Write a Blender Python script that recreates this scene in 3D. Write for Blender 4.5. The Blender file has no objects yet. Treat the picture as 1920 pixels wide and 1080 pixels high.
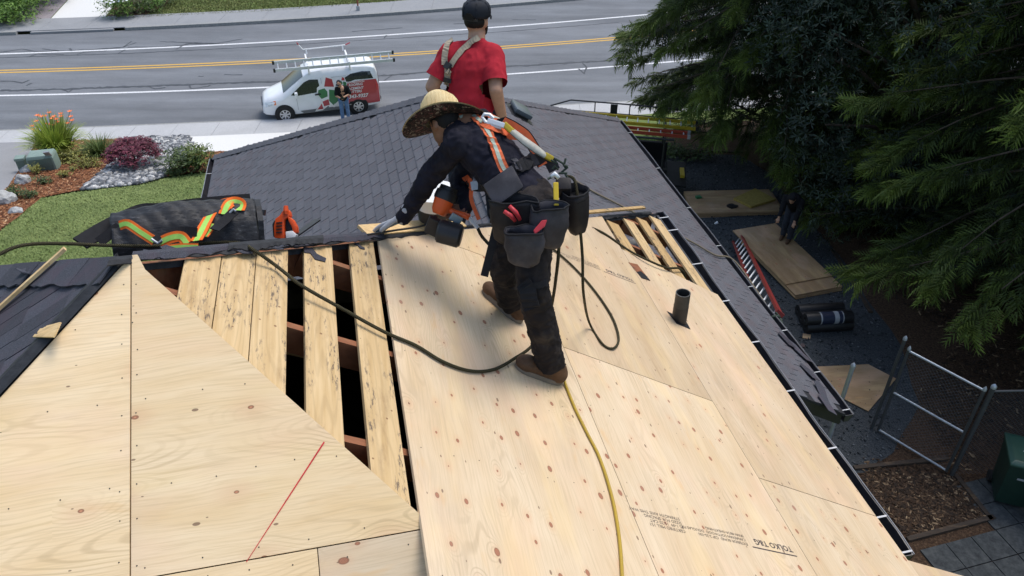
import bpy, bmesh, math, random
import numpy as np
from mathutils import Vector, Matrix, noise as mnoise
from mathutils.geometry import delaunay_2d_cdt
from mathutils.bvhtree import BVHTree
random.seed(7); rng = np.random.default_rng(7)
SC = bpy.context.scene; COL = SC.collection
# ------------------------------------------------------------------ camera
CZ = 10.85                       # drone height over the gravel yard (yard = 0)
FPX = 1500.0; TH = math.radians(36.0)
cam_d = bpy.data.cameras.new('camera'); cam = bpy.data.objects.new('camera', cam_d); COL.objects.link(cam)
cam.location = (0, 0, CZ); cam.rotation_euler = (math.radians(90) - TH, 0, 0)
cam_d.sensor_width = 36.0; cam_d.lens = 36.0 * FPX / 1920.0; cam_d.clip_start = 0.05; cam_d.clip_end = 3000
SC.camera = cam
# ------------------------------------------------------------------ sky, sun, exposure
SUN_EL, SUN_AZ = 64.0, 42.0      # degrees; azimuth clockwise from +Y
w = bpy.data.worlds.new('World'); SC.world = w; w.use_nodes = True
nt = w.node_tree; nt.nodes.clear()
sky = nt.nodes.new('ShaderNodeTexSky'); sky.sky_type = 'NISHITA'; sky.sun_disc = False
sky.sun_elevation = math.radians(SUN_EL); sky.sun_rotation = math.radians(SUN_AZ); sky.air_density = 1.3; sky.dust_density = 2.5
bg = nt.nodes.new('ShaderNodeBackground'); bg.inputs[1].default_value = 0.15
wo = nt.nodes.new('ShaderNodeOutputWorld'); nt.links.new(sky.outputs[0], bg.inputs[0]); nt.links.new(bg.outputs[0], wo.inputs[0])
sl = bpy.data.lights.new('sun', 'SUN'); sl.energy = 1.5; sl.angle = math.radians(28.0); sl.color = (1.0, 0.97, 0.92)
so = bpy.data.objects.new('sun', sl); COL.objects.link(so)
SDIR = Vector((math.cos(math.radians(SUN_EL)) * math.sin(math.radians(SUN_AZ)), math.cos(math.radians(SUN_EL)) * math.cos(math.radians(SUN_AZ)), math.sin(math.radians(SUN_EL))))
so.rotation_euler = SDIR.to_track_quat('Z', 'Y').to_euler(); so.location = (10, 10, 40)
SC.view_settings.view_transform = 'Standard'; SC.view_settings.look = 'None'; SC.view_settings.gamma = 1.0
SC.view_settings.use_curve_mapping = False; SC.view_settings.exposure = 0.48
SC.cycles.max_bounces = 6; SC.cycles.diffuse_bounces = 3; SC.cycles.transparent_max_bounces = 8
# ------------------------------------------------------------------ pixel geometry
def V(*a): return Vector(a if len(a) > 1 else a[0])
CAMP = V(0, 0, CZ)
FW = V(0, math.cos(TH), -math.sin(TH)); UPV = V(0, math.sin(TH), math.cos(TH)); RT = V(1, 0, 0)
def ray(u, v): return RT * ((u - 960) / FPX) - UPV * ((v - 540) / FPX) + FW
def atd(u, v, d): return CAMP + ray(u, v) * d
def onz(u, v, z): r = ray(u, v); return CAMP + r * ((z - CZ) / r.z)
def onp(u, v, p0, n): r = ray(u, v); return CAMP + r * ((p0 - CAMP).dot(n) / r.dot(n))
AZ = math.radians(12.26)
ER = V(-math.sin(AZ), math.cos(AZ), 0); EP = V(math.cos(AZ), math.sin(AZ), 0); ZZ = V(0, 0, 1)
S30 = math.radians(30); s30, c30 = math.sin(S30), math.cos(S30)
NR = EP * s30 + ZZ * c30; DR = EP * c30 - ZZ * s30            # right-facing plane of the near roof
NF = -ER * s30 + ZZ * c30; DF = -ER * c30 - ZZ * s30          # camera-facing plane
NL = -EP * s30 + ZZ * c30; DL = -EP * c30 - ZZ * s30          # left-facing plane
PR0 = CAMP - NR * 2.21
def pr(a, b, h=0.0): return PR0 + ER * a + DR * b + NR * h
APEX = onp(237, 487, PR0, NR)
def pf(p, q, h=0.0): return APEX + EP * p + DF * q + NF * h
def pl(p, q, h=0.0): return APEX + ER * p + DL * q + NL * h
A0 = (APEX - PR0).dot(ER); B0 = (APEX - PR0).dot(DR)
HIP2 = 0.7716                                                   # da/db of the far hip on the right plane
def hip1(b): return A0 - 0.866 * (b - B0)
def hip2(b): return A0 + HIP2 * (b - B0)
# ------------------------------------------------------------------ terrain
def qfit(pts, z):
    P = [onz(u, v, z) for u, v in pts]
    return np.polyfit([p.x for p in P], [p.y for p in P], 2)
ZS = -2.65                                                      # street level
L_NK = qfit([(0, 248), (120, 243), (240, 238), (480, 228), (880, 210), (1130, 195)], ZS)
L_NW = qfit([(0, 179), (480, 166), (760, 150), (960, 138), (1165, 124)], ZS)
L_YE = qfit([(0, 134), (480, 117), (810, 98), (960, 87), (1150, 73)], ZS)
L_FW = qfit([(0, 101), (480, 81), (960, 48), (1200, 29)], ZS)
L_FK = qfit([(0, 66), (240, 58), (480, 46), (720, 28), (960, 12), (1090, 0)], ZS)
def lin(c, x):                                                  # straight on past the fitted stretch
    xc = max(-26.0, min(12.0, x)); y = c[0] * xc * xc + c[1] * xc + c[2]
    return y + (2 * c[0] * xc + c[1]) * (x - xc)
SWW = 1.55
def terr(x, y):
    d = (lin(L_NK, x) - SWW) - y
    s = min(1.0, max(0.0, 1.0 - d / 17.0))
    if d < 0: return ZS + 0.13
    return (ZS + 0.13) * (s ** 1.6)
def gnd(u, v, h=0.0):
    r = ray(u, v); lo, hi = 3.0, 90.0
    for _ in range(50):
        m = (lo + hi) / 2; p = CAMP + r * m
        if p.z > terr(p.x, p.y) + h: lo = m
        else: hi = m
    return CAMP + r * lo
# ------------------------------------------------------------------ objects
WM = {}
def link(o, parent=None):
    COL.objects.link(o); WM[o.name] = o.matrix_basis.copy()
    if parent is not None:
        o.parent = parent; o.matrix_parent_inverse = WM[parent.name].inverted()
    return o
def tag(o, label=None, cat=None, group=None, kind=None):
    if label: o['label'] = label
    if cat: o['category'] = cat
    if group: o['group'] = group
    if kind: o['kind'] = kind
    return o
def thing(name, loc, label, cat, group=None):
    o = bpy.data.objects.new(name, None); o.matrix_basis = Matrix.Translation(loc); o.empty_display_size = 0.1
    return tag(link(o), label, cat, group)
def smooth_mesh(me, angle=None):
    me.polygons.foreach_set('use_smooth', [True] * len(me.polygons))
    if angle is not None:
        try: me.set_sharp_from_angle(angle=math.radians(angle))
        except Exception: pass
class MB:
    def __init__(s): s.v = []; s.f = []; s.m = []
    def add(s, vs, fs, m=0):
        o = len(s.v); s.v.extend([tuple(x) for x in vs]); s.f.extend([tuple(i + o for i in f) for f in fs]); s.m.extend([m] * len(fs)); return s
    def box(s, c, x, y, z, m=0):                               # centre and half-axes vectors
        c = V(c); x = V(x); y = V(y); z = V(z)
        P = [c + x * i + y * j + z * k for k in (-1, 1) for j in (-1, 1) for i in (-1, 1)]
        fs = [(0, 2, 3, 1), (4, 5, 7, 6), (0, 1, 5, 4), (2, 6, 7, 3), (0, 4, 6, 2), (1, 3, 7, 5)]
        if x.cross(y).dot(z) < 0: fs = [f[::-1] for f in fs]
        return s.add(P, fs, m)
    def bar(s, a, b, w, h, up=ZZ, m=0):
        a = V(a); b = V(b); d = (b - a); t = d.normalized(); sd = t.cross(up)
        if sd.length < 1e-4: sd = t.cross(V(1, 0, 0))
        sd.normalize(); u = sd.cross(t).normalized()
        return s.box((a + b) / 2, d / 2, sd * (w / 2), u * (h / 2), m)
    def prism(s, poly, ext, m=0):                              # planar polygon and its extrusion vector
        poly = [V(p) for p in poly]; ext = V(ext); n = len(poly)
        nn = V(0, 0, 0)
        for i in range(n): nn += poly[i].cross(poly[(i + 1) % n])
        if nn.dot(ext) > 0: poly = poly[::-1]
        P = poly + [p + ext for p in poly]
        fs = [tuple(range(n)), tuple(range(2 * n - 1, n - 1, -1))] + [(i, i + n, (i + 1) % n + n, (i + 1) % n) for i in range(n)]
        fs = [fs[0], fs[1]] + fs[2:]
        return s.add(P, fs, m)
    def tube(s, pts, r, n=8, m=0, cap=True, squash=1.0):
        pts = [V(p) for p in pts]; k = len(pts); rs = r if isinstance(r, (list, tuple)) else [r] * k
        t0 = (pts[1] - pts[0]).normalized(); u = t0.cross(ZZ)
        if u.length < 1e-3: u = t0.cross(V(1, 0, 0))
        u.normalize(); vs = []; o = 0
        for i in range(k):
            t = (pts[min(i + 1, k - 1)] - pts[max(i - 1, 0)]).normalized()
            u = (u - t * u.dot(t)); u = u.normalized() if u.length > 1e-6 else t.orthogonal().normalized()
            w2 = t.cross(u)
            for j in range(n):
                a = 2 * math.pi * j / n; vs.append(pts[i] + u * (rs[i] * math.cos(a)) + w2 * (rs[i] * squash * math.sin(a)))
        fs = [(i * n + j, i * n + (j + 1) % n, (i + 1) * n + (j + 1) % n, (i + 1) * n + j) for i in range(k - 1) for j in range(n)]
        if cap: fs += [tuple(range(n))[::-1], tuple((k - 1) * n + j for j in range(n))]
        return s.add(vs, fs, m)
    def ribbon(s, pts, nrm, w, t=0.004, m=0):                  # flat strap: path, normals, width, thickness
        pts = [V(p) for p in pts]; k = len(pts); vs = []; ws = w if isinstance(w, (list, tuple)) else [w] * k
        for i in range(k):
            tg = (pts[min(i + 1, k - 1)] - pts[max(i - 1, 0)]).normalized(); n = V(nrm[i] if isinstance(nrm, list) else nrm)
            sd = tg.cross(n); sd = sd.normalized() if sd.length > 1e-5 else tg.orthogonal(); n = sd.cross(tg).normalized()
            for a, b in ((-.5, 0), (.5, 0), (.5, 1), (-.5, 1)): vs.append(pts[i] + sd * (ws[i] * a) + n * (t * b))
        fs = [(i * 4 + j, (i + 1) * 4 + j, (i + 1) * 4 + (j + 1) % 4, i * 4 + (j + 1) % 4) for i in range(k - 1) for j in range(4)]
        fs += [(0, 1, 2, 3), tuple((k - 1) * 4 + j for j in (3, 2, 1, 0))]
        return s.add(vs, fs, m)
    def lathe(s, prof, c, ax=ZZ, n=24, m=0, cap=(True, True)):  # prof: (radius, height)
        ax = V(ax).normalized(); u = ax.orthogonal().normalized(); w2 = ax.cross(u); c = V(c); vs = []
        for r, h in prof:
            for j in range(n):
                a = 2 * math.pi * j / n; vs.append(c + ax * h + (u * math.cos(a) + w2 * math.sin(a)) * r)
        k = len(prof)
        fs = [(i * n + j, i * n + (j + 1) % n, (i + 1) * n + (j + 1) % n, (i + 1) * n + j) for i in range(k - 1) for j in range(n)]
        if cap[0]: fs.append(tuple(range(n))[::-1])
        if cap[1]: fs.append(tuple((k - 1) * n + j for j in range(n)))
        return s.add(vs, fs, m)
    def mesh(s, name): 
        me = bpy.data.meshes.new(name); me.from_pydata(s.v, [], s.f); me.update(); return me
    def build(s, name, mat, parent=None, smooth=None, mw=None, bevel=0, fix=True):
        me = s.mesh(name); mats = mat if isinstance(mat, (list, tuple)) else [mat]
        for x in mats: me.materials.append(x)
        if len(mats) > 1: me.polygons.foreach_set('material_index', s.m)
        if fix:
            bm = bmesh.new(); bm.from_mesh(me); bmesh.ops.recalc_face_normals(bm, faces=bm.faces)
            if bevel: bmesh.ops.bevel(bm, geom=bm.edges[:], offset=bevel, segments=2, affect='EDGES', profile=0.6)
            bm.to_mesh(me); bm.free()
        if smooth is not None: smooth_mesh(me, smooth if smooth > 1 else None)
        o = bpy.data.objects.new(name, me)
        if mw is not None: o.matrix_basis = mw
        return link(o, parent)
def frame(o, x, y, z):
    return Matrix(((x.x, y.x, z.x, o.x), (x.y, y.y, z.y, o.y), (x.z, y.z, z.z, o.z), (0, 0, 0, 1)))
def inst(name, me, mw, parent=None):
    o = bpy.data.objects.new(name, me); o.matrix_basis = mw; return link(o, parent)
def np_obj(name, verts, faces, mat, parent=None, smooth=False, attr=None, mi=None):
    """many small faces in one mesh; faces: array (n,3) or (n,4)"""
    me = bpy.data.meshes.new(name); verts = np.asarray(verts, np.float32).reshape(-1, 3); faces = np.asarray(faces, np.int32)
    n, k = faces.shape
    me.vertices.add(len(verts)); me.vertices.foreach_set('co', verts.ravel())
    me.loops.add(n * k); me.loops.foreach_set('vertex_index', faces.ravel())
    me.polygons.add(n); me.polygons.foreach_set('loop_start', np.arange(0, n * k, k, dtype=np.int32))
    try: me.polygons.foreach_set('loop_total', np.full(n, k, np.int32))
    except Exception: pass
    for x in (mat if isinstance(mat, (list, tuple)) else [mat]): me.materials.append(x)
    if mi is not None: me.polygons.foreach_set('material_index', np.asarray(mi, np.int32))
    if attr is not None:
        at = me.attributes.new('tint', 'FLOAT', 'POINT'); at.data.foreach_set('value', np.asarray(attr, np.float32))
    me.update(calc_edges=True); me.validate()
    if smooth: smooth_mesh(me)
    else: me.polygons.foreach_set('use_smooth', [False] * len(me.polygons))
    o = bpy.data.objects.new(name, me); return link(o, parent)
def scatter(tv, tf, mats3, locs):
    """copies of a template (tv verts, tf faces) under (n,3,3) matrices and (n,3) places"""
    tv = np.asarray(tv, float); tf = np.asarray(tf, int); n = len(locs)
    vs = np.einsum('nij,kj->nki', mats3, tv) + np.asarray(locs)[:, None, :]
    fs = tf[None] + (np.arange(n) * len(tv))[:, None, None]
    return vs.reshape(-1, 3), fs.reshape(-1, tf.shape[1])
def rotz(a): c, s = np.cos(a), np.sin(a); o = np.zeros_like(a); i = np.ones_like(a); return np.stack([np.stack([c, -s, o], -1), np.stack([s, c, o], -1), np.stack([o, o, i], -1)], -2)
def rotx(a): c, s = np.cos(a), np.sin(a); o = np.zeros_like(a); i = np.ones_like(a); return np.stack([np.stack([i, o, o], -1), np.stack([o, c, -s], -1), np.stack([o, s, c], -1)], -2)
def roty(a): c, s = np.cos(a), np.sin(a); o = np.zeros_like(a); i = np.ones_like(a); return np.stack([np.stack([c, o, s], -1), np.stack([o, i, o], -1), np.stack([-s, o, c], -1)], -2)
# ------------------------------------------------------------------ materials
class NT:
    def __init__(s, name):
        s.m = bpy.data.materials.new(name); s.m.use_nodes = True; s.t = s.m.node_tree; s.b = s.t.nodes['Principled BSDF']
    def n(s, ty, ins=None, **kw):
        x = s.t.nodes.new('ShaderNode' + ty)
        for k, v in kw.items(): setattr(x, k, v)
        for k, v in (ins or {}).items(): s.set(x.inputs[k], v)
        return x
    def set(s, sock, v):
        if hasattr(v, 'bl_rna') and isinstance(v, bpy.types.NodeSocket): s.t.links.new(v, sock)
        elif isinstance(v, bpy.types.Node): s.t.links.new(v.outputs[0], sock)
        else: sock.default_value = v
    def math(s, op, a, b=0.0, c=0.0, clamp=False):
        x = s.n('Math', operation=op, use_clamp=clamp); s.set(x.inputs[0], a); s.set(x.inputs[1], b); s.set(x.inputs[2], c); return x.outputs[0]
    def mix(s, f, a, b, blend='MIX'):
        x = s.n('Mix', data_type='RGBA', blend_type=blend); s.set(x.inputs[0], f); s.set(x.inputs[6], a); s.set(x.inputs[7], b); return x.outputs[2]
    def ramp(s, f, stops, interp='LINEAR'):
        x = s.n('ValToRGB'); s.set(x.inputs[0], f); e = x.color_ramp.elements; x.color_ramp.interpolation = interp
        while len(e) < len(stops): e.new(0.5)
        for i, (p, c) in enumerate(stops): e[i].position = p; e[i].color = (c if len(c) == 4 else (*c, 1)) if not isinstance(c, (int, float)) else (c, c, c, 1)
        return x.outputs[0]
    def coord(s, scale=(1, 1, 1), kind='Object', rand=0.0):
        tc = s.n('TexCoord').outputs[kind]
        if rand:
            oi = s.n('ObjectInfo').outputs['Random']; cb = s.n('CombineXYZ', {0: s.math('MULTIPLY', oi, rand), 1: s.math('MULTIPLY', oi, rand * 1.7), 2: 0.0})
            tc = s.n('VectorMath', {0: tc, 1: cb}, operation='ADD').outputs[0]
        return s.n('Mapping', {'Vector': tc, 'Scale': scale}).outputs[0]
    def noise(s, vec, scale, detail=3.0, rough=0.55, dist=0.0, out=0):
        return s.n('TexNoise', {'Vector': vec, 'Scale': scale, 'Detail': detail, 'Roughness': rough, 'Distortion': dist}).outputs[out]
    def vor(s, vec, scale, out='Distance', dims='3D', feature='F1', rnd=1.0):
        return s.n('TexVoronoi', {'Vector': vec, 'Scale': scale, 'Randomness': rnd}, voronoi_dimensions=dims, feature=feature).outputs[out]
    def step(s, x, a, b):                                      # smooth 0..1 from a to b
        return s.n('MapRange', {0: x, 1: a, 2: b, 3: 0.0, 4: 1.0}, interpolation_type='SMOOTHSTEP').outputs[0]
    def bump(s, h, strength=0.3, dist=0.01):
        s.t.links.new(s.n('Bump', {'Height': h, 'Strength': strength, 'Distance': dist}).outputs[0], s.b.inputs['Normal'])
    def done(s, col, rough=0.7, metal=0.0, spec=0.4):
        s.set(s.b.inputs['Base Color'], (*col, 1) if isinstance(col, tuple) and len(col) == 3 else col)
        s.set(s.b.inputs['Roughness'], rough); s.b.inputs['Metallic'].default_value = metal
        s.b.inputs['Specular IOR Level'].default_value = spec
        return s.m
def c3(c, k): return tuple(min(1, x * k) for x in c)
def plain(name, col, rough=0.6, metal=0.0, var=0.12, scale=12.0, bump=0.0, bscale=60.0, spec=0.4, rand=0.0, dirt=0.0):
    t = NT(name); vec = t.coord()
    n = t.noise(vec, scale, 4.0); cc = t.ramp(n, [(0.25, c3(col, 1 - var)), (0.75, c3(col, 1 + var))])
    if rand:
        r = t.n('ObjectInfo').outputs['Random']; cc = t.mix(1.0, cc, t.ramp(r, [(0, (1 - rand,) * 3), (1, (1 + rand,) * 3)]), 'MULTIPLY')
    if dirt:
        d = t.noise(vec, scale * 0.35, 5.0, 0.7); cc = t.mix(t.math('MULTIPLY', t.step(d, 0.5, 0.75), dirt), cc, (0.12, 0.09, 0.065, 1))
    if bump: t.bump(t.noise(vec, bscale, 3.0), bump, 0.01)
    return t.done(cc, rough, metal, spec)
def plywood(name, ca, cb, kdens=0.5, krad=0.06, kscale=5.0, kcol=(0.30, 0.13, 0.07), rings=0.22, pitch=0.3, wear=0.0, spk=0.3):
    t = NT(name); v = t.coord(rand=61.0)
    warp = t.noise(t.coord((0.8, 2.0, 1), rand=61.0), 1.5, 2.0, out=1)
    vv = t.n('VectorMath', {0: v, 1: t.n('VectorMath', {0: warp, 1: (0.10, 0.10, 0)}, operation='MULTIPLY').outputs[0]}, operation='ADD').outputs[0]
    kv = t.n('Mapping', {'Vector': v, 'Scale': (0.62, 1, 1)}).outputs[0]
    kd = t.vor(kv, kscale, 'Distance', '2D'); kc = t.n('SeparateColor', {0: t.vor(kv, kscale, 'Color', '2D')})
    keep = t.math('LESS_THAN', kc.outputs[0], kdens); rad = t.math('MULTIPLY_ADD', kc.outputs[1], krad * 1.6, krad * 0.35)
    near = t.math('MULTIPLY', keep, t.math('SUBTRACT', 1.0, t.step(kd, 0.0, 0.42)))
    f = t.noise(t.n('Mapping', {'Vector': vv, 'Scale': (0.45, 2.6, 1)}).outputs[0], 1.3, 1.5, 0.4)
    f = t.math('MULTIPLY_ADD', near, 0.09, f)
    ring = t.math('SINE', t.math('MULTIPLY', f, 210.0)); ring = t.step(ring, 0.1, 1.0)
    rmask = t.step(t.noise(t.n('Mapping', {'Vector': v, 'Scale': (0.6, 1.4, 1)}).outputs[0], 1.7, 2.0), 0.46, 0.70)
    fine = t.noise(t.n('Mapping', {'Vector': vv, 'Scale': (3.5, 130.0, 1)}).outputs[0], 1.0, 4.0, 0.65)
    blot = t.noise(t.n('Mapping', {'Vector': vv, 'Scale': (0.7, 3.0, 1)}).outputs[0], 1.6, 4.0, 0.6)
    col = t.ramp(blot, [(0.3, ca), (0.68, cb)])
    col = t.mix(t.math('MULTIPLY', ring, t.math('MULTIPLY', rmask, rings * 1.5)), col, c3(cb, 0.70) + (1,))
    col = t.mix(t.math('MULTIPLY', t.step(fine, 0.42, 0.7), 0.34), col, c3(cb, 0.66) + (1,))
    pn = t.noise(t.n('Mapping', {'Vector': vv, 'Scale': (1.1, 4.0, 1)}).outputs[0], 2.3, 3.0)
    col = t.mix(t.math('MULTIPLY', t.step(pn, 0.62, 0.74), pitch), col, (0.62, 0.36, 0.13, 1))
    pk_ = t.noise(t.n('Mapping', {'Vector': v, 'Scale': (.7, 1.3, 1), 'Location': (9, 4, 0)}).outputs[0], 1.6, 3.0); col = t.mix(t.math('MULTIPLY', t.step(pk_, .48, .70), .26), col, (.78, .50, .34, 1))
    yl_ = t.noise(t.n('Mapping', {'Vector': vv, 'Scale': (.5, 2.4, 1), 'Location': (2, 14, 0)}).outputs[0], 2.0, 3.0); col = t.mix(t.math('MULTIPLY', t.step(yl_, .50, .68), .22), col, (.80, .60, .28, 1))
    halo = t.math('MULTIPLY', keep, t.math('SUBTRACT', 1.0, t.step(kd, 0.0, 0.26)))
    col = t.mix(t.math('MULTIPLY', halo, 0.30), col, (0.60, 0.33, 0.18, 1))
    kin = t.math('MULTIPLY', keep, t.math('SUBTRACT', 1.0, t.step(t.math('DIVIDE', kd, rad), 0.75, 1.0)))
    kr = t.math('SINE', t.math('MULTIPLY', kd, 260.0)); kcol2 = t.mix(t.step(kr, -0.3, 0.8), (*kcol, 1), c3(kcol, 1.75) + (1,))
    rim = t.step(t.math('DIVIDE', kd, rad), 0.55, 0.9); kcol2 = t.mix(t.math('MULTIPLY', rim, 0.75), kcol2, c3(kcol, 0.42) + (1,))
    col = t.mix(t.math('MULTIPLY', kin, 0.92), col, kcol2)
    sv = t.n('Mapping', {'Vector': v, 'Scale': (0.45, 1, 1), 'Location': (3.3, 1.7, 0)}).outputs[0]
    sd = t.vor(sv, 8.5, 'Distance', '2D'); sc = t.n('SeparateColor', {0: t.vor(sv, 8.5, 'Color', '2D')})
    sk = t.math('MULTIPLY', t.math('LESS_THAN', sc.outputs[0], spk), t.math('LESS_THAN', sd, t.math('MULTIPLY_ADD', sc.outputs[1], 0.045, 0.012)))
    col = t.mix(t.math('MULTIPLY', sk, 0.8), col, (0.16, 0.09, 0.055, 1))
    if wear:
        wn = t.noise(t.n('Mapping', {'Vector': vv, 'Scale': (1.0, 9.0, 1)}).outputs[0], 3.0, 5.0, 0.7)
        col = t.mix(t.math('MULTIPLY', t.step(wn, 0.55, 0.72), wear), col, (0.30, 0.20, 0.10, 1))
    tone = t.n('ObjectInfo').outputs['Random']; col = t.mix(1.0, col, t.ramp(tone, [(0, (.92, .91, .90)), (.5, (1.0, .98, .96)), (1, (1.05, 1.05, 1.07))]), 'MULTIPLY')
    scuff = t.noise(v, 1.1, 5.0, .65); col = t.mix(t.math('MULTIPLY', t.step(scuff, .5, .72), .24), col, (.45, .38, .31, 1))
    t.bump(t.math('MULTIPLY_ADD', kin, -0.5, fine), 0.12, 0.004)
    return t.done(col, t.ramp(fine, [(0.3, 0.62), (0.7, 0.80)]), 0, 0.3)
def board_mat(name, ca, cb, smear=0.8):
    t = NT(name); v = t.coord(rand=37.0)
    g = t.noise(t.n('Mapping', {'Vector': v, 'Scale': (1.0, 18.0, 6)}).outputs[0], 2.0, 3.0, 0.6, 0.4)
    col = t.ramp(g, [(0.3, ca), (0.7, cb)])
    ring = t.step(t.math('SINE', t.math('MULTIPLY', t.noise(t.n('Mapping', {'Vector': v, 'Scale': (0.6, 6, 2)}).outputs[0], 1.0, 1.0), 90.0)), 0.4, 1.0)
    col = t.mix(t.math('MULTIPLY', ring, 0.22), col, c3(cb, 0.6) + (1,))
    sp = t.noise(t.n('Mapping', {'Vector': v, 'Scale': (10, 44, 12)}).outputs[0], 1.6, 5.0, 0.7)
    zone = t.step(t.noise(t.n('Mapping', {'Vector': v, 'Scale': (2.2, 9, 3), 'Location': (5, 2, 0)}).outputs[0], 1.0, 2.0), 0.47, 0.64)
    edge = t.noise(t.n('Mapping', {'Vector': v, 'Scale': (1.2, 4, 3), 'Location': (1, 8, 0)}).outputs[0], 2.0, 5.0, .7); col = t.mix(t.math('MULTIPLY', t.step(edge, .5, .72), .5), col, (.26, .16, .08, 1))
    tar = t.math('MULTIPLY', t.step(sp, 0.52, 0.60), zone)
    col = t.mix(t.math('MULTIPLY', tar, smear), col, (0.05, 0.045, 0.05, 1))
    nd = t.vor(v, 19.0, 'Distance'); nk = t.math('MULTIPLY', t.math('LESS_THAN', nd, 0.13), t.math('LESS_THAN', t.n('SeparateColor', {0: t.vor(v, 19.0, 'Color')}).outputs[0], 0.4))
    col = t.mix(t.math('MULTIPLY', nk, 0.75), col, (0.16, 0.07, 0.03, 1))
    t.bump(t.math('MULTIPLY_ADD', tar, 0.7, g), 0.25, 0.004)
    return t.done(col, 0.72, 0, 0.3)
def shingle_mat(name, col, var=0.35, warm=(0.16, 0.105, 0.11)):
    t = NT(name); v = t.coord(rand=0.0); r = t.n('ObjectInfo').outputs['Random']
    at = t.n('Attribute', attribute_name='tint').outputs['Fac']; rr = t.math('FRACT', t.math('ADD', r, at))
    gr = t.noise(v, 260.0, 2.0, 0.7); blot = t.noise(v, 5.0, 3.0, 0.6)
    c = t.ramp(gr, [(0.3, c3(col, 0.45)), (0.52, col), (0.72, c3(col, 1.9))])
    c = t.mix(t.math('MULTIPLY', t.step(blot, 0.42, 0.68), 0.55), c, (*warm, 1))
    c = t.mix(1.0, c, t.ramp(rr, [(0.0, (1 - var,) * 3), (1.0, (1 + var,) * 3)]), 'MULTIPLY')
    t.bump(gr, 0.5, 0.004)
    return t.done(c, 0.9, 0, 0.25)
def leaf_mat(name, ca, cb, rough=0.55, trans=0.0):
    t = NT(name); at = t.n('Attribute', attribute_name='tint').outputs['Fac']
    c = t.ramp(at, [(0.0, ca), (1.0, cb)])
    n = t.noise(t.coord(), 1.3, 2.0); c = t.mix(t.math('MULTIPLY', t.step(n, 0.4, 0.7), 0.35), c, c3(ca, 0.6) + (1,))
    m = t.done(c, rough, 0, 0.3)
    if trans:
        tr = t.n('BsdfTranslucent', {'Color': c}); mx = t.n('MixShader', {0: trans}); t.t.links.new(t.b.outputs[0], mx.inputs[1]); t.t.links.new(tr.outputs[0], mx.inputs[2])
        t.t.links.new(mx.outputs[0], t.t.nodes['Material Output'].inputs[0])
    return m
def ground_mat(name, cols, scale, bump=0.6, bdist=0.03, rough=0.95, big=None, spec=0.2):
    t = NT(name); v = t.coord(); n = t.noise(v, scale, 6.0, 0.75); k = len(cols)
    c = t.ramp(n, [(0.3 + 0.4 * i / (k - 1), q) for i, q in enumerate(cols)])
    if big:
        b = t.noise(v, big[0], 4.0, 0.6); c = t.mix(t.math('MULTIPLY', t.step(b, 0.4, 0.7), big[1]), c, (*big[2], 1))
    t.bump(n, bump, bdist); return t.done(c, rough, 0, spec)
M = {}
M['ply_left'] = plywood('plywood_pale', (0.82, 0.65, 0.42), (0.72, 0.52, 0.28), 0.50, 0.027, 3.4, rings=0.40, pitch=0.30)
M['ply_right'] = plywood('plywood_knotty', (0.68, 0.555, 0.385), (0.585, 0.44, 0.27), 0.85, 0.056, 7.2, rings=0.34, pitch=0.35, kcol=(0.25, 0.10, 0.055), spk=.4)
M['ply_far'] = plywood('plywood_tan', (0.61, 0.48, 0.32), (0.51, 0.37, 0.22), 0.16, 0.04, 5.0, rings=0.20, pitch=0.15, wear=0.35, spk=.75)
M['ply_yard'] = plywood('plywood_yard', (0.40, 0.27, 0.15), (0.31, 0.20, 0.10), 0.35, 0.06, 4.5, pitch=0.3, wear=0.3)  # darker plywood copy: the yard's shade is put into its colour
M['board'] = board_mat('old_board', (0.63, 0.46, 0.25), (0.49, 0.33, 0.15))
M['board_worn'] = board_mat('worn_board', (0.55, 0.38, 0.18), (0.40, 0.25, 0.10), 0.95)
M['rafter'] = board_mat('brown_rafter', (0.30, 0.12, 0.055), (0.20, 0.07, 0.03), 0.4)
M['newwood'] = board_mat('fresh_wood', (0.74, 0.54, 0.28), (0.64, 0.42, 0.19), 0.15)
M['shingle'] = shingle_mat('asphalt_shingle', (0.108, 0.110, 0.123), 0.08, (0.118, 0.095, 0.102))
M['shingle_near'] = shingle_mat('asphalt_shingle_near', (0.055, 0.057, 0.070), 0.25, (0.075, 0.055, 0.07))
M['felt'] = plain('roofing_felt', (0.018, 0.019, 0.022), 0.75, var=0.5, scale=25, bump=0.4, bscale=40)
M['gutter'] = plain('gutter_dark', (0.030, 0.030, 0.036), 0.35, 0.0, var=0.35, scale=9, spec=0.6, dirt=0.35)
M['galv'] = plain('galvanised_steel', (0.36, 0.38, 0.40), 0.42, 0.25, var=0.2, scale=20)
M['alu'] = plain('aluminium', (0.60, 0.62, 0.64), 0.38, 0.2, var=0.1)
M['white_metal'] = plain('white_painted_metal', (0.75, 0.75, 0.74), 0.4, var=0.05)
M['wall'] = plain('house_siding', (0.33, 0.34, 0.34), 0.8, var=0.08)
M['attic'] = plain('attic_brown', (0.030, 0.024, 0.018), 0.95, var=0.5)  # near-black brown of the attic floor
M['pipe'] = plain('black_abs_pipe', (0.035, 0.037, 0.036), 0.5, var=0.4, scale=14, dirt=0.3)
M['rubber'] = plain('black_rubber', (0.018, 0.018, 0.019), 0.75, var=0.2)
M['black'] = plain('black_plastic', (0.02, 0.02, 0.022), 0.45, var=0.25)
M['red_chalk'] = plain('red_chalk', (0.55, 0.03, 0.04), 0.9, var=0.3, scale=60)
M['ink'] = plain('stamp_ink', (0.075, 0.06, 0.055), 0.9, var=0.6, scale=90); M['lip'] = plain('gutter_lip', (0.17, 0.18, 0.20), .5, .2); M['hang'] = plain('hanger_metal', (0.48, 0.48, 0.48), .5)
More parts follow.
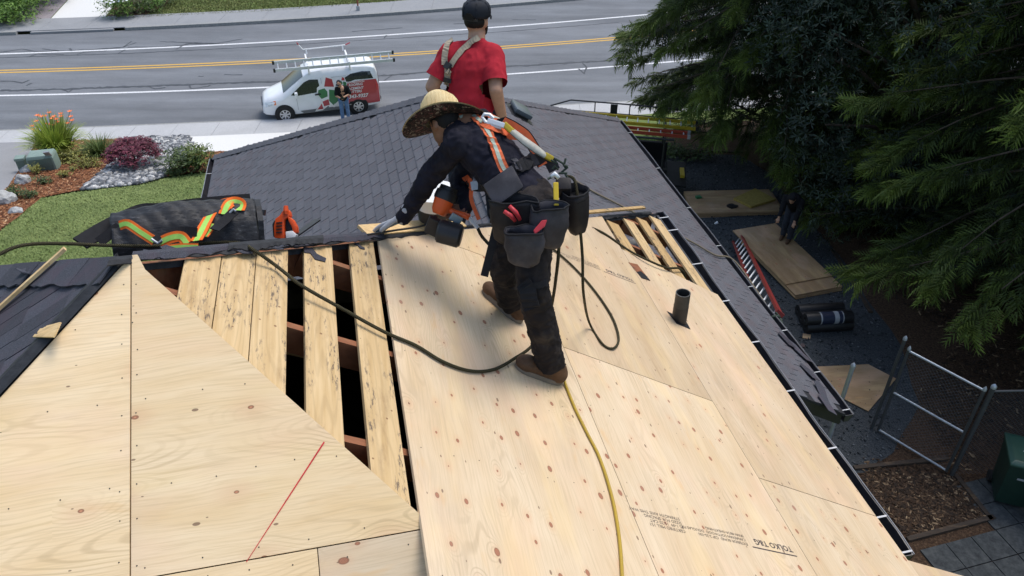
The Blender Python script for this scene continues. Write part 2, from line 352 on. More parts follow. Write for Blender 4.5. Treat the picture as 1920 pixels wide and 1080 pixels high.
# ================================================================== ground and street
M['grass'] = ground_mat('lawn_grass', [(0.07, 0.11, 0.025), (0.12, 0.165, 0.045), (0.17, 0.21, 0.07)], 30.0, 0.5, 0.03, big=(0.35, 0.5, (0.15, 0.155, 0.06)))
M['asphalt'] = ground_mat('asphalt_road', [(0.125, 0.134, 0.146), (0.172, 0.182, 0.195), (0.24, 0.25, 0.26)], 70.0, 0.4, 0.006, 0.9, big=(0.25, 0.5, (0.16, 0.165, 0.175)))
def _lanes(m):
    nt_ = m.node_tree; N = NT.__new__(NT); N.m = m; N.t = nt_; N.b = nt_.nodes['Principled BSDF']; old = N.b.inputs['Base Color'].links[0].from_socket
    a = N.noise(N.coord((.05, .75, 1)), 1.0, 5.0, .6); b = N.noise(N.coord((.35, 1.2, 1)), 1.0, 6.0, .7)
    c = N.mix(1.0, old, N.ramp(a, [(.3, .78), (.7, 1.16)]), 'MULTIPLY'); c = N.mix(1.0, c, N.ramp(b, [(.35, .86), (.65, 1.08)]), 'MULTIPLY'); nt_.links.new(c, N.b.inputs['Base Color'])
_lanes(M['asphalt'])
M['asphalt2'] = ground_mat('asphalt_drive', [(0.19, 0.19, 0.195), (0.26, 0.26, 0.265), (0.36, 0.36, 0.36)], 60.0, 0.4, 0.006, 0.9, big=(0.5, 0.4, (0.2, 0.2, 0.2)))
M['concrete'] = ground_mat('concrete', [(0.34, 0.35, 0.36), (0.43, 0.43, 0.43), (0.50, 0.50, 0.49)], 24.0, 0.2, 0.004, 0.85, big=(0.6, 0.5, (0.36, 0.36, 0.35)))
M['concrete_new'] = ground_mat('concrete_pale', [(0.56, 0.56, 0.53), (0.64, 0.63, 0.60), (0.70, 0.69, 0.65)], 20.0, 0.15, 0.004, 0.85)
M['concrete_grey'] = ground_mat('concrete_grey', [(0.21, 0.22, 0.23), (0.27, 0.275, 0.28), (0.33, 0.33, 0.33)], 24.0, 0.2, 0.004, 0.85, big=(0.6, 0.5, (0.22, 0.225, 0.23)))
M['kerbc'] = ground_mat('kerb_concrete', [(0.20, 0.20, 0.20), (0.28, 0.28, 0.27), (0.36, 0.36, 0.34)], 12.0, 0.3, 0.006, 0.9)
M['white_paint'] = ground_mat('road_paint_white', [(0.34, 0.35, 0.36), (0.66, 0.66, 0.66), (0.76, 0.76, 0.75)], 14.0, 0.2, 0.003, 0.8)
M['yellow_paint'] = ground_mat('road_paint_yellow', [(0.34, 0.23, 0.09), (0.62, 0.37, 0.07), (0.70, 0.43, 0.10)], 14.0, 0.2, 0.003, 0.8)
M['tar'] = plain('crack_tar', (0.055, 0.06, 0.068), 0.7, var=0.3)
M['mulch'] = ground_mat('red_mulch', [(0.10, 0.040, 0.018), (0.24, 0.10, 0.045), (0.40, 0.19, 0.09)], 26.0, 0.9, 0.04)
M['mulch_dark'] = ground_mat('brown_mulch', [(0.035, 0.022, 0.015), (0.085, 0.05, 0.03), (0.19, 0.12, 0.07)], 24.0, 0.9, 0.04)
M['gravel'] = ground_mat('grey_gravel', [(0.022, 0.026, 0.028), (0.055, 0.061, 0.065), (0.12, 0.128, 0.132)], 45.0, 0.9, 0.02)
M['gravel_far'] = ground_mat('purple_gravel', [(0.16, 0.14, 0.14), (0.27, 0.24, 0.25), (0.38, 0.35, 0.36)], 18.0, 0.8, 0.03)
M['riverbed'] = ground_mat('river_rock_bed', [(0.06, 0.06, 0.06), (0.12, 0.12, 0.12), (0.2, 0.2, 0.2)], 12.0, 0.8, 0.03)
gx = np.concatenate([np.linspace(-900, -190, 6), np.arange(-180, -60, 4.0), np.arange(-60, 61, 1.0), np.arange(64, 181, 4.0), np.linspace(190, 900, 6)])
gy = np.concatenate([np.linspace(-500, -40, 6), np.arange(-30, 101, 1.0), np.linspace(110, 1500, 10)])
def base_z(x, y):
    if lin(L_NK, x) - SWW + 1.25 < y < lin(L_FK, x) + 0.9: return ZS - 0.25      # under the street and its pavements
    if y >= lin(L_FK, x) + 0.9: return ZS + 0.09 + 0.02 * max(0, min(60, y - lin(L_FK, x) - 14))
    return terr(x, y) - 0.05
gv = [(x, y, base_z(x, y)) for y in gy for x in gx]
nx = len(gx); gf = [(j * nx + i, j * nx + i + 1, (j + 1) * nx + i + 1, (j + 1) * nx + i) for j in range(len(gy) - 1) for i in range(nx - 1)]
tag(np_obj('ground', gv, gf, M['grass'], smooth=True), 'gentle green ground falling from the house to the street', None, None, 'structure')
def inside(poly, x, y):
    c = False; n = len(poly); j = n - 1
    for i in range(n):
        xi, yi = poly[i]; xj, yj = poly[j]
        if (yi > y) != (yj > y) and x < (xj - xi) * (y - yi) / (yj - yi) + xi: c = not c
        j = i
    return c
def region(name, poly, mat, off=0.01, grid=0.5, zf=None, label=None, kind='structure', wob=0.0):
    zf = zf or terr; b = []
    n = len(poly)
    for i in range(n):
        p = Vector(poly[i]); q = Vector(poly[(i + 1) % n]); k = max(1, int((q - p).length / grid))
        for t in range(k):
            r = p.lerp(q, t / k)
            if wob: nn = mnoise.noise_vector(Vector((r.x * 1.3, r.y * 1.3, 3.1))); r = r + Vector((nn.x, nn.y)) * wob
            b.append(r)
    bl = [(p.x, p.y) for p in b]; vs = list(b); es = [(i, (i + 1) % len(b)) for i in range(len(b))]
    xs = [p.x for p in b]; ys = [p.y for p in b]
    for x in np.arange(min(xs), max(xs), grid):
        for y in np.arange(min(ys), max(ys), grid):
            if inside(bl, x, y): vs.append(Vector((x, y)))
    r = delaunay_2d_cdt(vs, es, [], 1, 1e-4)
    m = MB(); m.add([(p.x, p.y, zf(p.x, p.y) + off) for p in r[0]], r[2])
    o = m.build(name, mat, smooth=0)
    if o.data.polygons and o.data.polygons[0].normal.z < 0: o.data.flip_normals()
    return tag(o, label, None, None, kind), bl
def gp(*px): return [tuple(gnd(u, v).xy) for u, v in px]
def street(f): return f
def strip(name, fa, fb, x0, x1, z, mat, parent=None, step=1.0, th=0.0):
    m = MB(); xs = np.arange(x0, x1 + 1e-6, step); vs = []
    for x in xs: vs += [(x, fa(x), z), (x, fb(x), z)]
    k = len(xs)
    fs = [(2 * i, 2 * i + 2, 2 * i + 3, 2 * i + 1) for i in range(k - 1)]
    if th:
        o = len(vs); vs += [(a, b, c - th) for a, b, c in vs]
        fs += [(2 * i, 2 * i + o, 2 * i + 2 + o, 2 * i + 2) for i in range(k - 1)] + [(2 * i + 1, 2 * i + 3, 2 * i + 3 + o, 2 * i + 1 + o) for i in range(k - 1)]
        fs += [(0, 1, 1 + o, o), (2 * k - 2, 2 * k - 2 + o, 2 * k - 1 + o, 2 * k - 1)]
    m.add(vs, fs); return m.build(name, mat, parent)
nk = lambda x: lin(L_NK, x); fk = lambda x: lin(L_FK, x)
road = tag(strip('road', lambda x: nk(x) - 0.05, lambda x: fk(x) + 0.05, -150, 150, ZS, M['asphalt']), 'grey asphalt street with worn lane markings', None, None, 'structure')
def paint(c, off, wd, mat): strip('lane_line', lambda x: lin(c, x) + off - wd / 2, lambda x: lin(c, x) + off + wd / 2, -148, 148, ZS + 0.004, mat, road)
paint(L_NW, 0, 0.15, M['white_paint']); paint(L_FW, 0, 0.16, M['white_paint'])
paint(L_YE, -0.15, 0.13, M['yellow_paint']); paint(L_YE, 0.15, 0.13, M['yellow_paint'])
def crack(px, wd=0.05, jit=0.05):
    pts = []
    for (u0, v0), (u1, v1) in zip(px[:-1], px[1:]):
        k = max(2, int(abs(u1 - u0) / 7))
        for t in range(k): s = t / k; p = onz(u0 + (u1 - u0) * s, v0 + (v1 - v0) * s, ZS + 0.004); pts.append(p + V(0, random.uniform(-jit, jit), 0))
    pts.append(onz(*px[-1], ZS + 0.004))
    MB().ribbon(pts, ZZ, [wd * 1.5 * random.uniform(0.6, 1.4) for _ in pts], 0.003).build('crack_seal', M['tar'], road)
crack([(0, 108), (240, 100), (480, 88), (620, 79), (800, 68), (960, 58), (1160, 42)], 0.035, 0.03)
crack([(0, 170), (120, 167), (200, 164), (330, 159), (480, 154), (640, 147), (720, 141), (960, 124), (1150, 113)], 0.11, 0.05)
for q in ([(0, 98), (40, 92), (70, 97), (110, 95)], [(80, 91), (110, 96), (150, 94), (200, 91), (232, 88), (247, 77)], [(232, 88), (255, 80)], [(130, 91), (135, 95)], [(190, 91), (225, 90)],
          [(300, 78), (340, 79), (400, 82), (455, 73)], [(330, 92), (350, 82), (400, 82)], [(240, 88), (300, 88), (350, 84), (360, 80), (420, 82)], [(55, 106), (70, 101), (120, 102)], [(145, 102), (160, 97), (200, 95)], [(222, 100), (235, 93)],
          [(280, 162), (290, 167), (310, 164)], [(355, 160), (358, 166), (390, 162), (395, 159)], [(0, 152), (25, 152), (40, 155)], [(40, 156), (55, 150)], [(50, 160), (60, 156)], [(372, 143), (382, 143)], [(420, 140), (455, 140)], [(120, 168), (128, 173), (135, 168)],
          [(660, 59), (700, 56), (755, 52)], [(850, 45), (900, 42)], [(720, 72), (725, 66)], [(720, 151), (735, 141)], [(960, 37), (1005, 37)], [(1085, 129), (1095, 138), (1100, 126), (1092, 118)]):
    crack(q, 0.05, 0.03)
# pavements, kerbs
def side(name, f0, f1, x0, x1, z, mat, label, step=1.6):
    base = tag(strip(name, f0, f1, x0, x1, z - 0.03, M['kerbc'], None, 1.0), label, None, None, 'structure')
    x = x0
    while x < x1 - 0.1:
        y0, y1 = f0(x), f1(x)
        a = min(x + step, x1) - 0.012; m = MB(); dz = random.uniform(-0.003, 0.003)
        sk = 0.35 * (f1(x) - f0(x)) * 0.25
        m.prism([(x, f0(x) + 0.012, z + dz), (a, f0(a) + 0.012, z + dz), (a, f1(a) - 0.012, z + dz), (x, f1(x) - 0.012, z + dz)], (0, 0, -0.028))
        m.build('concrete_panel', mat, base); x += step
    return base
near_sw = side('pavement', lambda x: nk(x) - SWW, lambda x: nk(x) - 0.16, -64.4, 40, ZS + 0.13, M['concrete'], 'pale concrete pavement along the near side of the street')
far_sw = side('far_pavement', lambda x: fk(x) + 0.18, lambda x: fk(x) + 2.2, -66, 50, ZS + 0.13, M['concrete_grey'], 'grey concrete pavement along the far side of the street', 2.2)
tag(strip('kerb', lambda x: nk(x) - 0.155, lambda x: nk(x), -64, 40, ZS + 0.10, M['kerbc'], None, 1.0, 0.2), 'low near kerb beside the parked van', None, None, 'structure')
xa = onz(58, 64, ZS).x; xb = onz(232, 60, ZS).x
tag(strip('far_kerb', lambda x: fk(x), lambda x: fk(x) + 0.175, xb, 50, ZS + 0.15, M['kerbc'], None, 0.8, 0.25), 'raised far kerb right of the driveway', None, None, 'structure')
tag(strip('far_kerb', lambda x: fk(x), lambda x: fk(x) + 0.175, -66, xa, ZS + 0.15, M['kerbc'], None, 0.8, 0.25), 'raised far kerb left of the driveway', None, None, 'structure')
tag(strip('driveway_apron', lambda x: fk(x), lambda x: fk(x) + 0.175, xa + .01, xb - .01, ZS + 0.105, M['concrete_grey'], None, 0.8, 0.1), 'lowered kerb at the far driveway', None, None, 'structure')
ZF = ZS + 0.13
def fz(x, y): return base_z(x, y)
def zp(z, *px): return [tuple(onz(u, v, z).xy) for u, v in px]
region('far_driveway', zp(ZF, (88, 42), (192, 37), (240, -25), (150, -25)), M['concrete_new'], 0.02, 1.0, fz, 'pale concrete driveway across the street')
region('far_gravel_bed', zp(ZF, (0, 46), (86, 42), (148, -25), (60, -25), (0, 10)), M['gravel_far'], 0.015, 1.0, fz, 'purple gravel bed beside the far driveway')
region('far_planting_bed', zp(ZF, (194, 37), (262, 33), (310, 10), (330, -25), (242, -25)), M['mulch_dark'], 0.015, 1.0, fz, 'brown planting bed beside the far lawn')
# left garden
driveP = gp((0, 268), (66, 266), (50, 300), (32, 325), (14, 352), (0, 366), (-160, 420), (-260, 300))
region('driveway', driveP, M['asphalt2'], 0.014, 0.6, None, 'grey asphalt driveway at the left of the garden')
mulchP = gp((66, 266), (140, 264), (236, 260), (228, 292), (205, 316), (158, 357), (120, 362), (75, 372), (30, 408), (-30, 460), (-40, 400), (0, 368), (16, 352), (33, 326), (52, 300))
region('mulch_bed', mulchP, M['mulch'], 0.016, 0.35, None, 'red brown bark mulch bed with small shrubs', wob=0.12)
rockP = gp((152, 358), (200, 318), (226, 292), (237, 260), (300, 258), (354, 257), (364, 284), (334, 303), (312, 332), (262, 346), (205, 353))
region('rock_bed', rockP, M['riverbed'], 0.022, 0.35, None, 'bed of grey river rocks under the maple', wob=0.1)
mulch2P = gp((312, 332), (334, 303), (364, 288), (420, 284), (430, 326), (380, 322), (345, 327))
region('mulch_bed', mulch2P, M['mulch'], 0.02, 0.35, None, 'red mulch patch beneath the shrubs near the roof', wob=0.08)
region('walkway', gp((355, 257), (560, 248), (560, 262), (430, 284), (366, 286)), M['concrete_new'], 0.02, 0.5, None, 'pale concrete walkway behind the shrubs')
def scatter_in(poly, n):
    xs = [p[0] for p in poly]; ys = [p[1] for p in poly]; out = []
    while len(out) < n:
        x = random.uniform(min(xs), max(xs)); y = random.uniform(min(ys), max(ys))
        if inside(poly, x, y): out.append((x, y))
    return out
def rocks(name, poly, n, r0, r1, mat, label):
    bm = bmesh.new(); bmesh.ops.create_icosphere(bm, subdivisions=1, radius=1.0); tv = np.array([v.co[:] for v in bm.verts]); tf = np.array([[v.index for v in f.verts] for f in bm.faces]); bm.free()
    tv = tv * (1 + 0.25 * rng.standard_normal((len(tv), 1)))
    P = scatter_in(poly, n); s = r0 + (r1 - r0) * rng.random(n) ** 2
    ms = rotz(rng.random(n) * 6.28) @ rotx(rng.normal(0, 0.3, n)) * (s[:, None] * np.array([1.25, 0.9, 0.6]))[:, None, :]
    loc = np.array([(x, y, terr(x, y) + 0.025 + s[i] * 0.25) for i, (x, y) in enumerate(P)])
    v, f = scatter(tv, tf, ms, loc)
    return tag(np_obj(name, v, f, mat, smooth=True, attr=np.repeat(rng.random(n), len(tv))), label, None, None, 'stuff')
def tint_mat(name, stops, rough=0.8, bump=0.0):
    t = NT(name); at = t.n('Attribute', attribute_name='tint').outputs['Fac']; c = t.ramp(at, stops)
    n = t.noise(t.coord(), 30, 3.0); c = t.mix(0.35, c, t.mix(1.0, c, t.ramp(n, [(0.3, 0.4), (0.7, 1.5)]), 'MULTIPLY'))
    if bump: t.bump(n, bump, 0.01)
    return t.done(c, rough, 0, 0.3)
M['riverrock'] = tint_mat('river_rock', [(0, (0.07, 0.075, 0.085)), (0.4, (0.17, 0.18, 0.19)), (0.75, (0.32, 0.32, 0.32)), (1, (0.62, 0.61, 0.58))])
M['chip'] = tint_mat('bark_chip', [(0, (0.10, 0.035, 0.015)), (0.5, (0.26, 0.10, 0.04)), (0.85, (0.42, 0.20, 0.09)), (1, (0.62, 0.42, 0.24))])
M['chip_dark'] = tint_mat('dark_chip', [(0, (0.03, 0.02, 0.013)), (0.6, (0.07, 0.038, 0.02)), (0.9, (0.16, 0.10, 0.055)), (1, (0.40, 0.28, 0.16))])
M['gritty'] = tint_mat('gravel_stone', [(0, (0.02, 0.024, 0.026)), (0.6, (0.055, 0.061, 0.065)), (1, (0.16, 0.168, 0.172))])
rocks('river_rocks', rockP, 5200, 0.035, 0.11, M['riverrock'], 'loose rounded grey and white river rocks around the maple')
def chips(name, poly, n, L, mat, label, flat=0.5, zo=0.03):
    tv = np.array([(-.5, -.16, 0), (.5, -.1, 0), (.45, .14, .02), (-.45, .16, .05), (0, 0, .12)]); tf = np.array([(0, 1, 4), (1, 2, 4), (2, 3, 4), (3, 0, 4)])
    P = scatter_in(poly, n); s = L * (0.4 + rng.random(n))
    ms = rotz(rng.random(n) * 6.28) @ rotx(rng.normal(0, flat, n)) @ roty(rng.normal(0, 0.25, n)) * s[:, None, None]
    v, f = scatter(tv, tf, ms, np.array([(x, y, terr(x, y) + zo) for x, y in P]))
    return tag(np_obj(name, v, f, mat, attr=np.repeat(rng.random(n) ** 1.5, 5)), label, None, None, 'stuff')
chips('bark_chips', mulchP, 9000, 0.10, M['chip'], 'loose red brown bark chips in the left bed')
chips('bark_chips', mulch2P, 1400, 0.09, M['chip'], 'loose bark chips under the right shrubs')
# lawn blades: short clumps over the lawn in view
lawnP = gp((-40, 470), (30, 408), (75, 372), (155, 358), (262, 347), (315, 333), (345, 328), (402, 323), (420, 400), (520, 470), (420, 540), (0, 560))
M['blade'] = leaf_mat('grass_blade', (0.13, 0.19, 0.045), (0.28, 0.34, 0.11), 0.6)
tv = np.array([(-.5, 0, 0), (.5, 0, 0), (0, .35, 1.0)]); tf = np.array([(0, 1, 2)])
n = 90000; P = scatter_in(lawnP, n); s = rng.random(n) * 0.035 + 0.025
ms = rotz(rng.random(n) * 6.28) * (np.stack([np.full(n, 0.03), s * 2.2, s * .55], -1))[:, None, :]
v, f = scatter(tv, tf, ms, np.array([(x, y, terr(x, y) - 0.01) for x, y in P]))
tag(np_obj('lawn', v, f, M['blade'], attr=np.repeat(np.clip(0.5 + 0.15 * rng.standard_normal(n) + 0.40 * np.array([mnoise.noise(Vector((x * .45, y * .45, 0))) + .6 * mnoise.noise(Vector((x * 1.7, y * 1.7, 5))) for x, y in P]), 0, 1), 3)), 'short mown green lawn left of the house', None, None, 'stuff')
# far lawn across the street
farlawnP = zp(ZF, (262, 33), (500, 21), (740, 3), (860, -30), (330, -30), (310, 8))
n = 26000; P = scatter_in(farlawnP, n); s = rng.random(n) * 0.05 + 0.04
ms = rotz(rng.random(n) * 6.28) * (np.stack([np.full(n, 0.05), s, s], -1))[:, None, :]
v, f = scatter(tv, tf, ms, np.array([(x, y, base_z(x, y)) for x, y in P]))
M['blade_dry'] = leaf_mat('dry_grass_blade', (0.12, 0.15, 0.035), (0.30, 0.29, 0.12), 0.6)
tag(np_obj('far_lawn', v, f, M['blade_dry'], attr=np.repeat(rng.random(n), 3)), 'dry yellowing lawn across the street', None, None, 'stuff')
# right yard
wildP = gp((1230, 262), (1300, 232), (1420, 225), (2300, 300), (2600, 1300), (1650, 1300), (1560, 900), (1420, 640), (1300, 330))
region('yard_soil', wildP, M['mulch_dark'], 0.006, 0.6, None, 'dark mulch ground under the trees at right')
gravP = gp((1200, 300), (1262, 290), (1385, 291), (1440, 325), (1500, 400), (1575, 480), (1625, 560), (1690, 650), (1720, 760), (1680, 850), (1620, 885), (1500, 900), (1300, 640), (1240, 420))
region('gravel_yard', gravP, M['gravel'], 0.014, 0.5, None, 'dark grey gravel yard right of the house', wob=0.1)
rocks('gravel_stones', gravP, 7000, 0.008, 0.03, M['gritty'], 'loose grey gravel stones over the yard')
barkP = gp((1600, 905), (1640, 880), (1790, 893), (1850, 975), (1708, 1012))
region('bark_square', barkP, M['mulch_dark'], 0.022, 0.4, None, 'square bark bed by the paving')
chips('yard_chips', barkP, 2600, 0.10, M['chip_dark'], 'pale bark chips in the square bed by the paving')
chips('leaf_litter', gp((1620, 860), (1780, 880), (1720, 740), (1800, 640), (1640, 540), (1800, 480), (1920, 560), (1920, 800), (1800, 900), (1610, 900)), 2600, 0.09, M['chip_dark'], 'dry leaf litter under the dark trees')
pav = region('paving', gp((1712, 1018), (1852, 980), (1795, 898), (1840, 885), (1990, 890), (2100, 1200), (1760, 1200)), M['mulch_dark'], 0.010, 0.5, None, 'grey concrete paving by the bins')[0]
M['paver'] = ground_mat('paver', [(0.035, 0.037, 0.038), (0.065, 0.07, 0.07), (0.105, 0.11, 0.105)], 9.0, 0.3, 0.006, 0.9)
pd = (gnd(1850, 975) - gnd(1708, 1012)); pd.z = 0; pd.normalize(); pe = V(-pd.y, pd.x, 0); p00 = gnd(1712, 1020)
pavpoly = gp((1712, 1018), (1852, 980), (1795, 898), (1840, 885), (1990, 890), (2100, 1200), (1760, 1200))
for i in range(-2, 9):
    for j in range(-7, 7):
        c = p00 + pd * (i * 0.48 + 0.24) + pe * (j * 0.48 + 0.1)
        if inside(pavpoly, c.x, c.y):
            MB().box(V(c.x, c.y, terr(c.x, c.y) + 0.018 + random.uniform(-.003, .003)), pd * 0.232, pe * 0.232, ZZ * 0.02).build('paver', M['paver'], pav)
M['timber'] = board_mat('edging_timber', (0.07, 0.05, 0.036), (0.04, 0.03, 0.022), 0.5)
for a, b, lb in (((1600, 880), (1775, 862), 'dark edging timber along the top of the bark square'), ((1700, 1014), (1862, 972), 'dark edging timber between bark square and paving'), ((1790, 893), (1858, 978), 'dark edging timber at the right side of the bark square'),
                 ((1560, 470), (1632, 588), 'dark edging timber at the right edge of the gravel'), ((1268, 283), (1392, 287), 'dark edging timber at the far end of the gravel')):
    p, q = gnd(*a), gnd(*b); p.z += 0.02; q.z += 0.02
    o = MB().bar(p, q, 0.08, 0.08).build('edging_timber', M['timber']); tag(o, lb, 'timber', 'garden edging timbers')
# ================================================================== house
house = thing('house', (APEX.x, APEX.y, 0), 'grey house with its hip roof half stripped and newly sheathed in plywood', 'house')
def sheet(poly, org, X, Y, N, mat, th=0.016, name='plywood_sheet', parent=None, h=0.0):
    ca = sum(p[0] for p in poly) / len(poly); cb = sum(p[1] for p in poly) / len(poly)
    o = org(ca, cb, h); sy = 1 if org is None else -1
    m = MB(); m.prism([(a - ca, -(b - cb), 0) for a, b in poly], (0, 0, -th))
    return m.build(name, mat, parent or house, mw=frame(o, X, -Y, N))
def sR(poly, mat, **k): return sheet(poly, pr, ER, DR, NR, mat, **k)
def sF(poly, mat, **k): return sheet(poly, pf, EP, DF, NF, mat, **k)
EAVE = 4.82; g = 0.002
shR3 = sR([(1.50, 1.365), (4.165, 1.365), (4.425, 1.69), (4.425, 2.56 - g), (1.50, 2.56 - g)], M['ply_right'])
sR([(4.431, 1.70), (5.09, 2.56 - g), (4.431, 2.56 - g)], M['ply_far'])
shR2 = sR([(1.14, 2.56 + g), (3.62, 2.56 + g), (3.545, 3.77 - g), (1.14, 3.77 - g)], M['ply_right'])
shR2f = sR([(3.626, 2.56 + g), (5.09, 2.56 + g), (6.03, 3.77 - g), (3.551, 3.77 - g)], M['ply_far'])
sR([(2.872, 3.77 + g), (5.47, 3.77 + g), (5.32, EAVE), (2.802, EAVE)], M['ply_far'])
shR1 = sR([(0.4, 3.77 + g), (2.866, 3.77 + g), (2.796, EAVE), (2.50, EAVE), (2.495, EAVE + .002), (0.4, EAVE)], M['ply_right'])
sR([(-1.0, 2.56 + g), (1.136, 2.56 + g), (1.136, 3.77 - g), (-1.0, 3.77 - g)], M['ply_right'])
ext = sR([(-1.0, EAVE + .004), (2.47, EAVE + .004), (2.40, 6.3), (-1.0, 6.3)], M['ply_far'], h=-0.012)
# camera-facing plane
hq = 0.866
sF([(0.022, -0.02), (0.022, 1.345), (1.155, 1.345), (0.075, 0.055), (0.045, -0.02)], M['ply_left'])
shF = sF([(0.016, 0.0), (0.016, 2.40), (-2.06, 2.40), (-0.02, 0.03)], M['ply_left'])
sF([(0.022, 1.350), (0.70, 1.350), (0.70, 2.40), (0.022, 2.40)], M['ply_left'])
sF([(0.704, 1.350), (1.150, 1.350), (1.30, 1.52), (2.05, 2.40), (0.704, 2.40)], M['ply_right'])
sF([(-4.0, 2.405), (4.0, 2.405), (4.05, 4.7), (-4.05, 4.7)], M['ply_left'])
# small cut end of plywood above the seam, by the apex
# red chalk line on the right-hand pale sheet
p0, p1 = onp(608, 829, APEX, NF), onp(462, 1054, APEX, NF)
MB().ribbon([p0 + NF * .0015, (p0 + p1) / 2 + NF * .0015, p1 + NF * .0015], NF, [0.006, 0.0045, 0.002], 0.001).build('chalk_line', M['red_chalk'], house)
# old spaced sheathing boards on the right plane
def brd(b0, b1, a0=None, a1=None, mat='board', th=0.02, h=-0.018):
    A = a0 if a0 is not None else None
    poly = [(hip1(b0) if A is None else A, b0), (hip1(b1) if A is None else A, b1), (a1 if a1 else hip2(b1) - .02, b1), (a1 if a1 else hip2(b0) - .02, b0)]
    return sR(poly, M[mat], th=th, name='sheathing_board', h=h)
for b0, b1 in ((0.322, 0.482), (0.487, 0.648), (0.653, 0.815), (0.905, 1.068), (1.178, 1.338)): brd(b0, b1)
for b0, b1, m_ in ((3.84, 3.98, 'board_worn'), (4.13, 4.26, 'board'), (4.37, 4.50, 'board_worn'), (4.63, 4.78, 'board')): brd(b0, b1, 5.2, hip2(b0) - .05, m_)
# rafters under them, one every 65 cm, and the hip rafters
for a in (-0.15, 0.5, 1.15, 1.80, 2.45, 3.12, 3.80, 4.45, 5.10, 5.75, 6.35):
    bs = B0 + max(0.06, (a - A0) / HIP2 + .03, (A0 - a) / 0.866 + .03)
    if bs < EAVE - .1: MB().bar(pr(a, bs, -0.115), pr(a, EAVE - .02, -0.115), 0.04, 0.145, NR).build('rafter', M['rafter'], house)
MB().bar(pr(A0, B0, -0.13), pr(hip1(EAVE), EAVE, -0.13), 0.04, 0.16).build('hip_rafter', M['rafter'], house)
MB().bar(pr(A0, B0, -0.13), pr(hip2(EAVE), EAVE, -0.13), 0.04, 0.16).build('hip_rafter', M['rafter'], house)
# blocking seen in the openings
for a, b0, b1, h in ((2.62, 0.86, 1.4, -.30), (3.45, 0.86, 1.5, -.42)): MB().bar(pr(a, b0, h), pr(a + .05, b1, h), 0.09, 0.05, NR).build('brace', M['board_worn'], house)
# closed roof decks of the planes the photo shows nothing under, attic floor and walls
corner2 = pr(hip2(EAVE), EAVE, 0); ze = corner2.z
epL = (APEX - CAMP).dot(EP); eR = (corner2 - CAMP).dot(EP); half = eR - epL
def hp(e_r, e_p, z): return V(0, 0, 0) + ER * e_r + EP * e_p + ZZ * z          # house axes, world z
erA = APEX.dot(ER); epA = APEX.dot(EP)
cFL = pl(corner2.dot(ER) - erA, half / c30, 0); cFR = corner2.copy()
cNL = hp(erA - half, epA - half, ze); cNR = hp(erA - half, epA + half, ze)
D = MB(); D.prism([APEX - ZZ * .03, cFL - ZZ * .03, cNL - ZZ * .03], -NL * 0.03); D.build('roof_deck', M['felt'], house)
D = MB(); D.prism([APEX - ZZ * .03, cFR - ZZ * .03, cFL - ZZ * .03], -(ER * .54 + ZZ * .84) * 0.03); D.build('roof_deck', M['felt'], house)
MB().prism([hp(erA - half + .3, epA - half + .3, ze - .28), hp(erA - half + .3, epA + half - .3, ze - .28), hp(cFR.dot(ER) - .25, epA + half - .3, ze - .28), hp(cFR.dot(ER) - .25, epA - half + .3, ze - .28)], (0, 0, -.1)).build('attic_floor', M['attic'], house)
def wallbox(r0, r1, q0, q1, z1, name='wall', z0=-2.5):
    t = .15
    for (a, b, c, d) in ((r0, r1, q0, q0 + t), (r0, r1, q1 - t, q1), (r0, r0 + t, q0 + t + .002, q1 - t - .002), (r1 - t, r1, q0 + t + .002, q1 - t - .002)):
        MB().prism([hp(a, c, z0), hp(b, c, z0), hp(b, d, z0), hp(a, d, z0)], (0, 0, z1 - z0)).build(name, M['wall'], house)
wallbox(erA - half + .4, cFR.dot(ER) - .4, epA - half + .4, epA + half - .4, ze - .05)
# fascia and gutter along the right eave
fa, fb = pr(2.47, EAVE - .02, 0), pr(6.80, EAVE - .02, 0)
MB().bar(fa - ZZ * .12 , fb - ZZ * .12, 0.025, 0.17).build('fascia', M['black'], house)
def gutter(p, q, out, w=0.085, d=0.10, ends=(True, True), hang=(), parent=None, lipmat='lip'):
    m = MB(); t = (q - p).normalized(); n = 24
    prof = [(0.0, 0.0), (0.0, -d), (w * .62, -d), (w * .95, -d * .45), (w, 0.0), (w + .014, 0.0), (w + .014, -.012), (w * .97, -d * .5), (w * .66, -d - .006), (-.004, -d - .006)]
    vs = []; L = (q - p).length
    for i in range(n + 1):
        s = i / n; wob = 0.006 * math.sin(s * 17) + .004 * math.sin(s * 41); base = p.lerp(q, s)
        for x, y in prof: vs.append(base + out * (x + (wob if x > w * .9 else 0)) + ZZ * (y + (wob * .6 if x > w * .9 else 0)))
    k = len(prof); fs = [(i * k + j, i * k + j + 1, (i + 1) * k + j + 1, (i + 1) * k + j) for i in range(n) for j in range(k - 1)]
    m.add(vs, fs); go = m.build('gutter', M['gutter'], parent or house, smooth=40, fix=False)
    for e, pt in zip(ends, (p, q)):
        if e: MB().prism([pt + out * x + ZZ * y for x, y in ((0, 0), (0, -d), (w * .62, -d), (w * .95, -d * .45), (w + .01, 0))], t * .004).build('end_cap', M['gutter'], go)
    MB().tube([p.lerp(q, i / 30) + out * (w + .012 + 0.006 * math.sin(i / 30 * 17) + .004 * math.sin(i / 30 * 41)) + ZZ * (.002 + .004 * math.sin(i / 30 * 17)) for i in range(31)], 0.0045, 6).build('gutter_lip', M[lipmat], go)
    for s in hang:
        b = p.lerp(q, s); MB().bar(b + ZZ * .004 - out * .01, b + out * (w + .012) + ZZ * .006, 0.013, 0.004).build('gutter_hanger', M['hang'], go)
    return go
ga, gb = pr(2.50, EAVE + .004, -.03), pr(6.86, EAVE + .004, -.03)
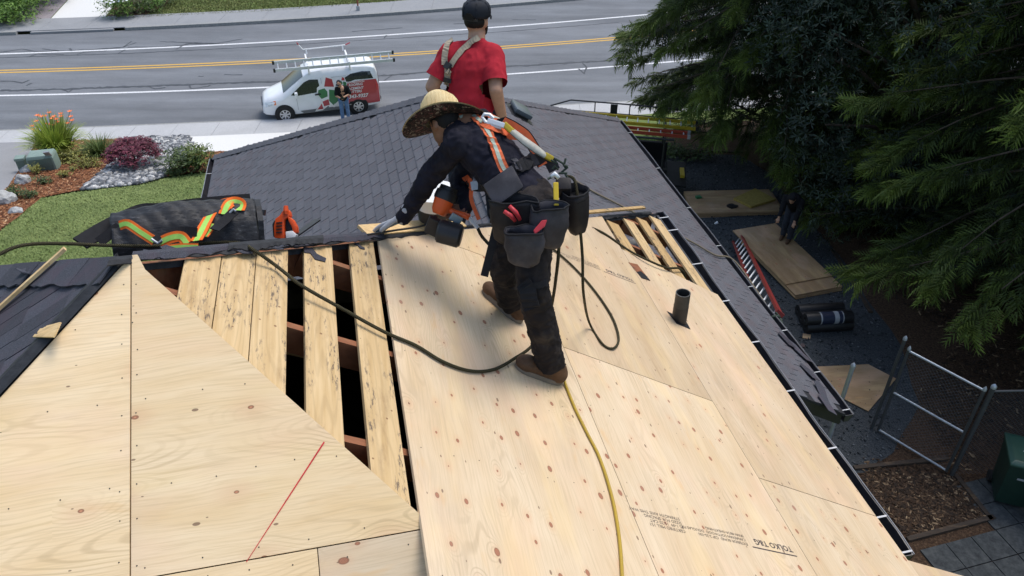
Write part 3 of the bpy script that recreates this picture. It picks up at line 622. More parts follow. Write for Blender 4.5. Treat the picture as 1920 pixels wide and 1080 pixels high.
gutter(ga, gb, EP, hang=[min(.995, max(.005, ((onp(u, v, PR0, NR) - PR0).dot(ER) - 2.5) / 4.36)) for u, v in ((1702, 1036), (1646, 968), (1556, 840), (1478, 732), (1411, 640), (1353, 562), (1303, 492), (1256, 428), (1238, 404))])
# the vent pipe through the plywood, a cut vent hole with its flue, black marks on the overhanging sheet
pb = onp(1273, 601, PR0, NR)
vp = MB(); R_ = 0.057
vp.lathe([(R_, -0.35), (R_, 0.27), (R_ - .008, 0.27), (R_ - .008, -0.3)], pb, ZZ, 28, cap=(True, False)); vp.build('vent_pipe', M['pipe'], house, smooth=40)
MB().lathe([(R_ + .0015, -.01), (R_ + .0015, .15)], pb, ZZ, 28, cap=(False, False)).build('pipe_sleeve', M['black'], house, smooth=40)
pa_, pb2_ = (pb - PR0).dot(ER), (pb - PR0).dot(DR); cut = MB(); cut.prism([pr(pa_ + .08, pb2_ - .09, .0015), pr(pa_ + .05, pb2_ + .09, .0015), pr(pa_ - .08, pb2_ + .08, .0015), pr(pa_ - .07, pb2_ - .06, .0015)], NR * .001); cut.build('cut_hole', M['black'], house)
h4 = [onp(1178, 492, PR0, NR), onp(1195, 496, PR0, NR), onp(1219, 527, PR0, NR), onp(1203, 522, PR0, NR)]
MB().prism([p + NR * .0015 for p in h4], NR * .001).build('cut_hole', M['rafter'], house)
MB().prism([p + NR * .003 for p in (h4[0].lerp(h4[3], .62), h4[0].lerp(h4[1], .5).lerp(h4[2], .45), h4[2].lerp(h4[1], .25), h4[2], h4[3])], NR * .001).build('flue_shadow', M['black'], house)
for i in range(6):
    a = 2.38 - i * .17; q = [(a, 5.02 + i * .09), (a - .05, 5.0 + i * .1), (a - .07, 5.16 + i * .1), (a - .02, 5.2 + i * .09)]
    MB().prism([pr(*p, -.0105) for p in q], NR * .001).build('tar_mark', M['ink'], house)
# nail heads along the rafters and sheet edges
nl_ = MB(); rn = random.Random(12)
def nail(p_, n_):
    u_ = n_.orthogonal().normalized(); w_ = n_.cross(u_); s_ = .0030; nl_.add([p_ + n_ * .0012 + (u_ * math.cos(k * 1.047) + w_ * math.sin(k * 1.047)) * s_ for k in range(6)], [tuple(range(6))])
for a in (1.80, 2.45, 3.12, 3.80, 4.45, 5.10):
    b = 1.42
    while b < 4.75:
        if b < B0 + (a - A0) / HIP2 * 0 + 9 and a < hip2(b) - .05: nail(pr(a + rn.uniform(-.012, .012), b, 0), NR)
        b += rn.uniform(.13, .20)
for q, p0_, p1_ in ((.30, -.2, .2), (.65, -.5, .5), (1.0, -.8, .82), (1.31, -1.1, 1.05), (1.39, -1.1, 1.1), (1.72, -1.4, 1.4)):
    p = p0_
    while p < p1_: nail(pf(p, q + rn.uniform(-.012, .012), 0), NF); p += rn.uniform(.15, .24)
for k in range(9):
    for dx in (-.018, .045): nail(pf(dx + rn.uniform(-.008, .008), .12 + k * .145 + rn.uniform(-.02, .02), 0), NF)
tag(nl_.build('nail_heads', M['rubber'], house, fix=False), None, None, None, 'stuff')
# strips of wood along the far hip and the broken shingle and felt edge
def hipP(b, h=0.0, off=0.0): return pr(hip2(b) + off, b, h)
MB().bar(hipP(1.26, .012, .06), hipP(2.05, .010, .07), 0.10, 0.018, NR).build('hip_board', M['newwood'], house)
MB().bar(hipP(2.75, .012, .06), hipP(3.30, .012, .07), 0.10, 0.018, NR).build('hip_board', M['newwood'], house)
MB().bar(pr(5.38, 2.85, .02), pr(6.62, 4.50, .05), 0.035, 0.02, NR).build('hip_board', M['board_worn'], house)
def tornstrip(b0, b1, w0, seed, h0=0.0, off=0.0, mat='felt', n=60, parent=None, name='torn_felt'):
    m = MB(); vs = []
    for i in range(n + 1):
        b = b0 + (b1 - b0) * i / n; base = hip2(b) + off
        e = w0 * (0.9 + 0.9 * mnoise.noise(Vector((b * 9, seed * 3.1, 0))) + .5 * mnoise.noise(Vector((b * 37, seed, 4)))); e = max(.006, e)
        lf = .006 * mnoise.noise(Vector((b * 15, seed * 2.0, 9)))
        vs += [pr(base - e, b, h0 + .004 + lf), pr(base - e * .2, b, h0 + .012 + lf), pr(base + .03, b, h0 + .004), pr(base + .03, b, h0 - .03), pr(base - e, b, h0 - .001)]
    k = 5; fs = [(i * k + j, i * k + (j + 1) % k, (i + 1) * k + (j + 1) % k, (i + 1) * k + j) for i in range(n) for j in range(k)]
    m.add(vs, fs); return m.build(name, M[mat], parent or house)
tornstrip(0.02, 1.95, 0.035, 1); tornstrip(0.1, 1.40, 0.055, 2, .010, .015, 'shingle_near', name='torn_shingle'); tornstrip(0.5, 1.0, 0.05, 6, .018, .01, 'felt'); tornstrip(1.95, 2.9, 0.012, 3, .0, .01); tornstrip(3.75, 4.7, 0.03, 5, -.02, 0.0)
for u, v, w_, l_, ang in ((322, 470, .09, .05, .3), (285, 478, .07, .05, -.2), (512, 462, .10, .04, .4)):
    c = onp(u, v, PR0 + NR * .008, NR)
    q = [(-.5, -.5), (.1, -.62), (.5, -.3), (.42, .4), (-.2, .55), (-.55, .2)]
    MB().prism([c + (DR * (x * math.cos(ang) - y * math.sin(ang)) * w_ - ER * (x * math.sin(ang) + y * math.cos(ang)) * l_) for x, y in q], NR * .003).build('felt_scrap', M['shingle_near'], house)
for u, v, sc in ((590, 478, 1.0), (674, 462, .5)):
    c = onp(u, v, PR0 - NR * .016, NR)
    q = [(-.05, -.03), (-.01, -.045), (.01, -.01), (.05, 0), (.045, .03), (.0, .035), (-.02, .0), (-.045, .01)]
    MB().prism([c + (ER * -y + DR * x) * (1.3 * sc) + NR * .001 for x, y in q], NR * .003).build('felt_scrap', M['shingle_near'], house)
# dark shingles left on the left plane
def tab_mesh(w, e, th, name, over=0.03):
    m = MB(); P = [(-w / 2, 0, th), (w / 2, 0, th), (w / 2, e + over, 0.001), (-w / 2, e + over, 0.001), (-w / 2, 0, -.001), (w / 2, 0, -.001), (w / 2, e + over, -.001), (-w / 2, e + over, -.001)]
    m.add(P, [(0, 1, 2, 3), (4, 5, 1, 0), (5, 6, 2, 1), (7, 4, 0, 3)]); me = m.mesh(name); return me
deckL = MB(); deckL.prism([pl(0, 0.02, -.01), pl(-4, 4.6, -.01), pl(3.4, 4.4, -.01)], -NL * .012); deckL = deckL.build('left_roof', M['felt'], house)
r = random.Random(3)
def clip(poly, f):                                              # keep the side where f >= 0
    out = []
    for i in range(len(poly)):
        a, b = poly[i], poly[(i + 1) % len(poly)]; fa_, fb_ = f(a), f(b)
        if fa_ >= 0: out.append(a)
        if (fa_ >= 0) != (fb_ >= 0): t_ = fa_ / (fa_ - fb_); out.append((a[0] + (b[0] - a[0]) * t_, a[1] + (b[1] - a[1]) * t_))
    return out
for j in range(0, 9):
    q = 0.02 + j * 0.29; p = -(q + .3) * .866 + r.uniform(0, .1)
    while p < (q + .3) * .866:
        w_ = .118 + r.uniform(-.004, .004)
        poly = clip(clip([(p, q), (p + w_, q), (p + w_, q + .288), (p, q + .288)], lambda t: .866 * t[1] - .015 - t[0]), lambda t: .866 * t[1] - .03 + t[0])
        if len(poly) >= 3:
            hs_ = .002 + .003 * r.random(); MB().prism([pl(x, y, hs_ + .005 * (y - q) / .288) for x, y in poly], NL * .006).build('shingle', M['shingle_near'], deckL)
        p += w_ + .005
for i in range(9):                                              # cap shingles along the crest running left
    s0, s1 = .02 + i * .21, .02 + i * .21 + .25; sc = []
    for k in range(7): t_ = k / 6; s_ = s1 + (s0 - s1) * t_; wd_ = .155 + .014 * r.uniform(-1, 1); sc.append(pl(.866 * s_ - wd_ * .80, s_ + wd_ * .62, .014 + .004 * (i % 2) + .006 * r.random()))
    MB().prism([pl(.866 * s0, s0, .020 + .004 * (i % 2)), pl(.866 * s1, s1, .020 + .004 * (i % 2))] + sc, NL * .007).build('cap_shingle', M['shingle_near'], deckL)
# felt flap along the left hip, curled torn shingles on the crest, splintered wood, loose lath
m = MB(); vs = []; n = 26
for i in range(n + 1):
    s = i / n; q = 0.05 + 1.2 * s; base = pl(-q * .866, q, .012)
    vs += [base + EP * .02 + NL * .004, base + ER * .06 + NL * (.014 + .004 * r.random()), base + ER * (.12 + .02 * r.random()) + NL * .008, base + ER * .11 - NL * .004, base - NL * .004]
m.add(vs, [(i * 5 + j, i * 5 + (j + 1) % 5, (i + 1) * 5 + (j + 1) % 5, (i + 1) * 5 + j) for i in range(n) for j in range(5)]); m.build('felt_flap', M['felt'], house)
def curled(px, d, w, l, curl, az, name='curled_shingle', mat='shingle_near'):
    c = atd(*px, d); m = MB(); k = 9; X = V(math.cos(az), math.sin(az), 0); Y = V(-math.sin(az), math.cos(az), 0); vs = []
    p = c.copy(); an = -0.3
    for i in range(k + 1):
        ww = w * (1 - .25 * abs(i / k - .3)); jz = .012 * r.uniform(-1, 1)
        vs += [p - X * ww / 2 + ZZ * jz, p + X * ww / 2 + ZZ * .6 * jz]; p = p + (Y * math.cos(an) + ZZ * math.sin(an)) * (l / k); an += curl / k
    fs = [(2 * i, 2 * i + 1, 2 * i + 3, 2 * i + 2) for i in range(k)]
    m.add(vs, fs); o = m.build(name, M[mat], house, fix=False); md = o.modifiers.new('s', 'SOLIDIFY'); md.thickness = .005; return o
dl_ = (onp(80, 500, APEX, NL) - CAMP).dot(FW)
curled((85, 497), dl_ - .01, .11, .12, 1.3, 2.9); curled((70, 500), dl_ + .03, .09, .10, 1.5, 2.6)
lp = [onp(-10, 585, APEX + NL * .03, NL), onp(122, 466, APEX + NL * .05, NL)]
o = MB().bar(lp[0], lp[1], 0.028, 0.016, NL).build('lath', M['newwood']); tag(o, 'loose pale wooden lath lying on the dark left shingles', 'wood strip')
sp = MB(); c = onp(112, 616, APEX, NL)
for i in range(7):
    a = onp(113 - i * 1.7, 607 + i * 3.8, APEX + NL * .03, NL); b = onp(64 + r.uniform(-3, 12) + (6 - i) * 2, 614 + i * 2.6, APEX + NL * .035, NL); sp.bar(a, b, .014, .007, NL)
tag(sp.build('wood_splinter', M['newwood']), 'splintered pale shim sticking out beside the plywood hip edge', 'wood scrap')
# ---- lower wing with shingled hip roof
K = 7.0; TL = 0.64; SL = math.atan(TL)
lz = CZ - K; qL, qR, rF = -.373 * K, .782 * K, 2.115 * K
qC = (qL + qR) / 2; hw = (qR - qL) / 2; rz = lz + hw * TL; rP = rF - hw; rN = .8537 * K
lower = MB()
def hh(r_, q_, z_): return hp(r_, q_, z_)
NLl = (-EP * math.sin(SL) + ZZ * math.cos(SL)); NLr = (EP * math.sin(SL) + ZZ * math.cos(SL)); NLf = (ER * math.sin(SL) + ZZ * math.cos(SL))
rBack = 5.4
lower.prism([hh(rBack, qL, lz), hh(rF, qL, lz), hh(rP, qC, rz), hh(rBack, qC, rz)], -NLl * .03)
lower.prism([hh(rN, qR, lz), hh(rF, qR, lz), hh(rP, qC, rz), hh(rN, qC, rz)], -NLr * .03)
lower.prism([hh(rF, qL, lz), hh(rF, qR, lz), hh(rP, qC, rz)], -NLf * .03)
lower = lower.build('lower_roof', M['felt'], house)
wallbox(rBack, rF - .4, qL + .4, qR - .4, lz - .02)
MB().prism([hh(rN + .03, qR - .02, lz - .03), hh(rN + .03, qC, rz - .05), hh(rN + .03, qC, rz - .3), hh(rN + .03, qR - .02, lz - .2)], ER * .03).build('rake_board', M['black'], house)
def proj(p):
    d = p - CAMP; z_ = d.dot(FW); return 960 + FPX * d.dot(RT) / z_, 540 - FPX * d.dot(UPV) / z_
EXP, TW = 0.144, 0.305
slope_len = hw / math.cos(SL); cands = []; joined_v = []; joined_f = []; joined_t = []
tabm = tab_mesh(TW - .011, EXP, 0.012, 'shingle_tab', .01); tabm.materials.append(M['shingle'])
tvv = np.array([v.co[:] for v in tabm.vertices]); tff = np.array([p.vertices[:] for p in tabm.polygons])
def tabs(q_edge, sgn, N, r0):
    X = -ER if sgn < 0 else ER; up = (EP * (-sgn) * math.cos(SL) + ZZ * math.sin(SL)); X = up.cross(N)
    n = int(slope_len / EXP)
    for j in range(n):
        s = j * EXP; run = s * math.cos(SL); rmax = rF - run
        p = r0 + (0.0 if j % 2 else TW / 2) + TW / 2
        while p + TW / 2 < rmax + .05:
            o = hh(p, q_edge - sgn * run, lz + s * math.sin(SL)) + N * .004
            yield o, frame(o, X, up, N)
            p += TW
vis = [(395, 400), (405, 285), (785, 184), (960, 190), (940, 425), (690, 440), (480, 455), (395, 430)]
for o, fm in tabs(qL, -1, NLl, 6.0):
    u, v = proj(o); ok = inside(vis, u, v)
    cands.append(((o - CAMP).length + (0 if ok else 1000), fm, ok))
cands.sort(key=lambda t: t[0])
rest = [c[1] for c in cands[285:]] + [fm for o, fm in tabs(qR, 1, NLr, rN)]
for d, fm, ok in cands[:285]: inst('shingle', tabm, fm @ Matrix.Rotation(random.uniform(-.006, .01), 4, 'X'), lower)
ms = np.array([[list(f_[i][:3]) for i in range(3)] for f_ in rest]); lc = np.array([list(f_.to_translation()) for f_ in rest])
v, f = scatter(tvv, tff, ms, lc)
tag(np_obj('shingle_field', v, f, M['shingle'], lower, attr=np.repeat(rng.random(len(rest)), len(tvv))), None, None, None, 'stuff')
# hip caps
capm = MB(); capm.add([(-.10, 0, -.045), (0, 0, .020), (.10, 0, -.045), (-.10, .19, -.060), (0, .19, .004), (.10, .19, -.060), (-.10, 0, -.06), (0, 0, .006), (.10, 0, -.06)], [(0, 1, 4, 3), (1, 2, 5, 4), (6, 7, 1, 0), (7, 8, 2, 1)])
capme = capm.mesh('hip_cap'); capme.materials.append(M['shingle'])
def caps(a, b, cnt):
    t = (b - a).normalized(); sd = t.cross(ZZ).normalized(); n_ = sd.cross(t); L = (b - a).length
    for i in range(cnt): inst('hip_cap', capme, frame(a + t * (L * i / cnt) + n_ * .02 + ZZ * .015, sd, t, n_), lower)
pk = hh(rP, qC, rz)
caps(hh(rF, qL, lz), pk, 38); caps(hh(rF, qR, lz), pk, 38); caps(hh(6.2, qC, rz), pk + ZZ * .0, 24)
# lower gutters
gutter(hh(5.6, qL, lz - .02), hh(rF, qL, lz - .02), -EP, hang=[.52, .66, .8, .93], lipmat='galv', w=.11)
gutter(hh(rN, qR, lz - .02), hh(rF, qR, lz - .02), EP, hang=[.01, .09, .19, .31, .44, .58, .75, .93], w=.10)
# torn shingles lifting on the lower right slope, near its end
for i, (u, v) in enumerate(((1500, 668), (1470, 640), (1535, 735), (1512, 700), (1545, 760), (1488, 655))):
    c = onp(u, v, hh(rN, qR, lz), NLr) + NLr * .02; a = r.uniform(-.4, .4); X = ER * math.cos(a) + EP * math.sin(a) * .8; Y = NLr.cross(X)
    MB().prism([c + X * x * .34 + Y * y * .15 + NLr * (.03 * (x + .5)) for x, y in ((-.5, -.5), (.2, -.6), (.5, -.1), (.3, .5), (-.4, .4))], NLr * .006).build('torn_shingle', M['shingle_near'], lower)
# plastic box vent on the lower roof
c = onp(972, 214, hh(rN, qR, lz), NLr); t = MB(); up = (-EP * math.cos(SL) + ZZ * math.sin(SL))
t.box(c + NLr * .085, ER * .20, up * .15, NLr * .035); M['ventgrey'] = plain('grey_vent_plastic', (0.075, 0.095, 0.11), 0.35, var=0.1, spec=.5)
bv = t.build('roof_vent', M['ventgrey'], house, bevel=.02, smooth=30); MB().box(c + NLr * .03, ER * .17, up * .12, NLr * .03).build('vent_neck', M['black'], bv); MB().box(c + NLr * .012, ER * .25, up * .2, NLr * .004).build('flashing', M['black'], bv)
# stamps printed on the plywood
def text_on(s, o, X, Y, N, size, mat, parent, name='printed_text', bold=0.0, fix=None, align='LEFT'):
    cu = bpy.data.curves.new(name, 'FONT'); cu.body = s; cu.size = size; cu.offset = bold; cu.align_x = align; cu.resolution_u = 2
    ob = bpy.data.objects.new('tmp_text', cu); COL.objects.link(ob); me = ob.to_mesh()
    vs = [v.co.copy() for v in me.vertices]; fs = [p.vertices[:] for p in me.polygons]; ob.to_mesh_clear(); bpy.data.objects.remove(ob)
    m = MB(); m.add([(fix(v) if fix else (o + X * v.x + Y * v.y + N * .0008)) for v in vs], fs); return m.build(name, mat, parent, fix=False)
def stamp(u, v, parent, sc=1.0):
    o = onp(u, v, PR0, NR); X, Y = -DR, -ER
    t = lambda s, dx, dy, sz, b=0: text_on(s, o + X * dx * sc + Y * dy * sc, X, Y, NR, sz * sc, M['ink'], parent, 'stamp', b)
    t('TOLKO T&G', 0.0, 0.0, .052, .0012); MB().prism([o + X * x * sc + Y * y * sc + NR * .0006 for x, y in ((-.01, .055), (.33, .055), (.33, .063), (-.01, .063))], NR * .0003).build('stamp_bar', M['ink'], parent)
    for i, s in enumerate(('EXTERIOR BOND  CSP 2-25-150', 'CANADIAN SOFTWOOD  DOUGLAS FIR', 'SPAN 48/24  SHEATHING')): t(s, .36, .040 - .026 * i, .025)
    for i, s in enumerate(('CERTIFIED MILL 151', 'PS 1-09  15/32 CAT', 'SIZED FOR SPACING', 'STRENGTH AXIS THIS WAY')): t(s, .80, .045 - .026 * i, .027)
stamp(1482, 1026, shR2, 1.0); stamp(1186, 524, shR2f, .95)
# ================================================================== plants
M['bark'] = plain('tree_bark', (0.075, 0.055, 0.04), 0.9, var=0.5, scale=6, bump=0.8, bscale=18)
M['cedar'] = leaf_mat('cedar_foliage', (0.005, 0.012, 0.004), (0.135, 0.195, 0.028), 0.6, 0.12)  # near-black low end: shade inside the crowns put into the colour
M['laurel'] = leaf_mat('narrow_leaf_foliage', (0.006, 0.014, 0.009), (0.060, 0.095, 0.058), 0.5, 0.06)
def spray_template(nb=6, L=0.29, droop=0.5):
    vs = []; fs = []
    for i in range(nb):
        s = (i + 0.5) / nb; x = L * s; z = -droop * L * s * s; ln = 0.50 * L * (1 - 0.50 * s) + .02
        for sd in (-1, 1):
            b = len(vs); a = math.radians(58 - 24 * s); dx, dy = math.cos(a) * ln, sd * math.sin(a) * ln; wd = 0.016
            vs += [(x - wd, 0, z), (x + wd, 0, z), (x + dx, dy, z - .45 * ln)]; fs += [(b, b + 1, b + 2)]
    b = len(vs); vs += [(L * .75, -.014, -droop * L * .56), (L * .75, .014, -droop * L * .56), (L * 1.15, 0, -droop * L * 1.4)]; fs += [(b, b + 1, b + 2)]
    return np.array(vs), np.array(fs)
SPV, SPF = spray_template()
def cedar(base, H, R, z0, label, nbr=150, per=46, seed=1, az_keep=None, sc=1.0, keep=None):
    rg = np.random.default_rng(seed); rr = random.Random(seed)
    t = thing('cedar_tree', base, label, 'tree', 'dark trees beside the yard')
    b = V(base)
    MB().tube([b + V(.25 * math.sin(k), .2 * math.cos(k * 1.7), H * k / 8 - .1) for k in range(9)], [0.34 * (1 - k / 8.6) + .03 for k in range(9)], 10).build('trunk', M['bark'], t, smooth=0)
    br = MB(); locs = []; mats = []; tint = []
    for i in range(nbr):
        s = (i + rr.random()) / nbr; h = z0 + (H - z0) * s ** 1.15; L = R * (1 - (h - z0) / (H - z0 + .5)) ** 0.75 * rr.uniform(.75, 1.1) + .5
        a = i * 2.39996 + rr.uniform(-.3, .3)
        d = V(math.cos(a), math.sin(a), 0); sl = rr.uniform(-.05, .28); pts = []
        for k in range(8):
            q = k / 7; pts.append(b + ZZ * (h + L * (sl * q - .42 * q * q + .10 * max(0, q - .75))) + d * (L * q) + V(-d.y, d.x, 0) * (.12 * L * math.sin(q * 3 + i)))
        if keep and not keep(pts[6]): continue
        br.tube(pts[:7], [0.045 * (1 - .13 * k) for k in range(7)], 5)
        n = int(per * 3.3 * (L / R + .25))
        for k in range(n):
            q = 0.22 + 0.80 * rr.random() ** .75; f_ = min(6.999, q * 7); i0 = int(f_); p = pts[i0].lerp(pts[min(7, i0 + 1)], f_ - i0)
            side_ = rr.choice((-1, 1)); aa = a + side_ * rr.uniform(.15, 1.15) * (1.15 - .6 * q)
            off = rr.random() * .35 * (1.1 - q) * L * .5
            p = p + V(math.cos(a + side_ * 1.3), math.sin(a + side_ * 1.3), 0) * off - ZZ * (off * .35 + .05)
            if keep and not keep(p): continue
            locs.append(tuple(p)); mats.append((aa, rr.uniform(-.35, 1.15), rr.gauss(0, .7), rr.uniform(.6, 1.5) * sc)); tint.append(min(1, max(0, -.08 + .70 * q ** 3 + rr.uniform(-.2, .22))))  # tint falls inwards: crown shade painted into the sprays, tips brighter
    mats = np.array(mats)
    ms = rotz(mats[:, 0]) @ roty(mats[:, 1]) @ rotx(mats[:, 2]) * mats[:, 3][:, None, None]
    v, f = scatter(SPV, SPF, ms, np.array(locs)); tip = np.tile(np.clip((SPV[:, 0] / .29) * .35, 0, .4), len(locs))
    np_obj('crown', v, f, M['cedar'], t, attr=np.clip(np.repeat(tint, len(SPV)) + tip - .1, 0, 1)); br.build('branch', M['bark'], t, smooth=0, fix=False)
    return t
def laurel(base, H, R, label, n=9000, seed=5):
    rg = np.random.default_rng(seed); rr = random.Random(seed); t = thing('broadleaf_tree', base, label, 'tree', 'dark trees beside the yard'); b = V(base)
    tr = MB()
    tr.tube([b + V(.1 * math.sin(k * 2), .1 * k, H * .55 * k / 5 - .1) for k in range(6)], [.26 - .03 * k for k in range(6)], 9).build('trunk', M['bark'], t, smooth=0)
    br = MB(); lobes = []
    for i in range(52):
        a = i * 2.4; h = H * (.08 + .88 * rr.random()); rad = R * math.sqrt(max(.25, 1 - ((h / H - .5) / .56) ** 2)) * rr.uniform(.55, .95)
        c = b + V(math.cos(a) * rad, math.sin(a) * rad, h); lobes.append((c, rr.uniform(.8, 1.5)))
        br.tube([b + ZZ * h * .55, (b + ZZ * h * .62).lerp(c, .5) + ZZ * .2, c], [.07, .045, .02], 5)
    br.build('branch', M['bark'], t, smooth=0)
    leaf = []; lf = []
    for k in range(6):
        a = k * 1.047 + .4 * (k % 2); L = .15 * (1 if k % 3 else .7); w_ = .013; up = .25 if k % 2 else .9; dx, dy = math.cos(a), math.sin(a); o = len(leaf)
        leaf += [(0, 0, 0), (dx * L * .5 - dy * w_, dy * L * .5 + dx * w_, L * up * .55), (dx * L * .5 + dy * w_, dy * L * .5 - dx * w_, L * up * .55), (dx * L, dy * L, L * up * .75)]
        lf += [(o, o + 2, o + 1), (o + 1, o + 2, o + 3)]
    leaf = np.array(leaf); lf = np.array(lf); locs = []; rot = []
    for i in range(n):
        c, rd = lobes[rr.randrange(len(lobes))]; d = V(rr.gauss(0, 1), rr.gauss(0, 1), rr.gauss(.15, 1)).normalized(); p = c + d * rd * (.55 + .5 * rr.random())
        if not clear(p): continue
        locs.append(tuple(p)); rot.append((rr.random() * 6.28, math.acos(max(-1, min(1, d.z * .8))) * .8, math.atan2(d.y, d.x), rr.uniform(.7, 1.3)))
    rot = np.array(rot); ms = rotz(rot[:, 2]) @ roty(rot[:, 1]) @ rotz(rot[:, 0]) * rot[:, 3][:, None, None]
    v, f = scatter(leaf, lf, ms, np.array(locs)); np_obj('crown', v, f, M['laurel'], t, attr=np.repeat(np.clip(rg.normal(.25, .28, len(locs)), 0, 1), len(leaf))); return t
def tb(x, y): return (x, y, terr(x, y))
def clear(p):
    u, v = proj(p)
    if (p - CAMP).dot(FW) < 4: return False
    return not inside([(900, -400), (1165, -40), (1150, 75), (1165, 130), (1200, 180), (1245, 232), (1330, 268), (1440, 300), (1490, 370), (1545, 480), (1600, 560), (1700, 650), (1900, 690), (1920, 1080), (900, 1080)], u, v)
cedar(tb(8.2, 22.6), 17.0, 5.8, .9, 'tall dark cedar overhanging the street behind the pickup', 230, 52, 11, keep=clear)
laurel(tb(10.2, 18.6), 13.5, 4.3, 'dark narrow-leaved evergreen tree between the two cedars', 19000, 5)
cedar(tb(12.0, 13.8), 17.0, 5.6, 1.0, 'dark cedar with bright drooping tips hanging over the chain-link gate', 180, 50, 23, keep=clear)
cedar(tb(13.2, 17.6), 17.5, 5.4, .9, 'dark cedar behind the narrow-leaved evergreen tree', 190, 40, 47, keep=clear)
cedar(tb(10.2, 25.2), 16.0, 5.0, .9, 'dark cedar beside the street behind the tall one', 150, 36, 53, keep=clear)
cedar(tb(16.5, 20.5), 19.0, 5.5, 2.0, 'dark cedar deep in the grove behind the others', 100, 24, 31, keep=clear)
cedar(tb(18.5, 4.0), 18.0, 5.5, 2.5, 'dark cedar continuing the grove beyond the right edge', 80, 20, 61, keep=clear, sc=1.5)  # outside the view; added to block sky light over the yard
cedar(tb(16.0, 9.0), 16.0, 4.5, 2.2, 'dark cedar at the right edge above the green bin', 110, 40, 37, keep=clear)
# ---- left garden plants
def at_g(u, v): p = gnd(u, v); return V(p.x, p.y, terr(p.x, p.y))
M['lily'] = leaf_mat('daylily_leaf', (0.16, 0.26, 0.03), (0.46, 0.52, 0.10), 0.5, 0.25)
M['lilyflower'] = plain('orange_petal', (0.80, 0.20, 0.06), 0.6, var=0.2)
M['stalk'] = plain('green_stalk', (0.20, 0.24, 0.07), 0.7)
def blades(name, base, n, L, spread, mat, parent, seed, wd=.022):
    rr = random.Random(seed); m = []; f = []; tn = []
    for i in range(n):
        a = rr.random() * 6.28; l = L * rr.uniform(.6, 1.1); b0 = base + V(math.cos(a), math.sin(a), 0) * rr.random() * spread * .35; out = rr.uniform(.25, 1.0) * spread; w_ = V(-math.sin(a), math.cos(a), 0) * wd; o = len(m)
        tt = rr.random()
        for k in range(5):
            q = k / 4; p = b0 + V(math.cos(a), math.sin(a), 0) * out * q ** 1.4 + ZZ * l * (q - .55 * q * q * out / spread * 1.1); ww = w_ * (1 - q * .92); m += [tuple(p - ww), tuple(p + ww)]; tn += [min(1, max(0, .25 + .55 * q * tt + .1 * tt))] * 2
        f += [(o + 2 * k, o + 2 * k + 1, o + 2 * k + 3, o + 2 * k + 2) for k in range(4)]
    return np_obj(name, m, f, mat, parent, attr=tn)
lb = at_g(112, 292); lily = thing('daylily_clump', lb, 'clump of daylilies with orange flowers on tall stalks by the pavement', 'plant')
blades('leaves', lb, 800, 1.75, 1.05, M['lily'], lily, 3, .034)
rr = random.Random(4)
for i in range(22):
    u = rr.choice((rr.uniform(58, 108), rr.uniform(75, 138))); v = 212 + rr.uniform(0, 26) + (10 if u < 70 else 0)
    if i == 0: u, v = 131, 210
    tp = atd(u, v, (lb - CAMP).dot(FW) + rr.uniform(-.5, .3)); mid = lb.lerp(tp, .55) + ZZ * .12
    st = MB(); st.tube([lb + V(rr.uniform(-.3, .3), rr.uniform(-.3, .3), .1), mid, tp], [.012, .011, .008], 5).build('stalk', M['stalk'], lily)
    fl = MB()
    for k in range(6):
        a = k * 1.047 + i; d = V(math.cos(a), math.sin(a), .55).normalized(); sd = V(-math.sin(a), math.cos(a), 0) * .03
        fl.add([tp, tp + d * .06 + sd, tp + d * .115, tp + d * .06 - sd], [(0, 1, 2, 3)])
    fl.build('flower', M['lilyflower'], lily, fix=False)
M['ograss'] = leaf_mat('dark_grass_leaf', (0.05, 0.095, 0.02), (0.20, 0.24, 0.07), 0.6)
gb_ = at_g(190, 292); t = thing('grass_clump', gb_, 'dull green ornamental grass clump beside the red maple', 'plant'); blades('leaves', gb_, 300, .95, .85, M['ograss'], t, 8, .02)
gb2 = at_g(172, 290); t = thing('grass_clump', gb2, 'smaller olive grass clump next to the daylilies', 'plant'); blades('leaves', gb2, 160, .7, .6, M['ograss'], t, 9, .02)
M['maple'] = leaf_mat('red_maple_leaf', (0.055, 0.012, 0.022), (0.24, 0.055, 0.085), 0.55, 0.15)
M['maplewood'] = plain('maple_wood', (0.07, 0.045, 0.045), 0.8)
mb_ = at_g(254, 313); mp = thing('red_maple', mb_, 'dwarf weeping red maple standing in the river rocks', 'tree')
wd = MB(); locs = []; rr = random.Random(6)
wd.tube([mb_, mb_ + V(.05, 0, .25), mb_ + V(-.03, .05, .5)], [.07, .06, .05], 7)
for i in range(26):
    a = i * 2.4; R_ = rr.uniform(.55, 1.1) * .84; pts = []
    for k in range(6):
        q = k / 5; pts.append(mb_ + V(math.cos(a) * R_ * q * 1.05, math.sin(a) * R_ * q, .42 + .42 * math.sin(min(1, q * 1.25) * 1.9) - .55 * max(0, q - .55) * 1.25))
    wd.tube(pts, [.028, .024, .018, .013, .009, .006], 4)
    for k in range(70):
        q = rr.uniform(.3, 1.06); f_ = min(4.99, q * 5); p = pts[int(f_)].lerp(pts[int(f_) + 1], f_ - int(f_)) + V(rr.gauss(0, .09), rr.gauss(0, .09), rr.gauss(.02, .06)); locs.append(tuple(p))
wd.build('trunk', M['maplewood'], mp, smooth=0)
lv = np.array([(0, 0, 0), (.09, -.02, -.01), (.09, .02, -.01), (.04, -.07, -.02), (.065, -.055, -.02), (.04, .07, -.02), (.065, .055, -.02), (.0, -.06, -.02), (0, .06, -.02)]); lf_ = np.array([(0, 1, 2), (0, 3, 4), (0, 6, 5), (0, 7, 3), (0, 5, 8)])
n = len(locs); ms = rotz(rng.random(n) * 6.28) @ roty(rng.normal(.25, .45, n)) * (.7 + .6 * rng.random(n))[:, None, None]
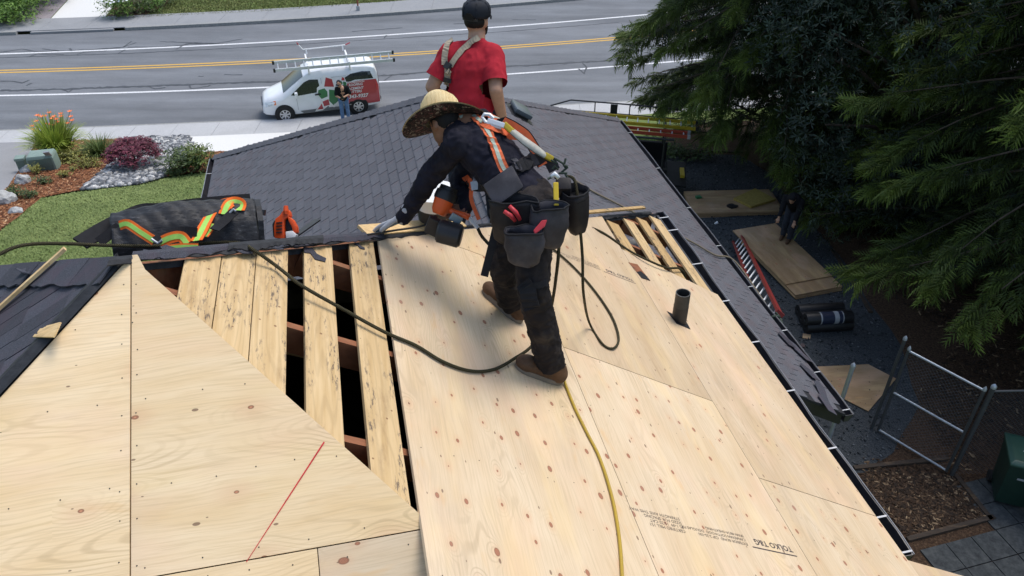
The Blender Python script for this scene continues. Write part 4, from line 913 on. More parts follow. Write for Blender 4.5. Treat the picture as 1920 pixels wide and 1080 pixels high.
v, f = scatter(lv, lf_, ms, np.array(locs)); np_obj('crown', v, f, M['maple'], mp, attr=np.repeat(rng.random(n), len(lv)))
M['shrub'] = leaf_mat('shrub_leaf', (0.035, 0.07, 0.015), (0.20, 0.25, 0.05), 0.5, 0.1)
M['shrub_y'] = leaf_mat('yellow_shrub_leaf', (0.10, 0.11, 0.02), (0.36, 0.34, 0.08), 0.5, 0.1)
M['shrub_d'] = leaf_mat('dark_shrub_leaf', (0.03, 0.055, 0.02), (0.12, 0.17, 0.05), 0.5, 0.1)
M['juniper'] = leaf_mat('juniper_leaf', (0.05, 0.11, 0.02), (0.20, 0.33, 0.06), 0.6, 0.1)
def shrub(base, rx, ry, h, n, mat, label, seed, ls=.07, group='garden shrubs', white=0):
    rr = random.Random(seed); rg = np.random.default_rng(seed); t = thing('shrub', base, label, 'shrub', group); st = MB(); locs = []; lob = []
    for i in range(12):
        a = i * 2.4; d = V(math.cos(a) * rx * .62 * rr.uniform(.4, 1.05), math.sin(a) * ry * .62 * rr.uniform(.4, 1.05), h * rr.uniform(.35, .8)); st.tube([base, base + d * .6 + ZZ * .05, base + d], [.02, .014, .008], 4); lob.append((base + d, rr.uniform(.25, .45)))
    st.build('stems', M['bark'], t)
    for i in range(n):
        c, s = lob[i % len(lob)]; d = V(rr.gauss(0, 1), rr.gauss(0, 1), rr.gauss(.2, .8)).normalized() * (.4 + .7 * rr.random()); p = c + V(d.x * rx * s * 1.6, d.y * ry * s * 1.6, d.z * h * s * .9); p.z = max(p.z, base.z + .03); locs.append(tuple(p))
    L = ls; q = np.array([(0, 0, 0), (L * .5, -L * .3, L * .12), (L, 0, 0), (L * .5, L * .3, L * .12), (0, L * .25, 0), (-L * .3, L * .6, L * .1), (-L * .1, L * .95, 0), (L * .2, L * .6, .1 * L)]); qf = np.array([(0, 1, 2, 3), (4, 7, 6, 5)])
    ms = rotz(rg.random(n) * 6.28) @ roty(rg.normal(0, .6, n)) * (.6 + .8 * rg.random(n))[:, None, None]
    v, f = scatter(q, qf, ms, np.array(locs)); np_obj('foliage', v, f, mat, t, attr=np.repeat(rg.random(n), 8))
    if white:
        for i in range(white):
            w = MB()
            p = V(locs[rr.randrange(n)]); p.z = base.z + h * rr.uniform(.8, 1.05); a = rr.random() * 6
            w.lathe([(.01, 0), (.07, .02), (.06, .035)], p, V(rr.uniform(-.4, .4), rr.uniform(-.6, 0), 1), 7).build('flower', M['white_metal'], t)
    return t
for (u, v, rx, ry, h, n, mt, lb_, sd, ls) in (
    (130, 304, .75, .5, .45, 420, 'shrub_y', 'low yellow green shrub right of the green utility box', 1, .09), (163, 314, .6, .35, .3, 300, 'shrub_y', 'small flat yellow shrub in the middle of the mulch', 2, .08),
    (122, 333, .25, .2, .25, 90, 'shrub_y', 'tiny yellow seedling shrub below the utility box', 3, .07), (138, 322, .25, .2, .2, 60, 'shrub_y', 'tiny sparse shrub in the open mulch', 12, .06),
    (82, 346, .32, .25, .25, 120, 'shrub_d', 'small dark shrub near the pale boulders', 4, .07), (70, 327, .25, .25, .35, 110, 'shrub_y', 'small yellow shrub beside the utility box foot', 5, .07),
    (30, 370, .3, .25, .35, 130, 'shrub_d', 'small green shrub above the large boulder', 6, .07), (56, 372, .35, .25, .28, 130, 'shrub_d', 'small green shrub at the lower edge of the mulch', 7, .07),
    (345, 322, .8, .6, .75, 620, 'shrub_d', 'leafy dark shrub left of the far roof corner', 8, .10), (372, 320, .75, .6, .9, 620, 'shrub', 'taller bright shrub against the far roof corner', 9, .10), (328, 330, .35, .25, .25, 150, 'shrub_d', 'low dark shrub at the edge of the river rocks', 10, .08)):
    shrub(at_g(u, v), rx, ry, h, n, M[mt], lb_, sd, ls)
def at_f(u, v): p = onz(u, v, ZF); return V(p.x, p.y, base_z(p.x, p.y))
shrub(at_f(222, 31), 1.1, .8, .95, 700, M['juniper'], 'round green shrub with white flowers beside the far driveway', 21, .12, 'plants across the street', 16)
shrub(at_f(252, 24), 1.3, 1.0, .9, 600, M['shrub_d'], 'dull brownish shrub in the far planting bed', 22, .12, 'plants across the street')
shrub(at_f(282, 20), 1.0, .8, .7, 500, M['juniper'], 'low green shrub at the edge of the far lawn', 23, .11, 'plants across the street')
shrub(at_f(300, 8), 1.1, .8, .7, 500, M['shrub_d'], 'dark shrub at the top edge beside the far lawn', 24, .11, 'plants across the street')
for i, (u, v, h, lb_) in enumerate(((8, 40, 1.0, 'bright green juniper at the far left corner'), (30, 24, 1.4, 'bright green juniper beside the purple gravel'), (5, 15, 1.5, 'tall green juniper in the top left corner'), (70, 2, 1.2, 'dark juniper at the top of the purple gravel'))):
    shrub(at_f(u, v), 1.9, 1.4, h, 1100, M['juniper'] if i < 3 else M['shrub_d'], lb_, 30 + i, .17, 'plants across the street')
shrub(V(4.6, 24.4, terr(4.6, 24.4)), 1.0, .8, .5, 500, M['juniper'], 'low green weeds behind the pickup bed', 41, .10)
shrub(V(5.6, 23.6, terr(5.6, 23.6)), 1.0, .7, .45, 420, M['shrub_d'], 'low dark weeds right of the pickup', 42, .10)
# ---- boulders
M['boulder'] = ground_mat('pale_boulder', [(0.22, 0.22, 0.21), (0.40, 0.40, 0.39), (0.60, 0.60, 0.58)], 5.0, 0.7, 0.05)
def boulder(base, r, label, seed):
    bm = bmesh.new(); bmesh.ops.create_icosphere(bm, subdivisions=3, radius=1.0)
    for v in bm.verts:
        n_ = mnoise.noise(v.co * 1.1 + Vector((seed, 0, 0))); c_ = mnoise.cell(v.co * 1.6 + Vector((seed * 3, 0, 0)))
        v.co *= 1 + .35 * n_ + .12 * c_; v.co = Vector((v.co.x * r[0], v.co.y * r[1], max(-.25, v.co.z) * r[2]))
    me = bpy.data.meshes.new('boulder'); bm.to_mesh(me); bm.free(); me.materials.append(M['boulder']); o = bpy.data.objects.new('boulder', me); o.matrix_basis = Matrix.Translation(base + ZZ * .05); tag(link(o), label, 'boulder', 'garden boulders')
boulder(at_g(43, 344), (.22, .2, .26), 'pale boulder between driveway and mulch below the utility box', 1.3)
boulder(at_g(4, 380), (.36, .32, .34), 'large pale boulder at the left edge of the photo', 4.1)
boulder(at_g(30, 398), (.2, .15, .11), 'small grey rock in the mulch beside the lawn', 7.7)
boulder(at_g(70, 319), (.2, .16, .14), 'small brown rock beside the utility box', 9.2)
boulder(at_g(52, 322), (.22, .2, .2), 'small grey rock under the small utility pedestal', 11.2)
boulder(at_g(276, 331), (.10, .08, .06), 'single bluish white stone among the river rocks', 13.2)
# ---- utility box and pedestal
M['utility'] = plain('utility_green', (0.20, 0.27, 0.23), 0.5, var=.1, scale=5, dirt=.15)
M['utility_shaded'] = plain('utility_green_shaded', (0.12, 0.17, 0.14), 0.55, var=.12)  # shaded copy of the green: shade of upright faces put into colour
ub = at_g(87, 317); t = thing('utility_box', ub, 'pale green utility cabinet standing in the mulch', 'utility box'); X = V(.97, .24, 0); Y = V(-.24, .97, 0)
m = MB(); P = []
for z_, s in ((0, 1.0), (.50, .97), (.60, .88)):
    P += [ub + X * (a * .42 * s) + Y * (b_ * .30 * s) + ZZ * z_ for a, b_ in ((-1, -1), (1, -1), (1, 1), (-1, 1))]
m.add(P, [(i * 4 + j, i * 4 + (j + 1) % 4, (i + 1) * 4 + (j + 1) % 4, (i + 1) * 4 + j) for i in range(2) for j in range(4)] + [(8, 9, 10, 11)]); m.build('cabinet', M['utility'], t, bevel=.03, smooth=35)
MB().box(ub + X * .0 + Y * -.302 + ZZ * .27, X * .35, Y * .008, ZZ * .24).build('door', M['utility_shaded'], t)  # front face darker than the top by its colour, as if shaded
MB().box(ub + X * .30 - Y * .18 + ZZ * .52, X * .09, (Y * .6 - ZZ * .75).normalized() * .34, X.cross((Y * .6 - ZZ * .75).normalized()) * .02).build('lid_flap', M['galv'], t)
ub2 = at_g(47, 321); t = thing('utility_pedestal', ub2, 'small pale green utility pedestal left of the cabinet', 'utility box')
MB().box(ub2 + ZZ * .22, X * .13, Y * .13, ZZ * .22).build('post', M['utility_shaded'], t, bevel=.02); MB().box(ub2 + ZZ * .48, X * .15, Y * .15, ZZ * .05).build('cap', M['utility'], t, bevel=.02)
# ---- sign post over the street
pb_ = onz(672, 19, ZF); t = thing('sign_post', pb_, 'rusty red square sign post on the far pavement', 'post'); M['rustpost'] = plain('rusty_red_post', (0.30, 0.09, 0.05), .7, var=.3)
MB().bar(pb_ + ZZ * .2, pb_ + ZZ * 2.6, .07, .07, V(0, 1, 0)).build('post', M['rustpost'], t); MB().box(pb_ + ZZ * .1, V(.09, 0, 0), V(0, .09, 0), ZZ * .13).build('base', M['galv'], t, bevel=.02)
MB().box(pb_ + ZZ * 2.3 - V(0, .05, 0), V(.3, 0, 0), V(0, .004, 0), ZZ * .35).build('sign_plate', M['galv'], t)
# ================================================================== vehicles
def paintm(name, col, rough=0.28, coat=0.6):
    t = NT(name); n = t.noise(t.coord(), 3.0, 3.0); m = t.done(t.ramp(n, [(0.3, c3(col, .94)), (0.7, c3(col, 1.03))]), rough, 0, .5); t.b.inputs['Coat Weight'].default_value = coat; t.b.inputs['Coat Roughness'].default_value = .08; return m
M['van_white'] = paintm('van_white_paint', (0.78, 0.79, 0.80)); M['van_red'] = paintm('van_red_wrap', (0.42, 0.045, 0.055), .35, .4); M['van_green'] = paintm('van_green_wrap', (0.05, 0.19, 0.075), .4, .3)
M['van_grey'] = paintm('van_grey_trim', (0.16, 0.17, 0.175), .5, .1); M['glass'] = plain('dark_glass', (0.018, 0.024, 0.026), 0.06, var=.1, spec=.8); M['tyre'] = plain('tyre_rubber', (0.02, 0.02, 0.02), .85, var=.2)
M['rim'] = plain('silver_rim', (0.60, 0.61, 0.62), .35, .6); M['lamp_red'] = paintm('tail_lamp_red', (0.50, 0.02, 0.02), .15); M['lamp_clear'] = plain('headlamp_glass', (0.55, 0.60, 0.62), .1, var=.15, spec=.8); M['lamp_amber'] = paintm('amber_lamp', (0.75, 0.22, 0.08), .15)
M['letter'] = plain('white_vinyl', (0.78, 0.77, 0.74), .5, var=.04)
w1 = onz(537, 228, ZS); w2 = onz(674, 212, ZS); vx = (w1 - w2); vx.z = 0; vx.normalize(); vy = V(-vx.y, vx.x, 0)       # forward, and its left (towards us)
if vy.y > 0: vy = -vy
# forward = vx, towards camera = vy
WB = 2.925; vo = w2 - vy * 0.80 + vx * ((w1 - w2).length - WB) / 2; vo.z = ZS
van = thing('van', vo + vx * 1.4, 'white and red delivery van with green leaf logo parked by the kerb', 'van')
def vl(x, y, z): return vo + vx * x + vy * y + ZZ * z
# stations: x, roof height, belt, half width scale, bottom
ST = [(-.93, 1.30, .80, .42), (-.90, 1.62, .92, .36), (-.80, 1.78, .97, .33), (-.5, 1.85, 1.0, .30), (.3, 1.88, 1.0, .27), (1.2, 1.88, 1.0, .27), (1.75, 1.84, 1.0, .27), (2.05, 1.70, 1.0, .27), (2.45, 1.42, .99, .27), (2.85, 1.13, .975, .28), (3.15, 1.02, .95, .30), (3.45, .93, .90, .32), (3.65, .82, .80, .34), (3.74, .62, .66, .38)]
def interp(x, k):
    xs = [s[0] for s in ST]; return float(np.interp(x, xs, [s[k] for s in ST]))
def halfw(x, z):
    top = interp(x, 1); w_ = interp(x, 2) * .86
    zz = [.25, .45, .75, .98, 1.30, 1.60, 1.80, 1.90]; hwid = [.93, .985, 1.0, .985, .925, .85, .76, .66]
    h = float(np.interp(z, zz, hwid)) * w_
    return min(h, w_ * (0.80 + .2 * min(1, max(0, (top - z) / .16)) ))
body = MB(); nsec = 13; vs = []
xs_ = []
for a, b_ in zip(ST[:-1], ST[1:]):
    for k in range(3): xs_.append(a[0] + (b_[0] - a[0]) * k / 3)
xs_.append(ST[-1][0])
for x in xs_:
    top, bot = interp(x, 1), interp(x, 3)
    for j in range(nsec):
        z_ = bot + (top - bot) * (j / (nsec - 1)) ** .9; vs.append(vl(x, halfw(x, z_), z_))
    for k in (.66, .33, 0, -.33, -.66): vs.append(vl(x, halfw(x, top) * k, top + .035 * (1 - k * k)))
    for j in range(nsec - 1, -1, -1):
        z_ = bot + (top - bot) * (j / (nsec - 1)) ** .9; vs.append(vl(x, -halfw(x, z_), z_))
kk = 2 * nsec + 5; k_ = len(xs_)
fs = [(i * kk + j, i * kk + (j + 1) % kk, (i + 1) * kk + (j + 1) % kk, (i + 1) * kk + j) for i in range(k_ - 1) for j in range(kk)] + [tuple(range(kk)), tuple((k_ - 1) * kk + j for j in range(kk))]
body.add(vs, fs); vbody = body.build('body', M['van_white'], van, smooth=50)
def sidepanel(name, poly, mat, off=.006, parent=None, sgn=1, grid=.10):
    pts = []; n = len(poly)
    for i in range(n):
        p = Vector(poly[i]); q = Vector(poly[(i + 1) % n]); k = max(1, int((q - p).length / grid))
        for t_ in range(k): pts.append(p.lerp(q, t_ / k))
    bl = [tuple(p) for p in pts]; es = [(i, (i + 1) % len(pts)) for i in range(len(pts))]; vv_ = list(pts)
    for x in np.arange(min(p[0] for p in bl), max(p[0] for p in bl), grid):
        for y in np.arange(min(p[1] for p in bl), max(p[1] for p in bl), grid):
            if inside(bl, x, y): vv_.append(Vector((x, y)))
    r_ = delaunay_2d_cdt(vv_, es, [], 1, 1e-5); m = MB(); m.add([vl(p.x, sgn * (halfw(p.x, p.y) + off), p.y) for p in r_[0]], r_[2])
    o = m.build(name, mat, parent or van, fix=False)
    me = o.data
    if me.polygons and me.polygons[0].normal.dot(vy * sgn) < 0: me.flip_normals()
    return o
for sg in (1, -1):
    sidepanel('rear_wrap', [(-.90, .40), (.42, .40), (.75, .62), (.95, .95), (.70, 1.22), (.35, 1.33), (-.2, 1.38), (-.82, 1.36), (-.90, 1.1)], M['van_red'], .005, sgn=sg)
    sidepanel('rear_side_window', [(-.72, 1.40), (.02, 1.42), (.60, 1.26), (.45, 1.52), (.15, 1.66), (-.3, 1.71), (-.62, 1.68)], M['glass'], .008, sgn=sg)
    sidepanel('front_side_window', [(1.42, 1.10), (2.36, 1.03), (2.58, 1.08), (2.02, 1.52), (1.80, 1.60), (1.46, 1.58)], M['glass'], .008, sgn=sg)
    sidepanel('sill_trim', [(-.2, .28), (2.2, .28), (2.32, .40), (1.5, .42), (1.25, .60), (1.1, .60), (1.2, .42), (-.1, .42)], M['van_grey'], .009, sgn=sg)
    sidepanel('door_handle', [(1.42, .99), (1.66, .98), (1.66, 1.04), (1.44, 1.05)], M['black'], .03, sgn=sg)
    for q in ([(1.335, .42), (1.345, .42), (1.345, 1.62), (1.335, 1.62)], [(2.38, .45), (2.39, .45), (2.39, 1.0), (2.38, 1.0)], [(.35, 1.60), (1.25, 1.60), (1.25, 1.608), (.35, 1.608)]): sidepanel('door_seam', q, M['van_grey'], .004, sgn=sg)
    sidepanel('headlight', [(3.28, .74), (3.62, .66), (3.66, .80), (3.30, .88)], M['lamp_clear'], .012, sgn=sg); sidepanel('turn_lamp', [(3.20, .74), (3.28, .74), (3.30, .88), (3.20, .90)], M['lamp_amber'], .012, sgn=sg)
    sidepanel('tail_lamp', [(-.92, .92), (-.80, .92), (-.80, 1.20), (-.92, 1.20)], M['lamp_red'], .014, sgn=sg)
# leaf logo on the door: four pieces round a pale vein
def rot2(pts, c, a, s=1.0): return [(c[0] + s * (x * math.cos(a) - y * math.sin(a)), c[1] + s * (x * math.sin(a) + y * math.cos(a))) for x, y in pts]
def leafhalf(n=8, w_=.26, h=.55): return [(0, -h / 2)] + [(w_ * math.sin(math.pi * k / n), -h / 2 + h * k / n) for k in range(1, n)] + [(0, h / 2)]
def logo(c, s, off):
    P_ = lambda nm, pts, mt, o=off: sidepanel(nm, rot2(pts, c, 0, s), M[mt], o, grid=.08)
    P_('logo_outline', [(.05, .78), (-.32, .62), (-.40, .25), (-.52, .0), (-.45, -.38), (-.20, -.62), (.05, -.52), (.30, -.70), (.62, -.72), (.30, -.25), (.45, .02), (.40, .30), (.20, .42)], 'letter', off - .003)
    P_('logo_piece', [(-.02, .68), (-.26, .58), (-.30, .27), (.10, .32)], 'van_red'); P_('logo_piece', [(.10, .25), (.36, .20), (.40, .02), (.28, -.18), (.02, -.10), (.0, .1)], 'van_green')
    P_('logo_piece', [(-.08, .18), (-.36, .12), (-.46, -.02), (-.40, -.34), (-.18, -.52), (-.02, -.30)], 'van_green'); P_('logo_piece', [(.0, -.22), (.26, -.30), (.22, -.52), (-.02, -.48)], 'van_red'); P_('logo_piece', [(.30, -.38), (.52, -.64), (.26, -.64)], 'van_red')
logo((1.16, .98), .95, .013); logo((.52, 1.34), .34, .018)
# rear of the van
def rearpanel(name, pts, mat, off): 
    m = MB(); m.prism([vl(-.935 - off + .10 * max(0, z_ - .95) , y, z_) for y, z_ in pts], -vx * .004); return m.build(name, mat, van)
def rx(z_): return float(np.interp(z_, [.42, 1.30, 1.62, 1.78], [-.935, -.935, -.905, -.81])) - .008
def rearp(name, pts, mat, off=0):
    m = MB(); m.add([vl(rx(z_) - off, y, z_) for y, z_ in pts], [tuple(range(len(pts)))]); o = m.build(name, mat, van, fix=False)
    if o.data.polygons[0].normal.dot(-vx) < 0: o.data.flip_normals()
    return o
rearp('rear_wrap', [(-.66, .45), (.66, .45), (.68, .8), (.66, 1.29), (-.66, 1.29), (-.68, .8)], M['van_red']); rearp('rear_window', [(-.60, 1.31), (.60, 1.31), (.57, 1.6), (-.57, 1.6)], M['glass'], .01)
rearp('logo_piece', [(.1, .7), (.3, .8), (.34, 1.1), (.12, 1.2)], M['van_green'], .004); rearp('logo_piece', [(-.3, .7), (-.05, .72), (-.05, 1.15), (-.25, 1.1)], M['van_green'], .004); rearp('bumper', [(-.7, .40), (.7, .40), (.72, .56), (-.72, .56)], M['van_grey'], .02)
# windscreen and bonnet seam
m = MB(); vs = []
for i in range(9):
    x = 2.02 + (2.86 - 2.02) * i / 8; t_ = interp(x, 1); hw_ = halfw(x, t_) * (.98)
    for k in range(9): y = -hw_ + 2 * hw_ * k / 8; vs.append(vl(x, y, t_ + .035 * (1 - (y / hw_) ** 2 * .96) + .012))
m.add(vs, [(i * 9 + j, i * 9 + j + 1, (i + 1) * 9 + j + 1, (i + 1) * 9 + j) for i in range(8) for j in range(8)]); m.build('windscreen', M['glass'], van, smooth=0)
MB().box(vl(3.745, 0, .60), vx * .01, vy * .45, ZZ * .10).build('grille', M['black'], van); MB().box(vl(3.72, 0, .40), vx * .03, vy * .55, ZZ * .05).build('front_bumper', M['van_grey'], van, bevel=.02)
for sg in (1, -1):
    MB().box(vl(2.38, sg * .99, 1.12), vx * .06, vy * .09, ZZ * .11).build('wing_mirror', M['van_white'], van, bevel=.03, smooth=40)
    for x in (0, WB):
        MB().lathe([(.395, -.02), (.395, .012)], vl(x, sg * .845, .33), vy * sg, 28).build('wheel_arch', M['rubber'], van)
        wh = MB(); wh.lathe([(.20, -.10), (.29, -.10), (.315, -.06), (.315, .05), (.29, .085), (.20, .075)], vl(x, sg * .80, .315), vy * sg, 32, cap=(True, True)); wh = wh.build('wheel', M['tyre'], van, smooth=40)
        rm = MB(); c_ = vl(x, sg * .88, .315); rm.lathe([(.205, -.02), (.205, .004), (.185, .006), (.18, -.02)], c_, vy * sg, 28)
        for k in range(7):
            a = k * .8976 + .3; d = vx * math.cos(a) + ZZ * math.sin(a); e_ = vx * -math.sin(a) + ZZ * math.cos(a); rm.box(c_ + d * .11, d * .085, e_ * .028, vy * .008)
        rm.lathe([(.05, -.01), (.05, .014)], c_, vy * sg, 14); rm.build('rim', M['rim'], wh)
# lettering
def van_text(s, x, z_, size, bold=.004, slope=0.0, shear=.2):
    def fx(v): xx = x - v.x; zz = z_ + v.y + slope * v.x; xx -= shear * v.y; return vl(xx, halfw(xx, zz) + .016, zz)
    return text_on(s, None, None, None, None, size, M['letter'], van, 'lettering', bold, fx)
van_text('FOUNDATION', .36, 1.30, .105, .002); van_text('ROOFING', .30, 1.19, .125, .003)
van_text('REPLACEMENT', .62, 1.045, .135, .003); van_text('& GUTTERS', .50, .915, .135, .003)
van_text('343-9327', .35, .70, .20, .006); van_text('FREE ESTIMATES', .98, .50, .075, .001); van_text('LICENSED BONDED INSURED', 1.02, .41, .06, .001)
# roof rack and the ladder on it
for x in (.15, 1.75):
    MB().bar(vl(x, -.72, 2.12), vl(x, .72, 2.12), .06, .05).build('rack_bar', M['white_metal'], van)
    for sg in (1, -1): MB().bar(vl(x, sg * .62, 1.78), vl(x, sg * .66, 2.10), .10, .06, vx).build('rack_foot', M['white_metal'], van)
for x, z0_ in ((-.05, 2.14), (1.75, 2.14)): pass
MB().tube([vl(1.95, -.80, 2.50), vl(1.80, -.78, 2.30), vl(.1, -.78, 2.32)], .024, 7).build('rack_rail', M['white_metal'], van)
MB().tube([vl(.1, -.78, 2.32), vl(-.10, -.78, 2.40)], .024, 7).build('rail_grip', M['van_red'], van); MB().tube([vl(1.95, -.80, 2.50), vl(2.0, -.80, 2.60)], .024, 7).build('rail_grip', M['van_red'], van)
for x in (.22, 1.68): MB().bar(vl(x, -.72, 2.12), vl(x, -.78, 2.31), .12, .05, vx).build('rack_post', M['white_metal'], van)
def ladder(name, a, b, wv, nrung, label, mats, rail=(.035, .08), rr_=.018, up=None, loc=None, capl=None):
    """a, b: middle of its two ends; wv: half-width vector"""
    t = thing(name, loc or a, label, 'ladder'); d = (b - a).normalized(); up = up or wv.cross(d).normalized()
    for sg in (1, -1):
        ro = MB(); ro.bar(a + wv * sg, b + wv * sg, rail[0], rail[1], up); ro = ro.build('rail', mats[0], t)
        for e_ in (a, b): MB().bar(e_ + wv * sg - d * .03, e_ + wv * sg + d * .05, rail[0] * 1.5, rail[1] * 1.25, up).build('end_cap', mats[2], ro)
    for k in range(nrung): s = (k + .5) / nrung; p = a.lerp(b, s); MB().tube([p - wv, p + wv], rr_, 6).build('rung', mats[1], t)
    return t
ladder('aluminium_ladder', vl(3.05, .56, 2.20), vl(-1.62, .56, 2.14), (vy * .10 + ZZ * -.12), 14, 'long silver ladder strapped to the van roof rack', (M['alu'], M['alu'], M['black']), (.05, .11), .026, ZZ)
# ---- pickup behind the lower roof
M['truck'] = plain('black_truck_paint', (0.010, 0.011, 0.012), .55, spec=.2); M['rackblack'] = plain('black_powder_coat', (0.016, 0.018, 0.019), .45)
tx = V(.985, -.17, 0).normalized(); ty = V(.17, .985, 0).normalized()
to = V(4.45, 20.75, 0); tz = terr(4.0, 20.8); to.z = tz
def tl(x, y, z): return to + tx * x + ty * y + ZZ * z
truck = thing('pickup_truck', tl(-2.4, 0, 0), 'black pickup with open tailgate and tall ladder rack behind the far roof', 'pickup truck')
for sg in (1, -1):
    MB().box(tl(-1.0, sg * .86, .82), tx * 1.0, ty * .06, ZZ * .34).build('bed_side', M['truck'], truck, bevel=.02)
    for x in (-1.2, -4.5):
        wh = MB(); wh.lathe([(.22, -.12), (.36, -.12), (.39, -.07), (.39, .07), (.36, .12), (.22, .10)], tl(x, sg * .80, .39), ty * sg, 26); wh = wh.build('wheel', M['tyre'], truck, smooth=40); MB().lathe([(.21, .0), (.21, .11), (.12, .10)], tl(x, sg * .80, .39), ty * sg, 18).build('rim', M['rim'], wh)
MB().box(tl(-1.0, 0, .60), tx * 1.0, ty * .79, ZZ * .03).build('bed_floor', M['truck'], truck); MB().box(tl(-2.03, 0, .82), tx * .03, ty * .92, ZZ * .34).build('bed_front', M['truck'], truck)
MB().box(tl(.30, 0, .60), tx * .29, ty * .76, ZZ * .03).build('tailgate', M['truck'], truck, bevel=.015); MB().box(tl(.03, 0, .45), tx * .05, ty * .88, ZZ * .09).build('bumper', M['galv'], truck, bevel=.02)
MB().prism([tl(-2.08, -.85, .5), tl(-2.08, -.85, 1.25), tl(-2.3, -.75, 1.82), tl(-3.6, -.75, 1.82), tl(-4.2, -.82, 1.2), tl(-5.3, -.82, 1.05), tl(-5.45, -.82, .5)], ty * 1.66).build('cab', M['truck'], truck, bevel=.04)
for sg in (1, -1):
    MB().tube([tl(.10, sg * .70, 1.98), tl(-3.6, sg * .70, 2.02)], .032, 8).build('rack_rail', M['rackblack'], truck)
    if sg > 0:
        pts = [tl(.10, .70, 1.98), tl(.28, .70, 2.02), tl(.36, .70, 2.12), tl(.30, .70, 2.24), tl(.10, .70, 2.28), tl(-1.2, .70, 2.32), tl(-2.9, .70, 2.34), tl(-3.5, .70, 2.12)]; MB().tube(pts, .022, 7).build('rack_top_rail', M['rackblack'], truck)
        for x in (-.3, -1.2, -2.2): MB().tube([tl(x, .70, 1.98), tl(x, .70, 2.31)], .018, 6).build('rack_strut', M['rackblack'], truck)
        MB().box(tl(-1.65, .70, 2.16), tx * .10, ty * .02, ZZ * .13).build('rack_plate', M['rackblack'], truck)
    for x in (-.15, -2.0): MB().tube([tl(x, sg * .80, 1.14), tl(x, sg * .72, 1.98)], .03, 7).build('rack_post', M['rackblack'], truck)
for x in (-.15, -1.9): MB().tube([tl(x, -.72, 1.95), tl(x, .72, 1.95)], .03, 7).build('rack_bar', M['rackblack'], truck)
M['yellow_fg'] = plain('yellow_fibreglass', (0.46, 0.33, 0.02), .5); M['orange_fg'] = plain('orange_fibreglass', (0.34, 0.05, 0.025), .5); M['red_fg'] = plain('red_fibreglass', (0.19, 0.018, 0.015), .55)
ladder('yellow_ladder', tl(.72, .10, 2.08), tl(-2.6, .14, 2.12), (ty * .16 + ZZ * .02), 11, 'yellow ladder lying on the pickup rack', (M['yellow_fg'], M['alu'], M['black']), (.035, .09), .018, ZZ)
ladder('orange_ladder', tl(.50, -.42, 2.03), tl(-2.0, -.40, 2.07), (ty * .09 + ZZ * .02), 8, 'orange ladder beside the yellow one on the pickup rack', (M['orange_fg'], M['alu'], M['galv']), (.035, .09), .018, ZZ)
o = MB().bar(tl(.48, -.30, .68), tl(.46, .18, .68), .12, .09).build('yellow_level', M['yellow_fg']); tag(o, 'short yellow level lying on the pickup tailgate', 'tool')
# ================================================================== yard things
M['tarblack'] = plain('black_wrap', (0.010, 0.010, 0.011), .5, var=.4, scale=8, spec=.5); M['label'] = plain('white_label', (0.34, 0.36, 0.38), .5, var=.1); M['label_b'] = plain('blue_label', (0.015, 0.022, 0.05), .5)
def stackrect(pts, z_): P_ = [onz(u, v, z_) for u, v in pts]; return P_
# stack 1
z1 = terr(4.8, 19.8) + .30; P_ = stackrect(((1302, 399.7), (1471, 395.5)), z1); X = (P_[1] - P_[0]); X.z = 0; X.normalize(); Y = V(-X.y, X.x, 0); o1 = P_[0]
st1 = thing('plywood_stack', V(o1.x, o1.y, z1 - .3), 'thick stack of plywood sheets crosswise at the far end of the gravel', 'plywood stack')
for i in range(11):
    o = o1 + X * (1.22 + random.uniform(-.02, .02) + (.10 if i < 6 else 0)) + Y * (.61 + random.uniform(-.015, .015)); o.z = z1 - .30 + .10 + i * .0185
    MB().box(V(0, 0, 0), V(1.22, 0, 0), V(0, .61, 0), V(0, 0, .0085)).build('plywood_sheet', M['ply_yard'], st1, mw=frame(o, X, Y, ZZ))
for k in (.3, 1.2, 2.1): MB().bar(o1 + X * k + Y * .05 - ZZ * .245, o1 + X * k + Y * 1.15 - ZZ * .245, .09, .09).build('bearer', M['timber'], st1)
z2 = terr(5.4, 15.5) + .22; a, b, c = [onz(u, v, z2) for u, v in ((1375, 431), (1473, 531), (1568, 520))]; X2 = (b - a); X2.z = 0; X2.normalize(); Y2 = V(-X2.y, X2.x, 0); o2 = a
st2 = thing('plywood_stack', V(o2.x, o2.y, z2 - .22), 'low stack of plywood sheets lengthwise on the gravel near the black rolls', 'plywood stack')
for i in range(8):
    o = o2 + X2 * (1.22 + (.42 if i < 6 else 0) + random.uniform(-.02, .02)) + Y2 * (.60 + random.uniform(-.015, .015)); o.z = z2 - .22 + .09 + i * .0175
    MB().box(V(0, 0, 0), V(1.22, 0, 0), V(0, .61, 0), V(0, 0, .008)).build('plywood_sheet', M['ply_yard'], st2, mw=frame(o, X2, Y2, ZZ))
for k in (.4, 1.3, 2.2): MB().bar(o2 + X2 * k + Y2 * .05 - ZZ * .178, o2 + X2 * k + Y2 * 1.15 - ZZ * .178, .09, .075).build('bearer', M['timber'], st2)
z1t = z1 - .30 + .10 + 10 * .0185 + .010
fq = [onz(u, v, z1t) for u, v in ((1375, 375), (1415, 357), (1454, 377), (1408, 391))]
M['foam'] = plain('yellow_insulation', (0.34, 0.25, 0.06), .95, var=.25, scale=20, bump=.5); tag(MB().prism(fq, (0, 0, .07)).build('insulation_slab', M['foam']), 'dull yellow insulation slab lying on the far plywood stack', 'insulation')
c = onz(1372, 388, z1t); m = MB(); q = [(math.cos(k * .7) * .16 * random.uniform(.6, 1.2), math.sin(k * .7) * .10 * random.uniform(.6, 1.2)) for k in range(9)]
